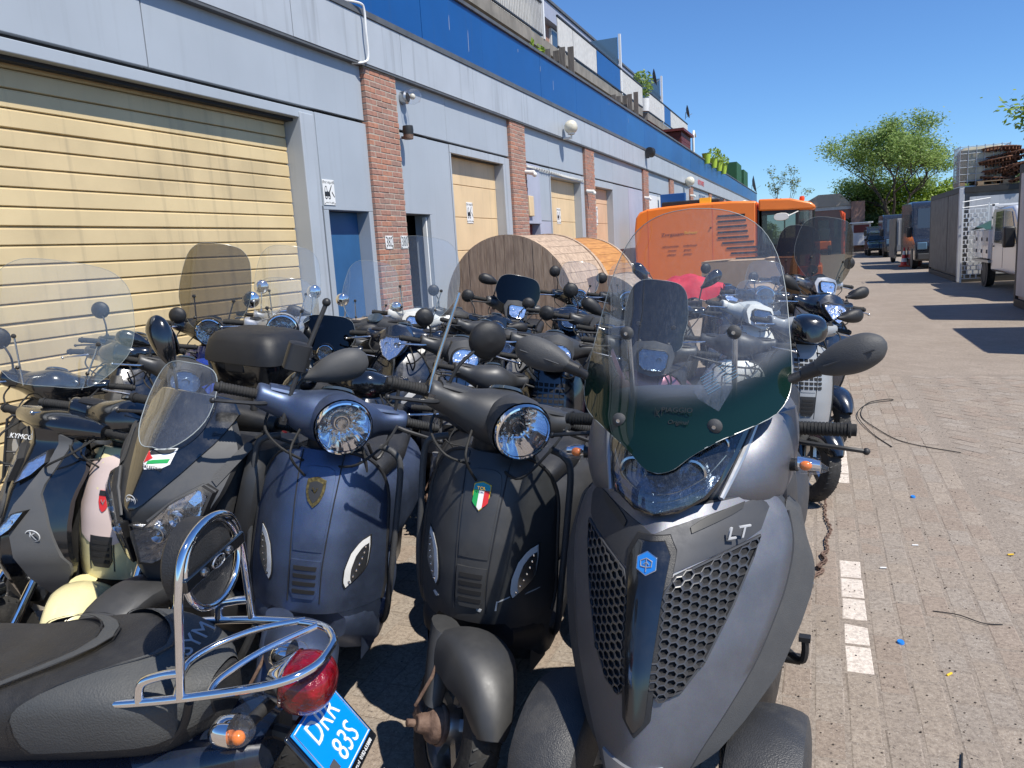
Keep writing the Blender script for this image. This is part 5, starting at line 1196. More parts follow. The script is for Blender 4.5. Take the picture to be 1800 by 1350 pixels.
def rear_half(t, body='blackmatte', seat='seat', tail=True, rack=False, box=False, rackm='steel', wheel_=True, plate=None, long=1.0, seat_h=0.0, detail=True, seat_on=True):
    k = long
    b = B(); b.loft([(.33 * k, 0, .52, .06, .10, .16), (.37 * k, 0, .55, .13, .17, .22), (.5 * k, 0, .57, .175, .16, .24), (.75 * k, 0, .58, .215, .15, .21), (1.0 * k, 0, .60, .195, .13, .17), (1.18 * k, 0, .63, .12, .09, .12), (1.27 * k, 0, .64, .03, .03, .04)], 24, 22, ex=2.5); b.ob('rear_body', body, t)
    if seat_on: b = B(); b.loft([(.34 * k, 0, .73, .03, .015, .03), (.38 * k, 0, .735, .10, .035, .06), (.5 * k, 0, .755 + seat_h * .3, .132, .05, .07), (.68 * k, 0, .745 + seat_h * .5, .148, .048, .07), (.80 * k, 0, .765 + seat_h, .145, .055, .07), (1.0 * k, 0, .785 + seat_h, .13, .055, .07), (1.12 * k, 0, .785 + seat_h, .09, .04, .06), (1.16 * k, 0, .78 + seat_h, .03, .02, .04)], 24, 26, ex=2.8); b.ob('seat', seat, t)
    b = B(); b.loft([(-.16, 0, .40, .13, .06, .05), (-.06, 0, .38, .20, .09, .10), (.08, 0, .30, .205, .07, .10), (.35, 0, .27, .195, .05, .09), (.6, 0, .28, .17, .1, .1), (.75, 0, .3, .1, .1, .1)], 20, 16, ex=3.2); b.ob('floor_pan', 'plastic' if body not in ('navymatte', 'creamp') else body, t)
    b = B(); b.box(-.17, .17, .02, .36, .352, .362)
    for q in range(6): b.box(-.14 + q * .05, -.125 + q * .05, .04, .34, .362, .368)
    b.ob('floor_mat', 'rubber', t)
    if wheel_:
        tyre_tread(t, None, (0, .90 * k, .225), .222, .095, name='rear_wheel')
        b = B(); b.loft([(.72, -.02, .30, .05, .07, .07), (.9, -.09, .27, .05, .08, .08), (1.05, -.09, .26, .04, .05, .05)], 14, ax='y'); b.box(.07, .13, .55, 1.0, .17, .33); b.ob('engine_case', 'alu', t, bevel=.01)
        b = B(); b.tube([(-.09, .5, .2), (-.12, .75, .2), (-.15, .95, .26), (-.16, 1.15, .33)], [.02, .03, .05, .045], 12, smooth=14); b.ob('exhaust', 'steel', t)
        b = B(); b.tube([(-.12, .5, .18), (-.13, .62, .01), (.13, .62, .01), (.12, .5, .18)], .011, 7); b.ob('stand', 'steel', t)
    if tail:
        b = B(); b.loft([(1.20 * k, 0, .66, .07, .04, .04), (1.27 * k, 0, .66, .065, .04, .045), (1.31 * k, 0, .65, .04, .025, .03)], 14, ax='y'); b.ob('tail_light', 'redlens', t)
        b = B(); b.prism([(-.07, .60), (.07, .60), (.06, .40), (-.06, .40)], 1.22 * k, 1.235 * k, ax='y'); b.ob('mudflap', 'plastic', t)
        b = B(); b.box(-.072, .072, 1.238 * k, 1.244 * k, .44, .565); b.ob('number_plate', 'skyplate', t, bevel=.002)
    if rack:
        b = B(); 
        for s in (-1, 1): b.tube([(s * .11, .85 * k, .80), (s * .13, 1.1 * k, .84), (s * .11, 1.4 * k, .86)], .009, 8, smooth=10)
        for q in range(4): b.tube([(-.12, (1.12 + q * .09) * k, .85), (.12, (1.12 + q * .09) * k, .85)], .006, 6)
        b.tube([(-.11, 1.4 * k, .86), (0, 1.44 * k, .865), (.11, 1.4 * k, .86)], .009, 8); b.ob('rear_rack', rackm, t)
    if box:
        b = B(); z = .87; b.loft([(z, 0, 1.22 * k, .19, .17, .17, 5), (z + .03, 0, 1.22 * k, .215, .19, .19, 5), (z + .14, 0, 1.22 * k, .23, .205, .205, 5), (z + .145, 0, 1.22 * k, .22, .20, .20, 5)], 36, ax='z'); bx = b.ob('top_box', 'gloss', t)
        b = B(); b.loft([(z + .145, 0, 1.22 * k, .24, .215, .215, 5), (z + .18, 0, 1.22 * k, .238, .213, .213, 5), (z + .25, 0, 1.22 * k, .222, .20, .19, 5), (z + .29, 0, 1.22 * k, .195, .175, .165, 4.5), (z + .303, 0, 1.22 * k, .16, .14, .13, 4), (z + .305, 0, 1.22 * k, .05, .05, .05, 3)], 36, ax='z'); b.ob('lid', 'plastic', bx)
        b = B(); b.box(-.06, .06, 1.41 * k, 1.425 * k, z + .10, z + .15); b.ob('latch', 'steel', bx, bevel=.005)
def badge(t, kind, yf, c=(0, .835), s=1.0):
    cx, cz = c; P = [(-.026, .030), (0, .036), (.026, .030), (.027, .0), (.018, -.026), (0, -.044), (-.018, -.026), (-.027, .0)]
    f = lambda q: [(cx + x * q * s, cz + z * q * s) for x, z in P]
    if kind == 'gold':
        b = B(); b.skin(f(1.1), yf, .008, .006, 10, 6); g = b.ob('badge', 'gold', t)
        b = B(); b.skin(f(.78), yf, .0095, .002, 10, 6); b.ob('badge_field', 'signblack', g)
        text('badge_mark', 'V', .03 * s, 'gold', g, T(cx, yf(cx, cz) - .012, cz) @ FRONT, .0008)
    elif kind == 'tricolour':
        b = B(); b.skin(f(1.0), yf, .006, .003, 10, 6); g = b.ob('badge', 'yellowp', t)
        for x0, x1, m_ in ((-.024, -.008, 'green'), (-.008, .008, 'white'), (.008, .024, 'redpaint')):
            def lo(x): return -.044 + .8 * abs(x) ** 1.0 * 1.0
            pl = [(cx + x0 * s, cz + .012 * s), (cx + x1 * s, cz + .012 * s), (cx + x1 * s, cz + (lo(x1) + .004) * s), (cx + (x0 + x1) / 2 * s, cz + (lo((x0 + x1) / 2) + .003) * s), (cx + x0 * s, cz + (lo(x0) + .004) * s)]
            b = B(); b.skin(pl, yf, .0075, .001, 8, 2); b.ob('badge_stripe', m_, g)
        b = B(); b.skin([(cx - .025 * s, cz + .013 * s), (cx - .024 * s, cz + .028 * s), (cx, cz + .034 * s), (cx + .024 * s, cz + .028 * s), (cx + .025 * s, cz + .013 * s)], yf, .0075, .001, 6, 5); b.ob('badge_stripe', 'teal', g)
        text('badge_letters', 'TCR', .013 * s, 'yellowp', g, T(cx, yf(cx, cz) - .0088, cz + .021 * s) @ FRONT, .0005)
def scooter(label, pos, phi, lean=7, steer=20, scale=1.05, gz=0.0, body='blackmatte', head=None, style='retro', hl='round', screen=None, mirrors=('round', 'plastic', (1, 1)),
            rack=False, rear=None, bars=False, crest=None, fender=None, signals='retro', grille='slots', name='scooter', group='scooters parked close together', hero=False, headm=None, seat='seat', lensm='lens', rimm='chrome', mtip=(.27, .03, 1.25), gripm=None, hlr=.082, mtilt=0):
    t = thing(name, label, 'scooter', (pos[0], pos[1], gz), (0, R(lean), R(phi)), group, scale)
    head = head or body; X = steer_m(steer); yf = yret if style == 'retro' else ysport
    # leg shield
    if style == 'retro':
        half = [(0, .946), (.07, .944), (.125, .930), (.165, .898), (.192, .85), (.207, .79), (.214, .70), (.220, .60), (.222, .52), (.216, .455)]  # shield outline traced from image pixels, converted to local coordinates beforehand
    else:
        half = [(0, .99), (.06, .985), (.115, .96), (.165, .90), (.20, .82), (.19, .70), (.165, .60), (.15, .52), (.13, .455)]
    H = cr(half, 24); bot = [(.19, .452), (.13, .462), (.07, .478), (0, .482)] if style == 'retro' else [(.1, .44), (.05, .40), (0, .36)]
    poly = H + bot + [(-x, z) for x, z in bot[::-1][1:]] + [(-x, z) for x, z in H[::-1][:-1]]
    b = B(); b.skin(poly, yf, 0, .012, 34, 22); sh = b.ob('leg_shield', body, t, sharp=50)
    if style == 'retro':                                        # lower wings either side of the wheel arch
        for s in (-1, 1):
            b = B(); rows = []
            for i in range(13):
                u = i / 12; z = .46 - .22 * u; yo = .0 + .14 * u ** 1.5; xo = .219 - .03 * u
                xi = .10 + .07 * min(1, u * 2.2)
                rows.append([(s * (xi + (xo - xi) * v), (yf(xi + (xo - xi) * v, max(z, .44)) + yo * (0.3 + .7 * v)) + .0 , z) for v in [j / 6 for j in range(7)]])
            b.grid(rows); b.grid([[(p[0] * .98, p[1] + .012, p[2]) for p in r_] for r_ in rows]); b.ob('lower_wing', body, t)
    b = B(); ip_ = [(x * .93, .47 + (z - .46) * .97) for x, z in poly]; b.skin(ip_, lambda x, z: yf(x, z) + .028, 0, .012, 18, 14); b.ob('inner_shield', 'plastic', t)
    b = B(); b.loft([(.45, 0, -.02, .10, .09, .09), (.7, 0, .0, .12, .08, .08), (.9, 0, .02, .13, .06, .06), (.95, 0, .02, .06, .04, .04)], 16, 10, ax='z', ex=3); b.ob('glove_box', 'plastic', t)
    b = B(); out = [(x, yf(x, z) - .001, z) for x, z in H[3:]]; b.tube(out, .006, 6); b.mirror(); b.ob('edge_trim', 'rubber' if not hero else 'steel', t)
    # seams, centre panel, slotted grille
    if style == 'retro':
        for s in (-1, 1):
            b = B(); b.tube([(s * q[0], yf(*q) - .0005, q[1]) for q in cr([(.066, .94), (.063, .85), (.055, .7), (.05, .6), (.05, .49)], 16)], .0022, 5); b.ob('seam', 'dark_gap', sh)
        cp = [(-.045, .655), (-.052, .80), (-.054, .875), (-.045, .898), (-.02, .905), (.02, .905), (.045, .898), (.054, .875), (.052, .80), (.045, .655)]
        b = B(); b.skin(cp, yf, .003, .004, 16, 8); b.ob('centre_panel', body, sh)
        b = B(); b.skin([(-.046, .63), (.046, .63), (.044, .53), (.030, .505), (-.030, .505), (-.044, .53)], yf, .005, .006, 10, 6); gr_ = b.ob('grille', body if hero else 'plastic', sh)
        for k in range(4):
            z = .612 - k * .0255; b = B(); b.skin([(-.034, z - .013), (-.036, z - .002), (-.034, z), (.034, z), (.036, z - .002), (.034, z - .013)], yf, .0065, .004, 4, 6); b.ob('slot', 'black_in', gr_)
        if crest: badge(t, crest, yf)
        if signals == 'retro':
            for s in (-1, 1):
                P = [(.175, .695), (.178, .66), (.176, .60), (.162, .573), (.118, .533), (.110, .555), (.112, .60), (.126, .65), (.150, .684)]
                P = [(s * x, z) for x, z in P]; 
                if s < 0: P = P[::-1]
                b = B(); b.skin(P, yf, .0035, .004, 14, 6); sg = b.ob('turn_signal', 'signblack', t)
                cx = sum(p[0] for p in P) / len(P); cz = sum(p[1] for p in P) / len(P)
                Q = [(cx + (x - cx) * .90, cz + (z - cz) * .93) for x, z in P]; b = B(); b.skin(Q, yf, .0055, .003, 14, 6); b.ob('light_guide', 'white', sg)
                Q = [(cx + s * .008 + (x - cx) * .62, cz - .004 + (z - cz) * .72) for x, z in P]; b = B(); b.skin(Q, yf, .007, .003, 14, 6); b.ob('inner_lens', 'alu', sg)
                for k in range(7):
                    u = k / 6; px = s * (.166 - .034 * u ** 1.6); pz = .660 - .105 * u; b = B(); b.lathe([(.0055, 0), (.0045, .003), (0, .004)], 8, T(px - s * .004, yf(px, pz) - .008, pz) @ RX(90)); b.ob('led', 'chrome', sg)
    else:
        b = B(); b.skin([(-.03, .93), (-.05, .86), (-.035, .62), (0, .56), (.035, .62), (.05, .86), (.03, .93)], yf, .004, .004, 16, 8); b.ob('centre_panel', 'gloss' if body != 'gloss' else 'plastic', sh)
        if signals:
            for s in (-1, 1):
                P = [(s * .15, .80), (s * .155, .74), (s * .07, .66), (s * .06, .69)]; b = B(); b.skin(P, yf, .006, .006, 8, 5); b.ob('turn_signal', 'lensdark' if lensm == 'lensdark' else 'silver', t)
    if grille == 'net':
        b = B()
        for i in range(7):
            for j in range(6):
                x = -.075 + j * .03 + (.0 if i % 2 else .0); z = .86 - i * .028
                b.skin([(x - .011, z), (x - .009, z - .017), (x + .012, z - .017), (x + .012, z)], yf, .006, .003, 2, 2)
        b.ob('grille_slots', 'black_in', t, kind='stuff')
    # steering column group (turned about the raked axis)
    b = B(); b.loft([(-.245, .03, 1.055, .028, .026, .028), (-.235, .028, 1.055, .042, .038, .040), (-.16, .02, 1.045, .050, .042, .050), (-.09, -.01, 1.042, .078, .064, .075), (0, -.025, 1.045, .088, .085, .098), (.09, -.01, 1.042, .078, .064, .075), (.16, .02, 1.045, .050, .042, .050), (.235, .028, 1.055, .042, .038, .040), (.245, .03, 1.055, .028, .026, .028)], 24, 41, ax='x', ex=2.3)
    hs = xf(b.ob('handlebar_cover', head, t), X)
    b = B(); b.loft([(.86, 0, .0, .05, .05, .05), (.95, 0, -.01, .062, .06, .06), (1.0, 0, -.02, .075, .075, .075)], 16, ax='z'); xf(b.ob('steering_neck', 'plastic', t), X)
    b = B(); b.lathe([(0, .0), (.05, .0), (.055, -.01)], 18, T(0, .03, 1.12) @ RX(-25)); b.ob('speedometer', 'glass', hs)
    for s in (-1, 1):
        b = B(); b.loft([(s * .10, .022, 1.083, .030, .012, .02), (s * .16, .022, 1.086, .034, .014, .02), (s * .21, .028, 1.086, .03, .011, .02)], 12, ax='x'); b.ob('switch_housing', 'plastic' if not hero else head, hs)
        grip(t, s, X); lever(t, s, X, 'chromeworn' if rimm == 'chrome' and not hero else 'steel')
    if hl == 'round':
        b = B(); b.lathe([(hlr * 1.10, .0), (hlr * 1.12, -.04), (hlr * 1.0, -.09), (hlr * .7, -.13)], 26, T(0, -.165, 1.05) @ RX(94)); b.ob('lamp_shell', head, hs); round_light(t, X, (0, -.172, 1.05), hlr, rimm)
    elif hl == 'tear':
        yh = lambda x, z: -.185 + 3.2 * x * x + (z - 1.0) * .55
        b = B(); b.skin([(0, 1.135), (.06, 1.12), (.105, 1.07), (.10, 1.03), (.05, .96), (0, .93), (-.05, .96), (-.10, 1.03), (-.105, 1.07), (-.06, 1.12)], yh, .0, .05, 18, 12); b.ob('lamp_shell', head, hs)
        poly_light(t, X, [(0, 1.065), (.045, 1.072), (.088, 1.05), (.082, 1.02), (.045, .962), (0, .935), (-.045, .962), (-.082, 1.02), (-.088, 1.05), (-.045, 1.072)], lambda x, z: yh(x, z) - .026, .022, 'plastic', lensm, bulbs=((-.03, 1.02, .018), (.03, 1.02, .018)))
    elif hl == 'rect':
        yh = lambda x, z: -.18 + 2.2 * x * x + (z - 1.0) * .35
        b = B(); b.skin([(0, 1.115), (.09, 1.10), (.115, 1.05), (.09, .96), (0, .94), (-.09, .96), (-.115, 1.05), (-.09, 1.10)], yh, 0, .06, 16, 10); b.ob('lamp_shell', head, hs)
        poly_light(t, X, [(0, 1.075), (.055, 1.075), (.075, 1.055), (.068, .995), (.045, .975), (0, .972), (-.045, .975), (-.068, .995), (-.075, 1.055), (-.055, 1.075)], lambda x, z: yh(x, z) - .022, .018, 'signblack', lensm, bulbs=((-.03, 1.025, .014), (.03, 1.025, .014)))
    elif hl == 'oval':
        yh = lambda x, z: -.18 + 3.2 * x * x + (z - 1.0) * .4
        b = B(); b.skin([(0, 1.13), (.08, 1.105), (.10, 1.04), (.08, .97), (0, .935), (-.08, .97), (-.10, 1.04), (-.08, 1.105)], yh, 0, .06, 16, 10); b.ob('lamp_shell', head, hs)
        P = [(.078 * math.cos(2 * math.pi * k / 20), 1.02 + .062 * math.sin(2 * math.pi * k / 20)) for k in range(20)]; poly_light(t, X, P, lambda x, z: yh(x, z) - .024, .02, 'plastic', lensm, bulbs=((0, 1.02, .022),))
    # mirrors
    kind, mm, on = mirrors[:3]
    for i, s in enumerate((-1, 1)):
        if on[i]: mirror(t, s, X, kind, mm, tip=mtip, stem='chromeworn' if mm == 'chrome' else 'steel', tilt=mtilt)
    # fork, fender, front wheel
    c = (0, -.38, .232)
    tyre_tread(t, X, c, .222, .095)
    b = B(); rows = []
    for i in range(21):
        th = R(30 + 88 * i / 20); rr0 = .244 + .012 * math.sin(math.pi * min(1, i / 20)) ; wd_ = .036 + .058 * min(1, i / 12) ** .75; dr_ = .30 + .70 * min(1, i / 10)
        sec = [(-1.02, -.105), (-1.04, -.06), (-.98, -.02), (-.8, .004), (-.4, .018), (0, .022), (.4, .018), (.8, .004), (.98, -.02), (1.04, -.06), (1.02, -.105)]
        rows.append([(q[0] * wd_, c[1] - (rr0 + (q[1] * dr_ if q[1] < 0 else q[1])) * math.cos(th), c[2] + (rr0 + (q[1] * dr_ if q[1] < 0 else q[1])) * math.sin(th)) for q in cr(sec, 17)])
    b.grid(rows); b.grid([[(p[0] * .96, p[1] + .004, p[2] - .005) for p in r_] for r_ in rows]); fe = xf(b.ob('front_fender', fender or body, t, sharp=60), X)
    b = B(); b.loft([(.28, -.078, -.35, .026, .03, .03), (.36, -.07, -.30, .036, .045, .045), (.45, -.055, -.235, .044, .06, .05)], 14, 9, ax='z'); b.ob('fork_cover', fender or body, fe)
    b = B(); b.tube([(-.03, -.24, .44), (-.075, -.35, .24)], .021, 10); fk = xf(b.ob('fork', 'steel', t), X)
    b = B(); b.lathe([(0, -.012), (.022, -.012), (.026, .0), (.030, .018), (.046, .026), (.052, .036), (.052, .07), (0, .07)], 20, T(-.108, c[1], c[2]) @ RY(90)); b.lathe([(.054, .05), (.058, .052), (.058, .062), (.054, .064)], 20, T(-.108, c[1], c[2]) @ RY(90)); b.tube([(-.125, c[1] + .03, c[2] + .03), (-.10, c[1] + .04, c[2] + .12), (-.07, c[1] + .09, c[2] + .22)], .006, 6); b.cbox((-.085, c[1] + .045, c[2] - .01), (.03, .07, .05)); b.lathe([(0, -.014), (.012, -.012), (.012, .012), (0, .014)], 6, T(-.135, c[1], c[2]) @ RY(90)); b.ob('hub', 'rusty', fk, bevel=.003)
    b = B(); b.tube([(.08, -.1, 1.0), (.12, -.12, .9), (.07, -.08, .82)], .005, 6, smooth=10); b.tube([(-.10, -.05, 1.0), (-.13, -.14, .93), (-.05, -.1, .85)], .004, 6, smooth=10); xf(b.ob('cable', 'rubber', t), X)
    if bars:
        for s in (-1, 1): b = B(); b.tube([(s * .165, .0, .955), (s * .21, -.02, .945), (s * .235, -.02, .90), (s * .238, -.02, .75), (s * .236, -.02, .52), (s * .225, .04, .36), (s * .19, .14, .27)], .0105, 10, smooth=30); b.ob('crash_bar', 'plasticgrey', t)
    if rack:
        b = B(); y = -.27
        def rr2(z0, z1, w): b.tube([(-w, y, z0), (-w, y, z1 - .02), (-w + .02, y, z1), (w - .02, y, z1), (w, y, z1 - .02), (w, y, z0)], .0065, 8)
        rr2(.62, .93, .15); rr2(.62, .88, .09)
        for z in (.68, .75, .82): b.tube([(-.15, y, z), (.15, y, z)], .005, 6)
        for s in (-1, 1): b.tube([(s * .15, y, .62), (s * .15, y - .16, .60), (s * .11, y - .17, .60)], .006, 6); b.tube([(s * .1, y, .66), (s * .07, -.12, .66)], .006, 6)
        b.tube([(-.11, y - .17, .6), (.11, y - .17, .6)], .006, 6); xf(b.ob('front_rack', rack if isinstance(rack, str) else 'steel', t), X)
    if screen:
        kw = dict(screen); screen_tall(t, X, **kw)
    rr_ = dict(rear or {}); rr_.setdefault('body', body); rr_.setdefault('seat', seat); rear_half(t, **rr_)
    return t
M['fenderdark'] = mat('fender_plastic', (.032, .033, .036), .36, bump=.3, bscale=300, dust=.22)
# ================================================================ THREE-WHEELER (front right)
t = thing('three_wheeler', 'matte grey three-wheeled scooter with tall windscreen, honeycomb grilles and LT lettering', 'three-wheeler', (-.312, 2.1, 0), (0, 0, R(-4)), 'scooters parked close together')
YC = [(.3, -.64), (.4, -.66), (.5, -.655), (.6, -.63), (.7, -.60), (.85, -.53), (.94, -.46), (1.02, -.38)]
def ym(x, z): return lerp_tab(z, YC) + .24 * (abs(x) / .24) ** 1.5
half = [(0, .958), (.05, .962), (.12, .985), (.19, .998), (.225, .985), (.262, .935), (.276, .87), (.268, .80), (.252, .745), (.215, .655), (.165, .575), (.12, .51), (.088, .45), (.07, .39), (.05, .335), (0, .31)]  # nose outlines worked out from image pixels, then baked as local numbers
H = cr(half, 44); poly = H + [(-x, z) for x, z in H[::-1][1:-1]]
b = B(); b.skin(poly, ym, 0, .02, 44, 28); ns = b.ob('nose_shell', 'greymatte', t, sharp=50)
b = B(); b.skin([(x * 1.05 if z < .93 else x * 1.02, z - .004) for x, z in poly], lambda x, z: ym(x, z) + .014, 0, .03, 30, 18); b.ob('shell_edge', 'greydark', t)
# raised brow and lower beak relief
b = B(); 
for s in (-1, 1):
    P = [(0, .955), (s * .10, .975), (s * .20, .985), (s * .225, .965), (s * .21, .915), (s * .12, .895), (s * .055, .88), (0, .86)]
    if s < 0: P = P[::-1]
    b.skin(P, ym, .004, .006, 14, 10)
b.ob('brow_panel', 'greydark', t)
for s in (-1, 1):
    P = [(s * .075, .962), (s * .115, .976), (s * .175, .986), (s * .172, .972), (s * .12, .958), (s * .08, .948)]
    b = B(); b.skin(P if s > 0 else P[::-1], ym, .009, .004, 8, 8); v = b.ob('air_vent', 'signblack', t)
    G_ = [(.205, .905), (.13, .888), (.062, .868), (.046, .845), (.030, .668), (.05, .645), (.085, .655), (.125, .705), (.165, .79), (.195, .87)]
    G_ = [(s * x, z) for x, z in G_]
    if s < 0: G_ = G_[::-1]
    cx = sum(p[0] for p in G_) / 10; cz = sum(p[1] for p in G_) / 10
    big = [(cx + (x - cx) * 1.07, cz + (z - cz) * 1.05) for x, z in G_]
    b = B(); b.skin(big, ym, .002, .004, 22, 10); gl = b.ob('grille', 'plastic', t)
    b = B(); b.skin(G_, ym, .0035, .002, 22, 10); b.ob('grille_backing', 'black_in', gl)
    b = B(); b.tube([(x, ym(x, z) - .006, z) for x, z in big], .004, 6, closed=True); b.ob('grille_rim', 'greydark', gl)
    def inside(x, z):
        c = False; n = len(G_)
        for i in range(n):
            x1, z1 = G_[i]; x2, z2 = G_[i - 1]
            if (z1 > z) != (z2 > z) and x < (x2 - x1) * (z - z1) / (z2 - z1) + x1: c = not c
        return c
    b = B(); hw = .0112; ry = .0088
    for i in range(-22, 23):
        for j in range(-22, 23):
            x = i * hw * 1.5 * 1.0; z = .76 + j * ry * 2 + (ry if i % 2 else 0)
            if s * x < 0 or not inside(x, z): continue
            ro = [(x + hw * 1.0 * math.cos(R(60 * k)), z + ry * 1.155 * math.sin(R(60 * k))) for k in range(6)]
            ri = [(x + (p - x) * .80, z + (q - z) * .78) for p, q in ro]
            f = lambda p, o_: (p[0], ym(*p) - o_, p[1])
            b.rings([[f(p, .004) for p in ro], [f(p, .013) for p in ro], [f(p, .0135) for p in ri], [f(p, .004) for p in ri]], True, False)
    b.ob('honeycomb', 'honeycomb', gl, kind='stuff', smooth=False)
b = B(); b.skin([(-.037, .952), (.037, .952), (.056, .918), (.030, .598), (0, .566), (-.030, .598), (-.056, .918)], ym, .010, .012, 22, 8); tie = b.ob('centre_bar', 'plastic', t)
b = B(); b.skin([(-.029, .943), (.029, .943), (.045, .914), (.021, .602), (0, .580), (-.021, .602), (-.045, .914)], ym, .0165, .008, 22, 8); b.ob('gloss_inlay', 'gloss', tie)
XH = T(0, ym(0, .903) - .017, .903) @ RX(-25)
def hexa(r): return [(r * math.sin(R(60 * k)), r * 1.06 * math.cos(R(60 * k))) for k in range(6)]
b = B(); b.prism(hexa(.0262), -.006, .004, ax='y', X=XH); bg_ = b.ob('hexagon_badge', 'chrome', tie, bevel=.001); b = B(); b.prism(hexa(.0228), -.0072, -.005, ax='y', X=XH); b.ob('badge_field', 'stickerblue', bg_)
b = B(); yb = -.0082
for pts in ([(-.012, .896), (-.013, .908), (0, .914), (.013, .908), (.012, .896), (0, .894), (-.012, .896)], [(0, .914), (0, .884)], [(-.006, .9), (0, .906), (.006, .9)]): b.tube([(x, yb, z - .903) for x, z in pts], .0013, 5, X=XH)
b.ob('badge_emblem', 'silver', bg_)
text('letters', 'LT', .040, 'contlight', t, T(.170, ym(.17, .93) - .034, .938) @ RY(-2) @ RZ(36) @ FRONT, .003, sx=1.25, shear=.25)
# lower relief: light scoop plate at the beak
b = B(); b.skin([(-.085, .500), (-.06, .478), (-.02, .468), (.02, .475), (.055, .50), (.075, .47), (.055, .36), (0, .33), (-.05, .36)], ym, .008, .012, 12, 8); b.ob('beak_plate', 'silver', t)
# hips, upper fairing, cheeks
b = B(); b.loft([(.34, 0, .02, .12, .2, .36, 2.4), (.45, 0, .05, .15, .3, .36, 2.6), (.60, 0, .05, .225, .3, .28, 3.0), (.73, 0, .05, .26, .3, .24, 3.0), (.86, 0, .03, .262, .25, .22, 2.8), (.97, 0, .0, .26, .2, .27, 2.6), (1.0, 0, .0, .24, .18, .24, 2.6)], 32, 26, ax='z'); b.ob('side_fairing', 'greydark', t)
b = B(); b.loft([(.93, 0, -.05, .235, .17, .22, 2.8), (1.0, 0, -.05, .262, .2, .25, 2.8), (1.08, 0, -.03, .272, .2, .24, 2.8), (1.15, 0, -.01, .262, .18, .20, 2.8), (1.185, 0, .0, .24, .15, .14, 2.8)], 32, 20, ax='z'); b.ob('upper_fairing', 'greymatte', t)
yh = lambda x, z: -.428 + (z - 1) * .25 + max(0, z - 1.045) * .62 + 4.6 * x * x
Hh = [(0, .993), (.05, 1.000), (.10, 1.022), (.128, 1.055), (.150, 1.10), (.172, 1.165), (0, 1.17)]
P = Hh + [(-x, z) for x, z in Hh[::-1][1:-1]]
hl = poly_light(t, None, P, yh, .05, 'gloss', 'lensdark', bulbs=((-.07, 1.07, .034), (.07, 1.07, .034), (-.12, 1.12, .02), (.12, 1.12, .02)))
for s in (-1, 1):
    b = B(); b.tube([(s * x, yh(x, z) - .002, z) for x, z in ((.005, 1.035), (.05, 1.042), (.10, 1.065), (.135, 1.10))], .0022, 5, smooth=16); b.tube([(s * x, yh(x, z) - .002, z) for x, z in ((.005, 1.018), (.05, 1.024), (.10, 1.044))], .0018, 5, smooth=12); b.ob('led_strip', 'chromeworn', hl)
    b = B(); b.tube([(s * .132, yh(.132, 1.03) - .0, 1.01), (s * .165, yh(.165, 1.10) + .0, 1.09), (s * .196, yh(.19, 1.17), 1.18)], [.007, .009, .006], 8, smooth=14); b.ob('silver_trim', 'silver', t)
    b = B(); b.skin([(s * q[0], q[1]) for q in ([(.165, 1.0), (.205, 1.165), (.265, 1.17), (.272, 1.08), (.245, 1.0)] if s > 0 else [(.165, 1.0), (.205, 1.165), (.265, 1.17), (.272, 1.08), (.245, 1.0)][::-1])], lambda x, z: -.19 + 2.6 * (abs(x) - .16) ** 1.4 + (z - 1) * .1, 0, .04, 12, 8); b.ob('cheek_panel', 'greymatte', t)
# textured lower side panels, set back behind the shell edge with a sharp outer edge
for s in (-1, 1):
    P = [(.255, .96), (.283, .93), (.300, .86), (.318, .80), (.322, .755), (.300, .69), (.262, .605), (.20, .535), (.15, .49), (.10, .47), (.15, .56), (.21, .66), (.245, .75), (.262, .87)]
    P = [(s * x, z) for x, z in P]; b = B(); b.skin(P if s > 0 else P[::-1], lambda x, z: ym(x, z) + .012, 0, .05, 30, 8); b.ob('side_panel', 'plasticgrey', t, sharp=30)
    b = B(); b.tube([(s * x, ym(x, z) + .008, z) for x, z in ((.262, .94), (.276, .87), (.268, .80), (.252, .745), (.215, .655), (.165, .575), (.12, .51), (.088, .45))], .0035, 6, smooth=30); b.ob('panel_gap', 'dark_gap', t)
    b = B(); b.tube([(s * .18, .06, .42), (s * .27, .06, .42)], .016, 10); b.ob('footpeg', 'plastic', t)
# inner dash seen through the screen, windscreen
b = B(); b.loft([(-.22, 0, 1.10, .13, .05, .05), (-.16, 0, 1.13, .16, .06, .06), (-.05, 0, 1.12, .17, .07, .06), (.06, 0, 1.08, .14, .05, .05)], 22, 12, ax='y'); b.ob('dashboard', 'plastic', t)
yw = lambda x, z: lerp_tab(z, [(1.08, -.40), (1.13, -.375), (1.2, -.325), (1.3, -.255), (1.4, -.18), (1.5, -.11), (1.6, -.04), (1.7, .02)]) + 2.3 * x * x
Wh = [(0, 1.078), (.035, 1.088), (.075, 1.118), (.13, 1.145), (.19, 1.165), (.238, 1.185), (.262, 1.225), (.262, 1.29), (.250, 1.38), (.236, 1.47), (.214, 1.55), (.178, 1.615), (.13, 1.655), (.07, 1.677), (0, 1.684)]
Q = cr(Wh, 40); P = Q + [(-x, z) for x, z in Q[::-1][1:-1]]
b = B(); b.skin(P, yw, 0, .004, 40, 26); ws_ = b.ob('windscreen', 'screengreen', t)
b = B(); b.tube([(x, yw(x, z) + .002, z) for x, z in P], .0012, 6, closed=True); b.ob('edge', 'edge', ws_)
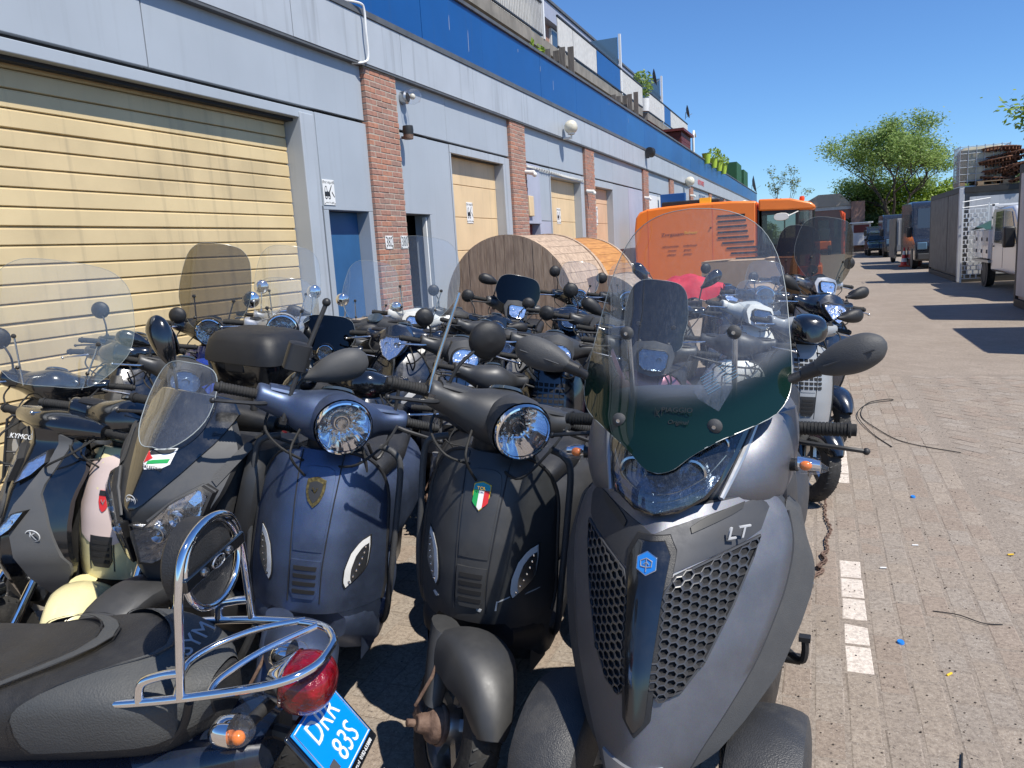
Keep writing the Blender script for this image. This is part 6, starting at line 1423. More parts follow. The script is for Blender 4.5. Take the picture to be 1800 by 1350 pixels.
for (x, z) in ((-.115, 1.18), (.115, 1.175), (-.135, 1.375), (.135, 1.375)):
    b = B(); b.lathe([(0, -.009), (.011, -.008), (.017, -.003), (.018, .002), (0, .004)], 18, T(x, yw(x, z) - .003, z) @ RX(90) @ Matrix.Diagonal((1, 1, -1, 1))); b.ob('rubber_bolt', 'plasticgrey', ws_)
    b = B(); b.lathe([(0, 0), (.005, 0), (.005, .0015)], 8, T(x, yw(x, z) - .0125, z) @ RX(90)); b.ob('screw', 'chromeworn', ws_)
for s in (-1, 1): b = B(); b.tube([(s * .135, yw(.135, 1.375) + .01, 1.375), (s * .13, -.14, 1.20)], .007, 8); b.ob('stay_rod', 'chromeworn', t)
text('lettering', 'PIAGGIO', .017, 'signblack', ws_, T(.030, yw(0.03, 1.205) - .003, 1.212) @ RX(-28) @ FRONT, .0004, sx=1.1); text('lettering', 'Original', .015, 'signblack', ws_, T(.034, yw(0.03, 1.185) - .003, 1.186) @ RX(-28) @ FRONT, .0004, shear=.3)
b = B(); y_ = yw(-.012, 1.2) - .003; b.tube([(-.022, y_ + .006, 1.216), (-.006, y_ + .006, 1.216), (-.006, y_, 1.19), (-.022, y_, 1.19)], .0007, 4, closed=True); b.tube([(-.018, y_, 1.192), (-.018, y_ + .006, 1.213), (-.011, y_ + .006, 1.21), (-.016, y_, 1.203), (-.009, y_, 1.192)], .0007, 4); b.ob('maker_mark', 'signblack', ws_)
b = B(); b.skin([(.055, 1.245), (.085, 1.30), (.15, 1.265), (.12, 1.205)], yw, .001, .001, 8, 6); st = b.ob('sticker', 'screen', ws_)
for k in range(7):
    for q in range(2):
        x0, z0 = .072 + q * .036, 1.243 + q * .022 - k * .0 ; x0 += k * .0035; z0 += (6 - k) * .0058 - .018 * q * 0
        b = B(); b.tube([(x0, yw(x0, z0) - .0022, z0), (x0 + .026, yw(x0 + .026, z0 + .014) - .0022, z0 + .014)], .0009, 4); b.ob('print_line', 'glassblue', st)
b = B(); b.skin([(-.185, 1.325), (-.178, 1.335), (-.115, 1.262), (-.123, 1.252)], yw, -.006, .002, 10, 3); b.ob('pink_strip', 'mauve', t)
# handlebar, grips, mirrors, signals
b = B(); b.loft([(-.25, .05, 1.09, .04, .035, .04), (-.12, .03, 1.10, .05, .04, .05), (0, .0, 1.10, .06, .05, .05), (.12, .03, 1.10, .05, .04, .05), (.25, .05, 1.09, .04, .035, .04)], 16, 14, ax='x'); b.ob('handlebar', 'plastic', t)
for s in (-1, 1):
    grip(t, s, None, y=.07, z=1.088, x0=.24, L=.145, r=.0185); lever(t, s, None, 'steel', y=.03, z=1.07, x0=.24, L=.19)
    b = B(); b.tube([(s * .22, -.13, 1.235), (s * .265, -.12, 1.255), (s * .30, -.11, 1.27)], [.016, .013, .012], 10, smooth=8); b.loft([(s * .285, -.11, 1.265, .018, .018, .018), (s * .33, -.11, 1.285, .022, .022, .022)], 12, ax='x'); b.ob('mirror_arm', 'plastic', t)
    Y = T(s * .325, -.11, 1.285) @ RZ(s * -6) @ RY(-s * 7) @ Matrix.Diagonal((.76, .9, .9, 1))
    b = B(); pts = [(-.01, .022, .018, .018), (.02, .028, .034, .032), (.06, .036, .048, .042), (.11, .040, .056, .045), (.15, .036, .052, .040), (.185, .022, .034, .026), (.20, .006, .010, .008)]
    b.loft([(s * p[0], 0, .006 * i, p[1], p[2], p[3]) for i, p in enumerate(pts)], 22, 24, ax='x', X=Y, ex=2.2); mh = b.ob('mirror', 'plasticgrey', t)
    b = B(); b.tube([(s * (.02 + .15 * k / 8), -.036 + .0 * k, .0 + .030 * k / 8 + .004) for k in range(9)], .0025, 5, X=Y); b.ob('mirror_ridge', 'greydark', mh)
    b = B(); b.loft([(s * (.02 + .15 * k / 6), .036, .01 + .004 * k, .001, .036 * math.sin(math.pi * (.2 + .6 * k / 6)), .03 * math.sin(math.pi * (.2 + .6 * k / 6))) for k in range(7)], 14, ax='x', X=Y); b.ob('mirror_glass', 'chrome', mh)
    b = B(); b.tube([(s * .24, -.12, 1.04), (s * .28, -.13, 1.042)], .016, 10); b.ob('signal_stem', 'plastic', t)
    b = B(); b.loft([(s * .275, -.14, 1.045, .020, .020, .020), (s * .30, -.14, 1.045, .022, .021, .020), (s * .325, -.138, 1.042, .016, .015, .017), (s * .350, -.135, 1.038, .004, .004, .005)], 16, 14, ax='x'); sg = b.ob('turn_signal', 'lens', t)
    b = B(); b.sphere((s * .298, -.14, 1.044), (.015, .011, .012), 12, 8); b.ob('bulb', 'amber', sg); b = B(); b.loft([(s * .278, -.125, 1.045, .010, .017, .017), (s * .33, -.125, 1.042, .008, .012, .013)], 10, ax='x'); b.ob('reflector', 'chrome', sg)
    # two front wheels with fenders
    c = (s * .235, -.42, .235); tyre_tread(t, None, c, .235, .11)
    b = B(); rows = []
    for i in range(19):
        th = R(12 + 118 * i / 18); r0 = .262
        sec = [(-1.0, -.12), (-1.05, -.06), (-.98, -.01), (-.8, .012), (0, .022), (.8, .012), (.98, -.01), (1.05, -.06), (1.0, -.12)]; w = .078 + .010 * math.sin(math.pi * i / 18); w *= .75 + .25 * min(1, i / 5)
        rows.append([(c[0] + s * .01 + q[0] * w, c[1] - (r0 + q[1]) * math.cos(th), c[2] + (r0 + q[1]) * math.sin(th)) for q in cr(sec, 19)])
    b.grid(rows); b.grid([[(p[0], p[1] + .006, p[2] - .008) for p in r_] for r_ in rows]); b.ob('front_fender', 'fenderdark', t)
    b = B(); b.lathe([(0, -.03), (.05, -.025), (.06, .0), (.05, .02), (0, .02)], 16, T(s * .16, -.42, .24) @ RY(90)); b.tube([(s * .12, -.2, .40), (s * .15, -.40, .26)], .025, 10); b.tube([(s * .10, -.1, .55), (s * .16, -.4, .30)], .014, 8); b.ob('suspension_arm', 'chromeworn', t)
b = B(); b.tube([(.22, .05, .46), (.275, .0, .45), (.288, -.01, .48), (.288, -.01, .52)], .010, 8, smooth=12); b.box(.272, .302, -.02, .005, .515, .528); b.ob('park_brake_lever', 'steel', t)
rear_half(t, 'greydark', 'seat', seat_h=.05, long=1.22, tail=True)
b = B(); b.loft([(.52, 0, .70, .05, .05, .05), (.6, 0, .78, .15, .08, .1), (1.0, 0, .86, .17, .07, .1), (1.4, 0, .93, .14, .06, .1), (1.48, 0, .93, .04, .02, .04)], 20, 16); b.ob('seat_upper', 'seat', t)

# ================================================================ FOREGROUND SCOOTER seen from behind
t = thing('scooter', 'black scooter seen from behind with chrome hoop rack and blue plate DRR 83S', 'scooter', (-2.27, .90, 0), (0, R(5), R(-79)), 'scooters parked close together')
rear_half(t, 'navygloss', 'seat', tail=False, seat_on=False)
scl = lambda y0, y1, m_, nm, g=1.012: None
SS = cr([(.34, .765, .03, .015, .05), (.40, .775, .11, .04, .09), (.55, .80, .145, .055, .12), (.70, .80, .16, .055, .13), (.85, .82, .16, .06, .14), (1.02, .835, .155, .06, .14), (1.14, .82, .125, .05, .11), (1.215, .81, .05, .03, .06)], 120)
def seatsec(y, g=1.0):
    q = min(SS, key=lambda q: abs(q[0] - y)); return (y, 0, q[1], q[2] * g, q[3] + (g - 1) * .35, q[4] * g)
b = B(); b.loft([(q[0], 0, q[1], q[2], q[3], q[4]) for q in SS[::3] + SS[-1:]], 30, ax='y', ex=2.8); b.ob('seat', 'seat', t)
def seat_slice(y0, y1, g, shear, m_, nm, n=28, end=None):
    b = B(); rings = []
    for i in range(13):
        y = y0 + (y1 - y0) * i / 12; ring = []
        for j in range(n + 1):
            th = math.pi * (j - .9 * (1 if j == 0 else 0) + .9 * (1 if j == n else 0)) / n; th = -.35 + (math.pi + .7) * j / n
            c, d = math.cos(th), math.sin(th); q = 2 / 2.8; yy = y + shear * abs(c) ** 1.5 if end is None else (y0 + shear * abs(c) ** 1.5) * (1 - i / 12) + end * i / 12
            _, ca, cb, ra, ru, rd = seatsec(yy, g)
            ring.append((ra * math.copysign(abs(c) ** q, c), yy, cb + (ru if d > 0 else rd) * math.copysign(abs(d) ** q, d)))
        rings.append(ring)
    b.rings(rings, False, False); return b.ob(nm, m_, t)
seat_slice(.95, .985, 1.03, -.28, 'seatgrey', 'seat_stripe'); rp = seat_slice(1.10, 1.21, 1.03, -.22, 'seatgrey', 'seat_rear_pad', end=1.212)
for y, sh_ in ((.990, -.28), (.943, -.28), (1.113, -.24)): seat_slice(y, y + .004, 1.04, sh_, 'seat', 'seam')
text('seat_lettering', 'SYM', .055, 'alu', t, T(-.02, 1.15, .892) @ RX(-14) @ RZ(180), .0006, shear=.2)
b = B(); b.loft([(1.05, 0, .68, .13, .05, .08), (1.2, 0, .70, .12, .05, .09), (1.30, 0, .70, .07, .03, .05)], 18, 10); b.ob('tail_cowl', 'navygloss', t)
# chrome rack: two rails joined round the tail, cross bars, bracket
b = B(); zr = .885
b.tube([(.135, .98, .85), (.135, 1.08, .858), (.125, 1.22, .872), (.095, 1.37, .885), (.05, 1.425, .888), (0, 1.435, .888), (-.05, 1.425, .888), (-.095, 1.37, .885), (-.125, 1.22, .872), (-.135, 1.08, .858), (-.135, .98, .85)], 0.0080, 12, smooth=80); rk = b.ob('rack', 'chrome', t)
b = B(); b.tube([(-.11, 1.34, .885), (-.06, 1.24, .885), (.03, 1.17, .88), (.128, 1.20, .872)], .0065, 10, smooth=26); b.tube([(-.09, 1.375, .886), (-.0, 1.30, .884), (.08, 1.26, .88), (.12, 1.26, .875)], .0065, 10, smooth=26); b.ob('rack_cross_tube', 'chrome', rk)
for s in (-1, 1): b = B(); b.box(s * .125 - .008, s * .125 + .008, .99, 1.03, .76, .85); b.ob('rack_bracket', 'steel', rk); b = B(); b.tube([(s * .12, 1.22, .86), (s * .10, 1.18, .79), (s * .10, 1.13, .74)], .008, 8, smooth=10); b.ob('rack_strut', 'steel', rk)
# hoop with round back pad
b = B(); b.tube([(.128, 1.21, .872), (.118, 1.22, .96), (.105, 1.23, 1.06), (.075, 1.235, 1.13), (.0, 1.238, 1.155), (-.075, 1.235, 1.13), (-.105, 1.23, 1.06), (-.118, 1.22, .96), (-.128, 1.21, .872)], .0080, 12, smooth=70); hp = b.ob('backrest_hoop', 'chrome', t)
for s in (-1, 1): b = B(); b.tube([(s * .133, 1.13, .862), (s * .13, 1.14, .90), (s * .125, 1.18, .915), (s * .123, 1.213, .92)], .0085, 10, smooth=16); b.ob('hoop_brace', 'chrome', hp)
b = B(); b.tube([(.088 * math.cos(a), 1.235, 1.072 + .080 * math.sin(a)) for a in [2 * math.pi * k / 40 for k in range(40)]], .007, 10, closed=True); b.ob('inner_ring', 'chrome', hp)
b = B(); b.lathe([(0, -.004), (.075, -.004), (.083, .004), (.083, .040), (.075, .048), (0, .050)], 34, T(0, 1.227, 1.072) @ RX(90)); pd = b.ob('back_pad', 'seat', t)
b = B(); b.box(-.10, .10, 1.234, 1.245, 1.062, 1.087); b.ob('pad_strap_bar', 'gloss', pd, bevel=.003)
for x in (-.042, .042): b = B(); b.lathe([(0, .006), (.008, .004), (.009, 0)], 10, T(x, 1.245, 1.074) @ RX(-90)); b.ob('screw', 'chromeworn', pd)
b = B(); b.lathe([(.020, 0), (.0225, .0015), (.020, .003)], 24, T(0, 1.246, 1.074) @ RX(-90) @ Matrix.Diagonal((1, .5, 1, 1))); b.ob('oval_mark', 'alu', pd); text('pad_lettering', 'SYM', .016, 'alu', pd, T(0, 1.2495, 1.074) @ RX(90) @ RY(180), .0005)
# tail light, plate, indicators
Xp = T(0, 1.375, .825) @ RX(-12)
b = B(); b.loft([(-.03, 0, 0, .052, .040, .040), (.0, 0, 0, .062, .050, .050), (.035, 0, 0, .058, .047, .047), (.058, 0, 0, .035, .03, .03), (.064, 0, 0, .01, .008, .008)], 26, 18, ax='y', X=Xp, ex=2.6); tl = b.ob('tail_light', 'redlens', t)
b = B(); b.loft([(-.06, 0, -.01, .035, .03, .03), (-.03, 0, 0, .055, .044, .044), (-.022, 0, 0, .060, .048, .048)], 24, 10, ax='y', X=Xp); b.ob('lamp_housing', 'chrome', tl)
Xq = T(0, 1.425, .705) @ RX(35)
b = B(); b.box(-.082, .082, -.012, -.004, -.075, .072); ph = b.ob('plate_holder', 'gloss', t, bevel=.004); ph.matrix_local = Xq @ Matrix.Scale(1.12, 4)
b = B(); b.box(-.0725, .0725, -.003, .0, -.055, .068); pl = b.ob('number_plate', 'skyplate', ph, bevel=.001)
BK = RX(90) @ RY(180)
b = B(); b.tube([(-.068, .001, -.051), (.068, .001, -.051), (.068, .001, .064), (-.068, .001, .064)], .0016, 4, closed=True); b.ob('plate_border', 'white', pl)
Xt = Matrix(((-1, 0, 0, 0), (0, 0, 1, 0), (0, 1, 0, 0), (0, 0, 0, 1)))
text('plate_letters', 'DRR', .058, 'white', pl, T(.0, .0008, .034) @ Xt, .0006, sx=.82); text('plate_letters', '83S', .058, 'white', pl, T(-.010, .0008, -.022) @ Xt, .0006, sx=.82)
b = B(); b.box(.038, .056, 0, .0012, -.036, -.018); b.ob('plate_hologram', 'plasticgrey', pl); text('dealer_line', 'deldenscooters.nl  0182-633888', .0095, 'white', ph, T(0, -.0035, -.065) @ Xt, .0003)
b = B(); b.tube([(0, 1.25, .72), (0, 1.33, .70), (0, 1.35, .68)], .014, 8); b.tube([(-.09, 1.30, .79), (.0, 1.31, .78), (.09, 1.30, .79)], .012, 10); b.ob('plate_bracket', 'steel', t)
for s in (-1, 1):
    b = B(); b.loft([(1.245, s * .115, .79, .010, .010, .010), (1.265, s * .115, .80, .026, .024, .024), (1.295, s * .115, .80, .030, .027, .027)], 18, 10, ax='y'); ind = b.ob('turn_signal', 'chrome', t)
    b = B(); b.loft([(1.295, s * .115, .80, .029, .026, .026), (1.315, s * .115, .80, .026, .023, .023), (1.328, s * .115, .80, .014, .012, .012)], 18, 10, ax='y'); b.ob('lens', 'lens', ind); b = B(); b.sphere((s * .12, 1.302, .79), .013, 10, 8); b.ob('bulb', 'amber', ind)
b = B(); b.lathe([(.010, 0), (.018, .001), (.019, .005), (.010, .006)], 16, T(.185, .70, .655) @ RY(90)); b.lathe([(0, .002), (.010, .002)], 12, T(.185, .70, .655) @ RY(90)); b.ob('seat_lock', 'chromeworn', t)
b = B(); b.tube([(.19, .62, .61), (.205, .75, .60), (.20, .92, .57)], .002, 5, smooth=14); b.ob('seam', 'silver', t)
b = B(); b.lathe([(.008, 0), (.014, .002), (.015, .008), (.009, .01)], 14, T(.14, 1.14, .66) @ RX(-60)); b.ob('bolt', 'chromeworn', t)

# ================================================================ SPORT SCOOTER with the flag sticker
t = thing('scooter', 'black sporty scooter with angular twin headlights and a flag sticker on its dark nose panel', 'scooter', (-2.22, 2.13, 0), (0, R(9), R(4)), 'scooters parked close together', 1.03)
ys = lambda x, z: lerp_tab(z, [(.5, -.26), (.65, -.33), (.75, -.37), (.85, -.38), (1.0, -.28), (1.15, -.16), (1.3, -.03)]) + 1.0 * abs(x) ** 1.25
def both(P, **k):
    pass
half = [(0, 1.16), (.09, 1.15), (.16, 1.09), (.215, 1.0), (.212, .92), (.205, .86), (.15, .74), (.09, .655), (.04, .60), (0, .59)]
H = half; P = H + [(-x, z) for x, z in H[::-1][1:-1]]
b = B(); b.skin(P, ys, 0, .03, 30, 20); b.ob('nose_shell', 'blackmatte', t)
b = B(); b.skin([(-.03, .655), (0, .615), (.03, .655), (.11, .665), (.06, .585), (0, .56), (-.06, .585), (-.11, .665)][::1], ys, .012, .03, 8, 8); b.ob('chin', 'plasticgrey', t)
Bp = [(0, .835), (.035, .86), (.10, .95), (.155, 1.04), (.178, 1.11), (.14, 1.16), (0, 1.18)]; P = Bp + [(-x, z) for x, z in Bp[::-1][1:-1]]
b = B(); b.skin(P, ys, .010, .010, 24, 12); np_ = b.ob('nose_panel', 'gloss', t)
for s in (-1, 1):
    P = [(.018, .80), (.05, .79), (.11, .862), (.165, .905), (.195, .885), (.187, .825), (.112, .695), (.05, .655), (.015, .66)]
    P = [(s * x, z) for x, z in P]; P = P if s > 0 else P[::-1]
    poly_light(t, None, P, lambda x, z: ys(x, z) - .030, .026, 'plastic', 'lens', bulbs=((s * .075, .76, .028), (s * .12, .81, .024)))
    b = B(); b.tube([(s * x, ys(x, z) - .012, z) for x, z in ((.05, .805), (.11, .872), (.165, .912), (.2, .89))], .006, 6); b.ob('headlight_brow', 'plasticgrey', t)
    b = B(); b.skin([(s * q[0], q[1]) for q in ([(.195, .905), (.172, .93), (.225, 1.03), (.25, 1.02)] if s > 0 else [(.195, .905), (.172, .93), (.225, 1.03), (.25, 1.02)][::-1])], ys, .008, .006, 8, 5); b.ob('grey_strip', 'plasticgrey', t)
    b = B(); b.loft([(.56, s * .17, .03, .06, .10, .10), (.72, s * .22, .02, .06, .15, .16), (.9, s * .25, .02, .05, .16, .16), (1.0, s * .24, .03, .04, .12, .12)], 16, 14, ax='z', ex=3); b.ob('side_wing', 'blackmatte', t)
    grip(t, s, None, y=.04, z=1.06, x0=.24); lever(t, s, None, 'steel', y=.01, z=1.04, x0=.22)
b = B(); b.loft([(-.25, .04, 1.06, .035, .03, .03), (-.1, .02, 1.07, .05, .045, .05), (0, .0, 1.08, .07, .05, .06), (.1, .02, 1.07, .05, .045, .05), (.25, .04, 1.06, .035, .03, .03)], 16, 16, ax='x'); b.ob('handlebar_cover', 'plastic', t)
mirror(t, -1, None, 'leaf', 'gloss', base=(.16, .02, 1.1), tip=(.19, .03, 1.21), tilt=58, size=1.05); mirror(t, 1, None, 'leaf', 'gloss', base=(.16, .02, 1.1), tip=(.24, .05, 1.17), tilt=25, size=.9)
yf2 = lambda x, z: ys(0, 1.12) + (z - 1.12) * .5 + 2.2 * x * x - .012
Sh = [(0, 1.02), (.05, 1.02), (.10, 1.06), (.125, 1.12), (.12, 1.20), (.095, 1.25), (.05, 1.268), (0, 1.27)]; Q = cr(Sh, 24); P = Q + [(-x, z) for x, z in Q[::-1][1:-1]]
yf3 = lambda x, z: ys(0, min(z, 1.1)) - .02 + max(0, z - 1.1) * .62 + 2.2 * x * x
b = B(); b.skin(P, yf3, 0, .003, 20, 12); sc = b.ob('fly_screen', 'screen', t); b = B(); b.tube([(x, yf3(x, z), z) for x, z in P], .0016, 5, closed=True); b.ob('edge', 'edge', sc)
st = T(.028, ys(.028, .985) - .0145, .985) @ RX(-33) @ RZ(0)
S_ = lambda P, m_, nm, pr, o_=.012: (lambda bb: (bb.skin(P, ys, o_, .001, 6, 6), bb.ob(nm, m_, pr))[1])(B())
sk = S_([(-.018, .966), (-.014, 1.012), (.066, 1.018), (.062, .962), (.0, .956)], 'white', 'flag_sticker', t)
S_([(-.006, .998), (-.004, 1.010), (.062, 1.016), (.058, 1.003)], 'signblack', 'flag_stripe', sk, .0135); S_([(.0, .972), (.002, .983), (.058, .988), (.056, .976)], 'green', 'flag_stripe', sk, .0135); S_([(-.014, .972), (-.012, 1.008), (.012, .990)], 'redpaint', 'flag_triangle', sk, .0142)
text('sticker_lettering', 'PALESTINE', .0155, 'signblack', sk, T(.022, ys(.022, .962) - .0165, .963) @ RX(-26) @ RZ(12) @ FRONT, .0006, sx=.85)
b = B(); b.lathe([(.017, 0), (.019, .0012), (.017, .002)], 24, T(0, ys(0, .872) - .012, .872) @ RX(96)); lg = b.ob('round_logo', 'white', t); text('logo_lettering', 'SYM', .015, 'white', lg, T(0, ys(0, .872) - .0135, .872) @ RX(6) @ FRONT, .0006)
tyre_tread(t, None, (0, -.40, .235), .235, .11); 
for s in (-1, 1): b = B(); b.tube([(s * .085, -.22, .62), (s * .085, -.40, .24)], .019, 10); b.ob('fork_leg', 'chrome', t)
b = B(); b.loft([(-.62, 0, .46, .04, .02, .03), (-.5, 0, .52, .075, .03, .05), (-.36, 0, .55, .08, .03, .06), (-.2, 0, .52, .075, .03, .08)], 16, 12); b.ob('front_fender', 'blackmatte', t)
b = B(); b.loft([(.42, 0, .02, .15, .15, .18), (.7, 0, .02, .2, .1, .2), (.98, 0, .04, .2, .08, .1)], 18, 10, ax='z', ex=3); b.ob('inner_shield', 'plastic', t)
rear_half(t, 'blackmatte', 'seat', seat_h=.02)

M['winggrey'] = mat('wing_grey_plastic', (.085, .087, .09), .42, dust=.1, bump=.1, bscale=300)
# ================================================================ LEFT EDGE: black scooter with grey wings and white K emblem
t = thing('scooter', 'gloss black scooter with grey wing panels and white round K emblem at the left edge', 'scooter', (-2.93, 2.1, 0), (0, R(8), R(-2)), 'scooters parked close together')
yk = lambda x, z: lerp_tab(z, [(.35, -.18), (.4, -.2), (.5, -.25), (.6, -.28), (.7, -.26), (.85, -.2), (1.0, -.1)]) + .9 * abs(x) ** 1.25
half = [(0, 1.06), (.09, 1.05), (.17, .99), (.20, .90), (.19, .8), (.20, .7), (.22, .56), (.18, .45), (.12, .38), (0, .37)]; P = half + [(-x, z) for x, z in half[::-1][1:-1]]
b = B(); b.skin(P, yk, 0, .02, 26, 18); b.ob('leg_shield', 'gloss', t)
for s in (-1, 1):
    P = [(.085, 1.03), (.12, 1.03), (.14, .95), (.10, .83), (.16, .74), (.225, .56), (.19, .46), (.13, .40), (.07, .60), (.02, .74), (.04, .80), (.08, .9)]
    P = [(.09, 1.04), (.13, 1.02), (.115, .92), (.10, .84), (.135, .76), (.19, .62), (.222, .55), (.18, .46), (.13, .39), (.09, .50), (.05, .66), (.02, .77), (.05, .83), (.085, .95)]
    P = [(s * x, z) for x, z in P]; b = B(); b.skin(P if s > 0 else P[::-1], yk, .010, .012, 26, 7); b.ob('wing_panel', 'winggrey', t)
    P = [(.015, .70), (.05, .765), (.085, .775), (.06, .715), (.03, .685)]; P = [(s * x, z) for x, z in P]; poly_light(t, None, P if s > 0 else P[::-1], lambda x, z: yk(x, z) - .030, .016, 'plastic', 'lens', name='turn_signal', bulbs=((s * .05, .735, .008),))
    P = [(.02, .87), (.06, .90), (.085, .94), (.075, .98), (.03, .94)]; P = [(s * x, z) for x, z in P]; poly_light(t, None, P if s > 0 else P[::-1], lambda x, z: yk(x, z) - .022, .018, 'plastic', 'lens')
    b = B(); b.tube([(s * .08, -.12, .6), (s * .08, -.36, .24)], .018, 10); b.ob('fork_leg', 'chrome', t); grip(t, s, None, y=.03, z=1.05, x0=.22)
b = B(); X_ = T(.118, yk(.118, .685) - .014, .685) @ RZ(16) @ RX(90 + 6); b.lathe([(.028, 0), (.0315, .0015), (.028, .003)], 26, X_ @ Matrix.Diagonal((1, .8, 1, 1))); lg = b.ob('round_emblem', 'white', t); text('emblem_letter', 'K', .046, 'white', lg, X_ @ T(0, 0, .001) @ RZ(-8), .0008, sx=1.15)
text('nose_lettering', 'KYMCO', .028, 'white', t, T(-.10, yk(.08, .99) - .014, 1.0) @ RZ(15) @ RX(-30) @ FRONT, .0008)
tyre_tread(t, None, (0, -.37, .23), .225, .1); b = B(); b.loft([(-.58, 0, .44, .04, .02, .03), (-.46, 0, .49, .072, .03, .05), (-.3, 0, .50, .075, .03, .06)], 16, 12); b.ob('front_fender', 'gloss', t)
b = B(); b.loft([(-.24, .03, 1.05, .035, .03, .03), (0, -.0, 1.06, .08, .05, .06), (.24, .03, 1.05, .035, .03, .03)], 16, 14, ax='x'); b.ob('handlebar_cover', 'gloss', t)
b = B(); b.loft([(.42, 0, .02, .15, .12, .12), (.95, 0, .04, .17, .08, .1)], 18, 6, ax='z', ex=3); b.ob('inner_shield', 'plastic', t)
rear_half(t, 'gloss', 'seat')
HP = (0, 0)
def at_head(px, py, gz, z, phi):
    """ground point under a steering head standing at (px, py)"""
    return (px, py)
bl_ = scooter('satin blue retro scooter with a tarnished gold crest, left of the matte black one', (-1.72, 2.10), 20, 10, 26, 1.06, body='navymatte', hero=True, crest='gold', bars=True, mirrors=('round', 'plastic', (0, 0)))
bk_ = scooter('matte black retro scooter with a tricolour crest, right beside the three-wheeler', (-1.09, 2.22), 6, 7.5, 40, 1.05, body='blackmatte', hero=True, crest='tricolour', bars=True, mirrors=('round', 'plastic', (0, 0)))
X = steer_m(26)
mirror(bl_, 1, X, 'leaf', 'plasticgrey', base=(-.13, .03, 1.08), tip=(-.11, .04, 1.14), tilt=24, size=1.15)
b = B(); b.tube([(-.155, -.03, 1.0), (-.145, .0, 1.12), (-.10, .06, 1.38)], .0075, 8, smooth=12); b.sphere((-.10, .06, 1.385), .014, 10, 8); b.cbox((-.155, -.02, 1.0), (.02, .03, .02)); xf(b.ob('screen_stay', 'steel', bl_), X)
b = B(); b.loft([(1.155, -.15, .02, .02, .02, .02, 5), (1.16, -.155, .02, .035, .03, .03, 5), (1.24, -.15, .03, .035, .03, .03, 5), (1.245, -.15, .03, .02, .02, .02, 5)], 20, ax='z'); b.lathe([(.022, 0), (.028, .004), (.028, .03), (.022, .034)], 14, T(-.135, .03, 1.17)); xf(b.ob('phone_holder', 'plastic', bl_), X)
b = B(); b.tube([(.12, -.05, .98), (.17, -.03, .93), (.2, 0, 1.02), (.19, .02, 1.2)], .006, 8, smooth=14); xf(b.ob('screen_stay', 'steel', bl_), X)
X = steer_m(40)
mirror(bk_, -1, X, 'round', 'plastic', base=(.19, .02, 1.07), tip=(.11, .03, 1.25), size=1.05)
b = B(); b.tube([(-.24, .0, 1.04), (-.245, .02, 1.12), (-.235, .05, 1.36)], .0055, 8, smooth=12); b.cbox((-.24, .0, 1.05), (.02, .03, .02)); xf(b.ob('screen_stay', 'chromeworn', bk_), X)
# scrapes and cracks on the matte black shield
for P in ([(.020, .497), (.026, .505), (.040, .503), (.034, .493)], [(-.135, .505), (-.125, .515), (-.105, .508), (-.118, .498)], [(.075, .50), (.078, .53), (.082, .53), (.080, .50)], [(.08, .53), (.115, .545), (.116, .541), (.082, .526)], [(.15, .545), (.185, .552), (.186, .549), (.15, .541)]):
    b = B(); b.skin(P, yret, .0012, .001, 4, 3); b.ob('scuff', 'contlight', bk_)
cr_ = scooter('cream scooter with blush front panel and small red emblem, squeezed behind the flag-sticker nose', (-2.66, 2.20), 12, 7, 14, 1.0, body='creamp', rear=dict(body='plastic'), head='gloss', hl='none', crest=None, signals=None, fender='creamp', mirrors=('round', 'plastic', (0, 0)))
b = B(); b.skin([(-.10, .62), (-.14, .75), (-.13, .88), (0, .925), (.13, .88), (.14, .75), (.10, .62), (0, .58)], yret, .004, .004, 18, 10); bp = b.ob('blush_panel', 'pinkp', cr_)
b = B(); b.skin([(-.022, .80), (.022, .80), (.024, .765), (.012, .73), (0, .722), (-.012, .73), (-.024, .765)], yret, .008, .004, 8, 6); em = b.ob('emblem', 'redpaint', bp); b = B(); b.skin([(-.022, .80), (.022, .80), (.023, .782), (-.023, .782)], yret, .010, .003, 4, 4); b.ob('emblem_band', 'signblack', em); text('emblem_letter', 'V', .03, 'silver', em, T(0, yret(0, .76) - .013, .758) @ FRONT, .0006)
def S(label, pos, phi, *a, **k):
    return scooter(label, (pos[0] - .12, pos[1] + .14), phi, *a, **k)
S('gloss blue retro scooter with a tall smoked windscreen in front of the big cream door', (-4.0, 4.12), 22, 6, 15, 1.08, gz=.06, body='bluegloss', head='navygloss', crest=None, mirrors=('round', 'chrome', (0, 1)), screen=dict(m='screensmoke', h=.55, w=.22, rake=.26), mtip=(.22, .03, 1.27))
S('grey retro scooter with a low clear windscreen and large chrome-ringed headlight', (-3.36, 4.10), 26, 6, 8, 1.08, gz=.06, body='greylight', head='silver', mirrors=('round', 'chrome', (0, 0)), screen=dict(h=.30, w=.19, rake=.35, k=3.0), hlr=.09)
S('silver retro scooter with a very tall clear windscreen before the cream door edge', (-4.0, 4.95), 28, 6, 10, 1.03, gz=.10, body='silver', mirrors=('round', 'chrome', (1, 1)), screen=dict(h=.56, w=.25, rake=.25), mtip=(.20, .03, 1.28), rear=dict(tail=False))
S('navy scooter with a dark opaque flyscreen over a small chrome headlight', (-3.12, 4.25), 22, 6, 8, .97, body='navygloss', hl='round', hlr=.055, mirrors=('leaf', 'plastic', (0, 1)), screen=dict(m='screendark', h=.24, w=.19, rake=.35, rods=False, foot=.8), mtip=(.17, .03, 1.2))
S('dark blue sporty scooter with a large teardrop headlight in its handlebar', (-2.52, 4.25), 12, 6, -4, 1.05, body='navygloss', style='sport', hl='tear', signals='x', mirrors=('round', 'plastic', (0, 0)))
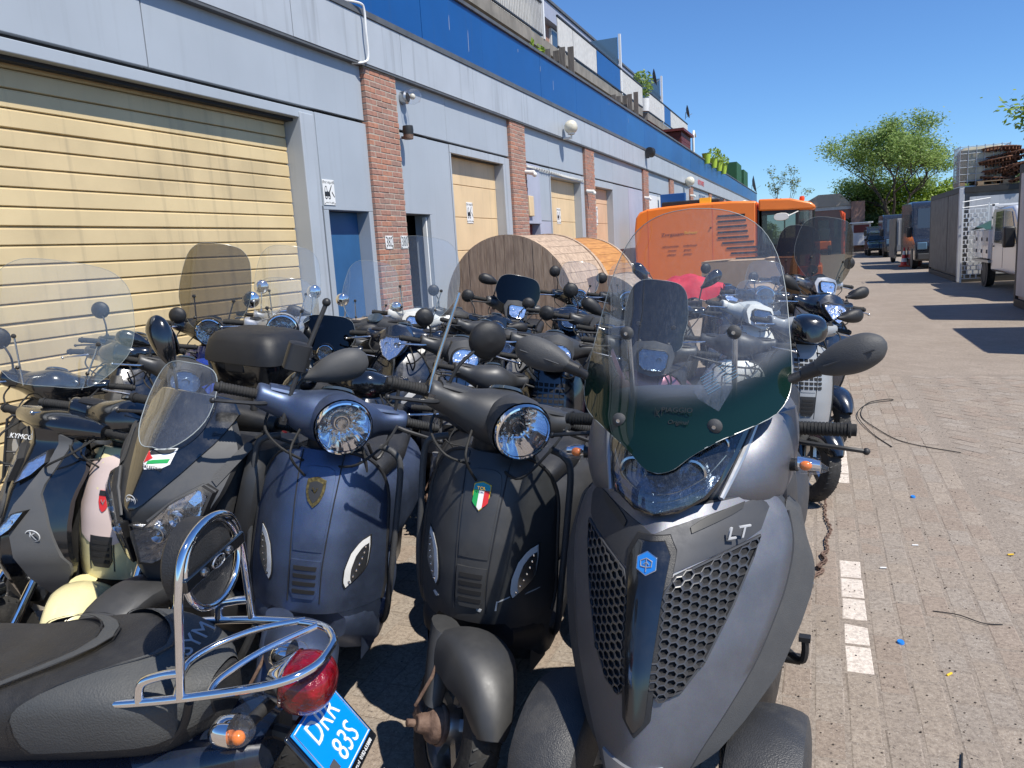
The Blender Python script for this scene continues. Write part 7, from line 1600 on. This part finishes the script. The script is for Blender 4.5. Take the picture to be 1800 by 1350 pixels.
S('scooter with tan handlebar cover and tall clear windscreen before the near blue door', (-3.62, 5.55), 18, 6, 20, 1.0, gz=.0, body='tan', head='tan', hl='round', mirrors=('round', 'chrome', (1, 1)), screen=dict(h=.55, w=.24, rake=.25), mtip=(.23, .03, 1.24))
S('white scooter with a square headlight and tall scratched windscreen before the dark doorway', (-3.08, 5.5), 14, 6, 10, 1.06, body='whiteplastic', hl='rect', style='retro', signals=None, mirrors=('leaf', 'plastic', (0, 0)), screen=dict(h=.62, w=.29, rake=.22))
S('black scooter with a slotted net grille and oval headlight behind the matte black one', (-1.40, 3.95), 14, 7, 12, 1.02, body='gloss', head='blackmatte', hl='oval', signals='retro', grille='net', mirrors=('leaf', 'plastic', (0, 0)))
S('silver-fronted scooter behind a wide black tubular front rack', (-1.98, 3.98), 14, 6, 24, 1.0, body='silver', head='blackmatte', hl='oval', signals=None, rack='steel', mirrors=('round', 'plastic', (1, 0)), mtip=(.25, .0, 1.20))
S('black scooter with a dark flyscreen standing in front of the largest cable reel', (-2.62, 6.5), 10, 6, 25, 1.06, body='gloss', head='blackmatte', hl='rect', rimm='plastic', mirrors=('leaf', 'plastic', (1, 0)), screen=dict(m='screendark', h=.26, w=.2, rods=False, foot=.85), mtip=(.17, .03, 1.22), rack='chromeworn')
S('black retro scooter with a round headlight and small clear windscreen before the reels', (-2.35, 7.6), 14, 6, 15, 1.05, gz=.0, body='gloss', mirrors=('round', 'plastic', (1, 1)), screen=dict(h=.34, w=.2, rake=.3), mtip=(.24, .03, 1.27))
S('dark blue scooter with a low twin-lens headlight left of the three-wheeler screen', (-1.93, 6.05), 10, 6, 10, 1.0, body='navygloss', hl='rect', signals=None, rimm='plastic', mirrors=('round', 'plastic', (0, 0)), lensm='lensdark')
S('grey retro scooter with a yellowed round headlight beside the dark small reel', (-1.75, 7.3), 12, 6, 12, 1.03, body='greydark', hlr=.085, mirrors=('round', 'plastic', (0, 1)), screen=dict(h=.33, w=.2, rake=.3), mtip=(.2, .03, 1.22), lensm='lens')
S('mauve scooter with a tall dark flyscreen directly behind the three-wheeler windscreen', (-.80, 3.9), 4, 5, 14, 1.0, body='mauve', head='blackmatte', hl='rect', hlr=.06, signals=None, rimm='plastic', lensm='lensdark', mirrors=('round', 'plastic', (0, 0)), screen=dict(m='screendark', h=.36, w=.165, rake=.3, foot=.9, k=2.2))
S('black scooter with two leaf-shaped mirrors seen through the three-wheeler windscreen', (-1.05, 5.9), 6, 6, 6, 1.03, body='blackmatte', head='gloss', style='sport', hl='tear', signals='x', mirrors=('leaf', 'gloss', (1, 1)), mtip=(.20, .03, 1.24), mtilt=42, lensm='lensdark')
S('white scooter with a small clear windscreen behind the white-striped front rack', (-.46, 6.0), 12, 6, 22, 1.0, body='whiteplastic', hl='rect', signals=None, mirrors=('round', 'plastic', (0, 0)), screen=dict(h=.22, w=.2, rake=.3, rods=False, foot=.8), lensm='lensdark')
S('white scooter with a black tubular front rack seen low through the windscreen', (-.42, 4.75), 4, 5, 4, .92, body='whiteplastic', head='blackmatte', hl='none', signals=None, rack='steel', mirrors=('round', 'plastic', (0, 0)))
S('black scooter with a round chrome headlight behind the right edge of the tall windscreen', (-.45, 7.3), 8, 5, 5, 1.02, body='gloss', mirrors=('round', 'plastic', (0, 0)), screen=dict(h=.30, w=.17, rake=.3))
S('light grey scooter with a gloss black nose and slotted shield, right behind the three-wheeler', (-.06, 5.0), 20, 6, 16, .98, body='greylight', head='greylight', hl='none', style='retro', signals=None, grille='net', fender='gloss', mirrors=('leaf', 'plastic', (0, 1)), mtip=(.24, .0, 1.14), mtilt=8)
S('gloss dark blue scooter with a bright teardrop headlight at the road side of the row', (.05, 6.15), 16, 6, 16, 1.02, body='navygloss', style='sport', hl='tear', signals='x', mirrors=('leaf', 'plastic', (1, 1)), mtip=(.20, .03, 1.13), mtilt=18)
S('silver scooter with a wide smoked windscreen and front rack at the road side farther back', (.02, 8.35), 14, 6, 14, 1.05, body='silver', head='silver', hl='rect', signals=None, rack='steel', mirrors=('round', 'plastic', (0, 1)), screen=dict(m='screensmoke', h=.62, w=.30, rake=.2), mtip=(.28, .03, 1.28))
S('dark scooter with a tall brown windscreen at the back of the row near the boxes', (-.25, 9.3), 10, 6, 5, 1.02, body='blackmatte', mirrors=('round', 'plastic', (0, 1)), screen=dict(m='screenbrown', h=.62, w=.24, rake=.2), mtip=(.2, .03, 1.2))
S('black scooter with white lettered handlebar cover and bare bars before the big cream door', (-4.0, 3.35), 26, 6, -8, 1.02, gz=.06, body='gloss', head='gloss', style='sport', hl='none', signals='x', mirrors=('round', 'plastic', (0, 0)))
gs = [o for o in bpy.data.objects if str(o.get('label', '')).startswith('light grey scooter with a gloss')][0]
b = B(); b.loft([(-.20, 0, 1.02, .05, .05, .05), (-.16, 0, 1.04, .095, .085, .08), (-.05, 0, 1.05, .11, .09, .08), (.02, 0, 1.05, .08, .05, .06)], 20, 12); b.ob('nose_cap', 'gloss', gs)
scooter('black scooter parked back to front with a big black top box on its tail', (-3.02, 4.72), 180, -6, 10, 1.03, gz=.06, body='blackmatte', hl='none', signals=None, mirrors=('round', 'plastic', (0, 0)), rear=dict(box=True))
b = S('black scooter with a huge clear windscreen standing left of the flag-sticker scooter', (-3.72, 2.62), 30, 7, 14, 1.02, body='blackmatte', head='gloss', hl='none', style='sport', signals='x', mirrors=('round', 'plastic', (1, 0)), screen=dict(h=.62, w=.34, rake=.22, k=.9), rack='steel')
S('black scooter with a round pad mirror standing in the shade between cream and grey scooters', (-3.4, 3.2), 20, 7, 30, 1.0, body='blackmatte', style='sport', hl='oval', signals='x', mirrors=('leaf', 'gloss', (1, 1)), mtip=(.2, .03, 1.16), lensm='lensdark')
# more of the dense middle of the row, and fillers over bare ground
S('small black filler scooter covering the gap between the satin blue and the matte black ones', (-1.40, 2.95), 12, 6, 6, .84, body='blackmatte', style='sport', hl='none', signals=None, mirrors=('round', 'plastic', (0, 0)))  # reduced-size scooter added to cover ground showing between the front ones
S('small black filler scooter covering the gap between the matte black one and the three-wheeler', (-.66, 3.0), 4, 5, 6, .80, body='gloss', style='sport', hl='none', signals=None, mirrors=('round', 'plastic', (0, 0)))  # likewise added at reduced size, covers bare ground beside the three-wheeler
S('black scooter with two round mirrors in front of the shutter between the two big windscreens', (-4.15, 3.6), 24, 6, 6, 1.0, gz=.1, body='gloss', hl='oval', signals=None, mirrors=('round', 'plastic', (1, 1)), rimm='plastic', mtip=(.24, .03, 1.26))
S('black scooter with one raised leaf mirror squeezed in left of the mauve scooter', (-1.12, 4.75), 10, 6, 20, .97, body='gloss', hl='oval', signals=None, mirrors=('leaf', 'plastic', (1, 0)), rimm='plastic', lensm='lensdark', mtip=(.2, .03, 1.16), mtilt=20)
S('dark scooter with bare bars just behind the silver-fronted rack scooter', (-2.0, 4.85), 14, 6, -6, .95, body='blackmatte', style='sport', hl='tear', signals='x', mirrors=('round', 'plastic', (0, 1)), lensm='lensdark')
S('black scooter between the square-light white one and the dark flyscreen one', (-2.55, 5.9), 12, 6, 14, .97, body='gloss', hl='oval', signals=None, mirrors=('round', 'plastic', (1, 1)), rimm='plastic', lensm='lensdark')
S('low black scooter filling the gap behind the tall crash bars of the two retro scooters', (-1.62, 3.62), 16, 6, 30, .90, body='blackmatte', style='sport', hl='none', signals='x', mirrors=('round', 'plastic', (0, 0)), rimm='plastic')
S('dark scooter with low bars behind the seat of the satin blue one', (-2.28, 3.42), 20, 6, 10, .90, body='gloss', style='sport', hl='none', signals=None, mirrors=('round', 'plastic', (0, 0)), rimm='plastic')
S('black scooter jammed between the blue windscreen scooter and the top box', (-3.45, 4.9), 20, 6, 10, .95, body='gloss', head='blackmatte', hl='oval', signals=None, mirrors=('leaf', 'plastic', (1, 0)), rimm='plastic', lensm='lensdark')
S('black scooter with one round mirror before the doorway with number 380', (-3.25, 6.6), 12, 6, 25, .98, body='blackmatte', hl='rect', signals=None, mirrors=('round', 'plastic', (1, 0)), rimm='plastic')
S('plain black scooter wedged between the silver rack scooter and the navy one', (-2.35, 5.2), 16, 6, 34, .98, body='gloss', head='blackmatte', hl='oval', signals=None, mirrors=('leaf', 'plastic', (0, 1)), rimm='plastic', lensm='lensdark', mtip=(.2, .03, 1.12))
S('plain dark scooter wedged beside the net-grille scooter farther back', (-1.45, 5.3), 8, 6, 18, 1.0, body='blackmatte', hl='rect', signals=None, mirrors=('round', 'plastic', (1, 0)), rimm='plastic', lensm='lensdark')
S('black scooter among the far bikes with a red cloth over its seat', (-1.45, 8.2), 6, 6, 10, 1.0, body='gloss', style='sport', hl='tear', signals='x', mirrors=('leaf', 'plastic', (1, 1)), lensm='lensdark', rack='steel')
S('dark scooter in the far middle of the row before the open box', (-.9, 8.4), 8, 6, 20, 1.0, body='navygloss', hl='oval', signals=None, mirrors=('round', 'plastic', (1, 1)), rimm='plastic')
b = B(); rnd = random.Random(9); rows_ = []
for i in range(11): rows_.append([(-1.5 + j * .075, 7.25 + i * .045, 1.17 + .12 * math.sin(math.pi * j / 9) * math.sin(math.pi * i / 10) + rnd.uniform(-.035, .04) - (.10 if i in (0, 10) else 0)) for j in range(10)])
b.grid(rows_); tag(b.ob('red_cloth', 'red', sub=1), 'crumpled bright red jacket lying over the bikes behind the tall windscreen', 'jacket')
# rusty chain with padlock between the white stones and the three-wheeler
t = thing('chain', 'rusty chain lying in loops to a grey padlock beside the white stones', 'chain', (0, 0, 0))
pts = [(.03, 5.0, .25), (.045, 4.85, .12), (.05, 4.7, .02), (.05, 4.5, .014), (.075, 4.3, .014), (.05, 4.15, .014), (.055, 4.0, .014), (.03, 3.93, .018), (.045, 3.85, .02), (.01, 3.78, .014), (.03, 3.72, .02), (-.01, 3.66, .014), (-.03, 3.6, .014)]
P = cr(pts, 62); b = B()
for i in range(61):
    a = Vector(P[i]); c = Vector(P[i + 1]); X_ = frame((a + c) / 2, c - a) @ RZ(90 * (i % 2) + 20); l_ = .019; w_ = .0085
    b.tube([(w_ * math.cos(q), 0, l_ * math.sin(q)) for q in [2 * math.pi * k / 8 for k in range(8)]], .0038, 5, closed=True, X=X_)
b.ob('links', 'rusty', t, kind='stuff')
b = B(); b.box(-.035, .035, -.02, .02, 0, .028); o = b.ob('padlock', 'chromeworn', t, bevel=.006); o.location = (-.045, 3.55, .006); o.rotation_euler = (0, 0, R(25))

# brake cables hanging between bars in the front half of the pack
rnd = random.Random(12)
for o in [q for q in bpy.data.objects if q.type == 'EMPTY' and q.get('category') == 'scooter']:
    if not any(c.name.startswith('handlebar_cover') for c in o.children): continue
    Xs = next(c for c in o.children if c.name.startswith('handlebar_cover')).matrix_local.copy()
    for s in (-1, 1):
        b = B(); q = rnd.uniform(.0, .05)
        b.tube([(s * .21, -.0, 1.03), (s * .19, -.08 - q, .99), (s * .12, -.13 - q, .95 - q), (s * .04, -.09, .90)], .0045, 6, smooth=16); b.ob('brake_cable', 'rubber', o).matrix_local = Xs
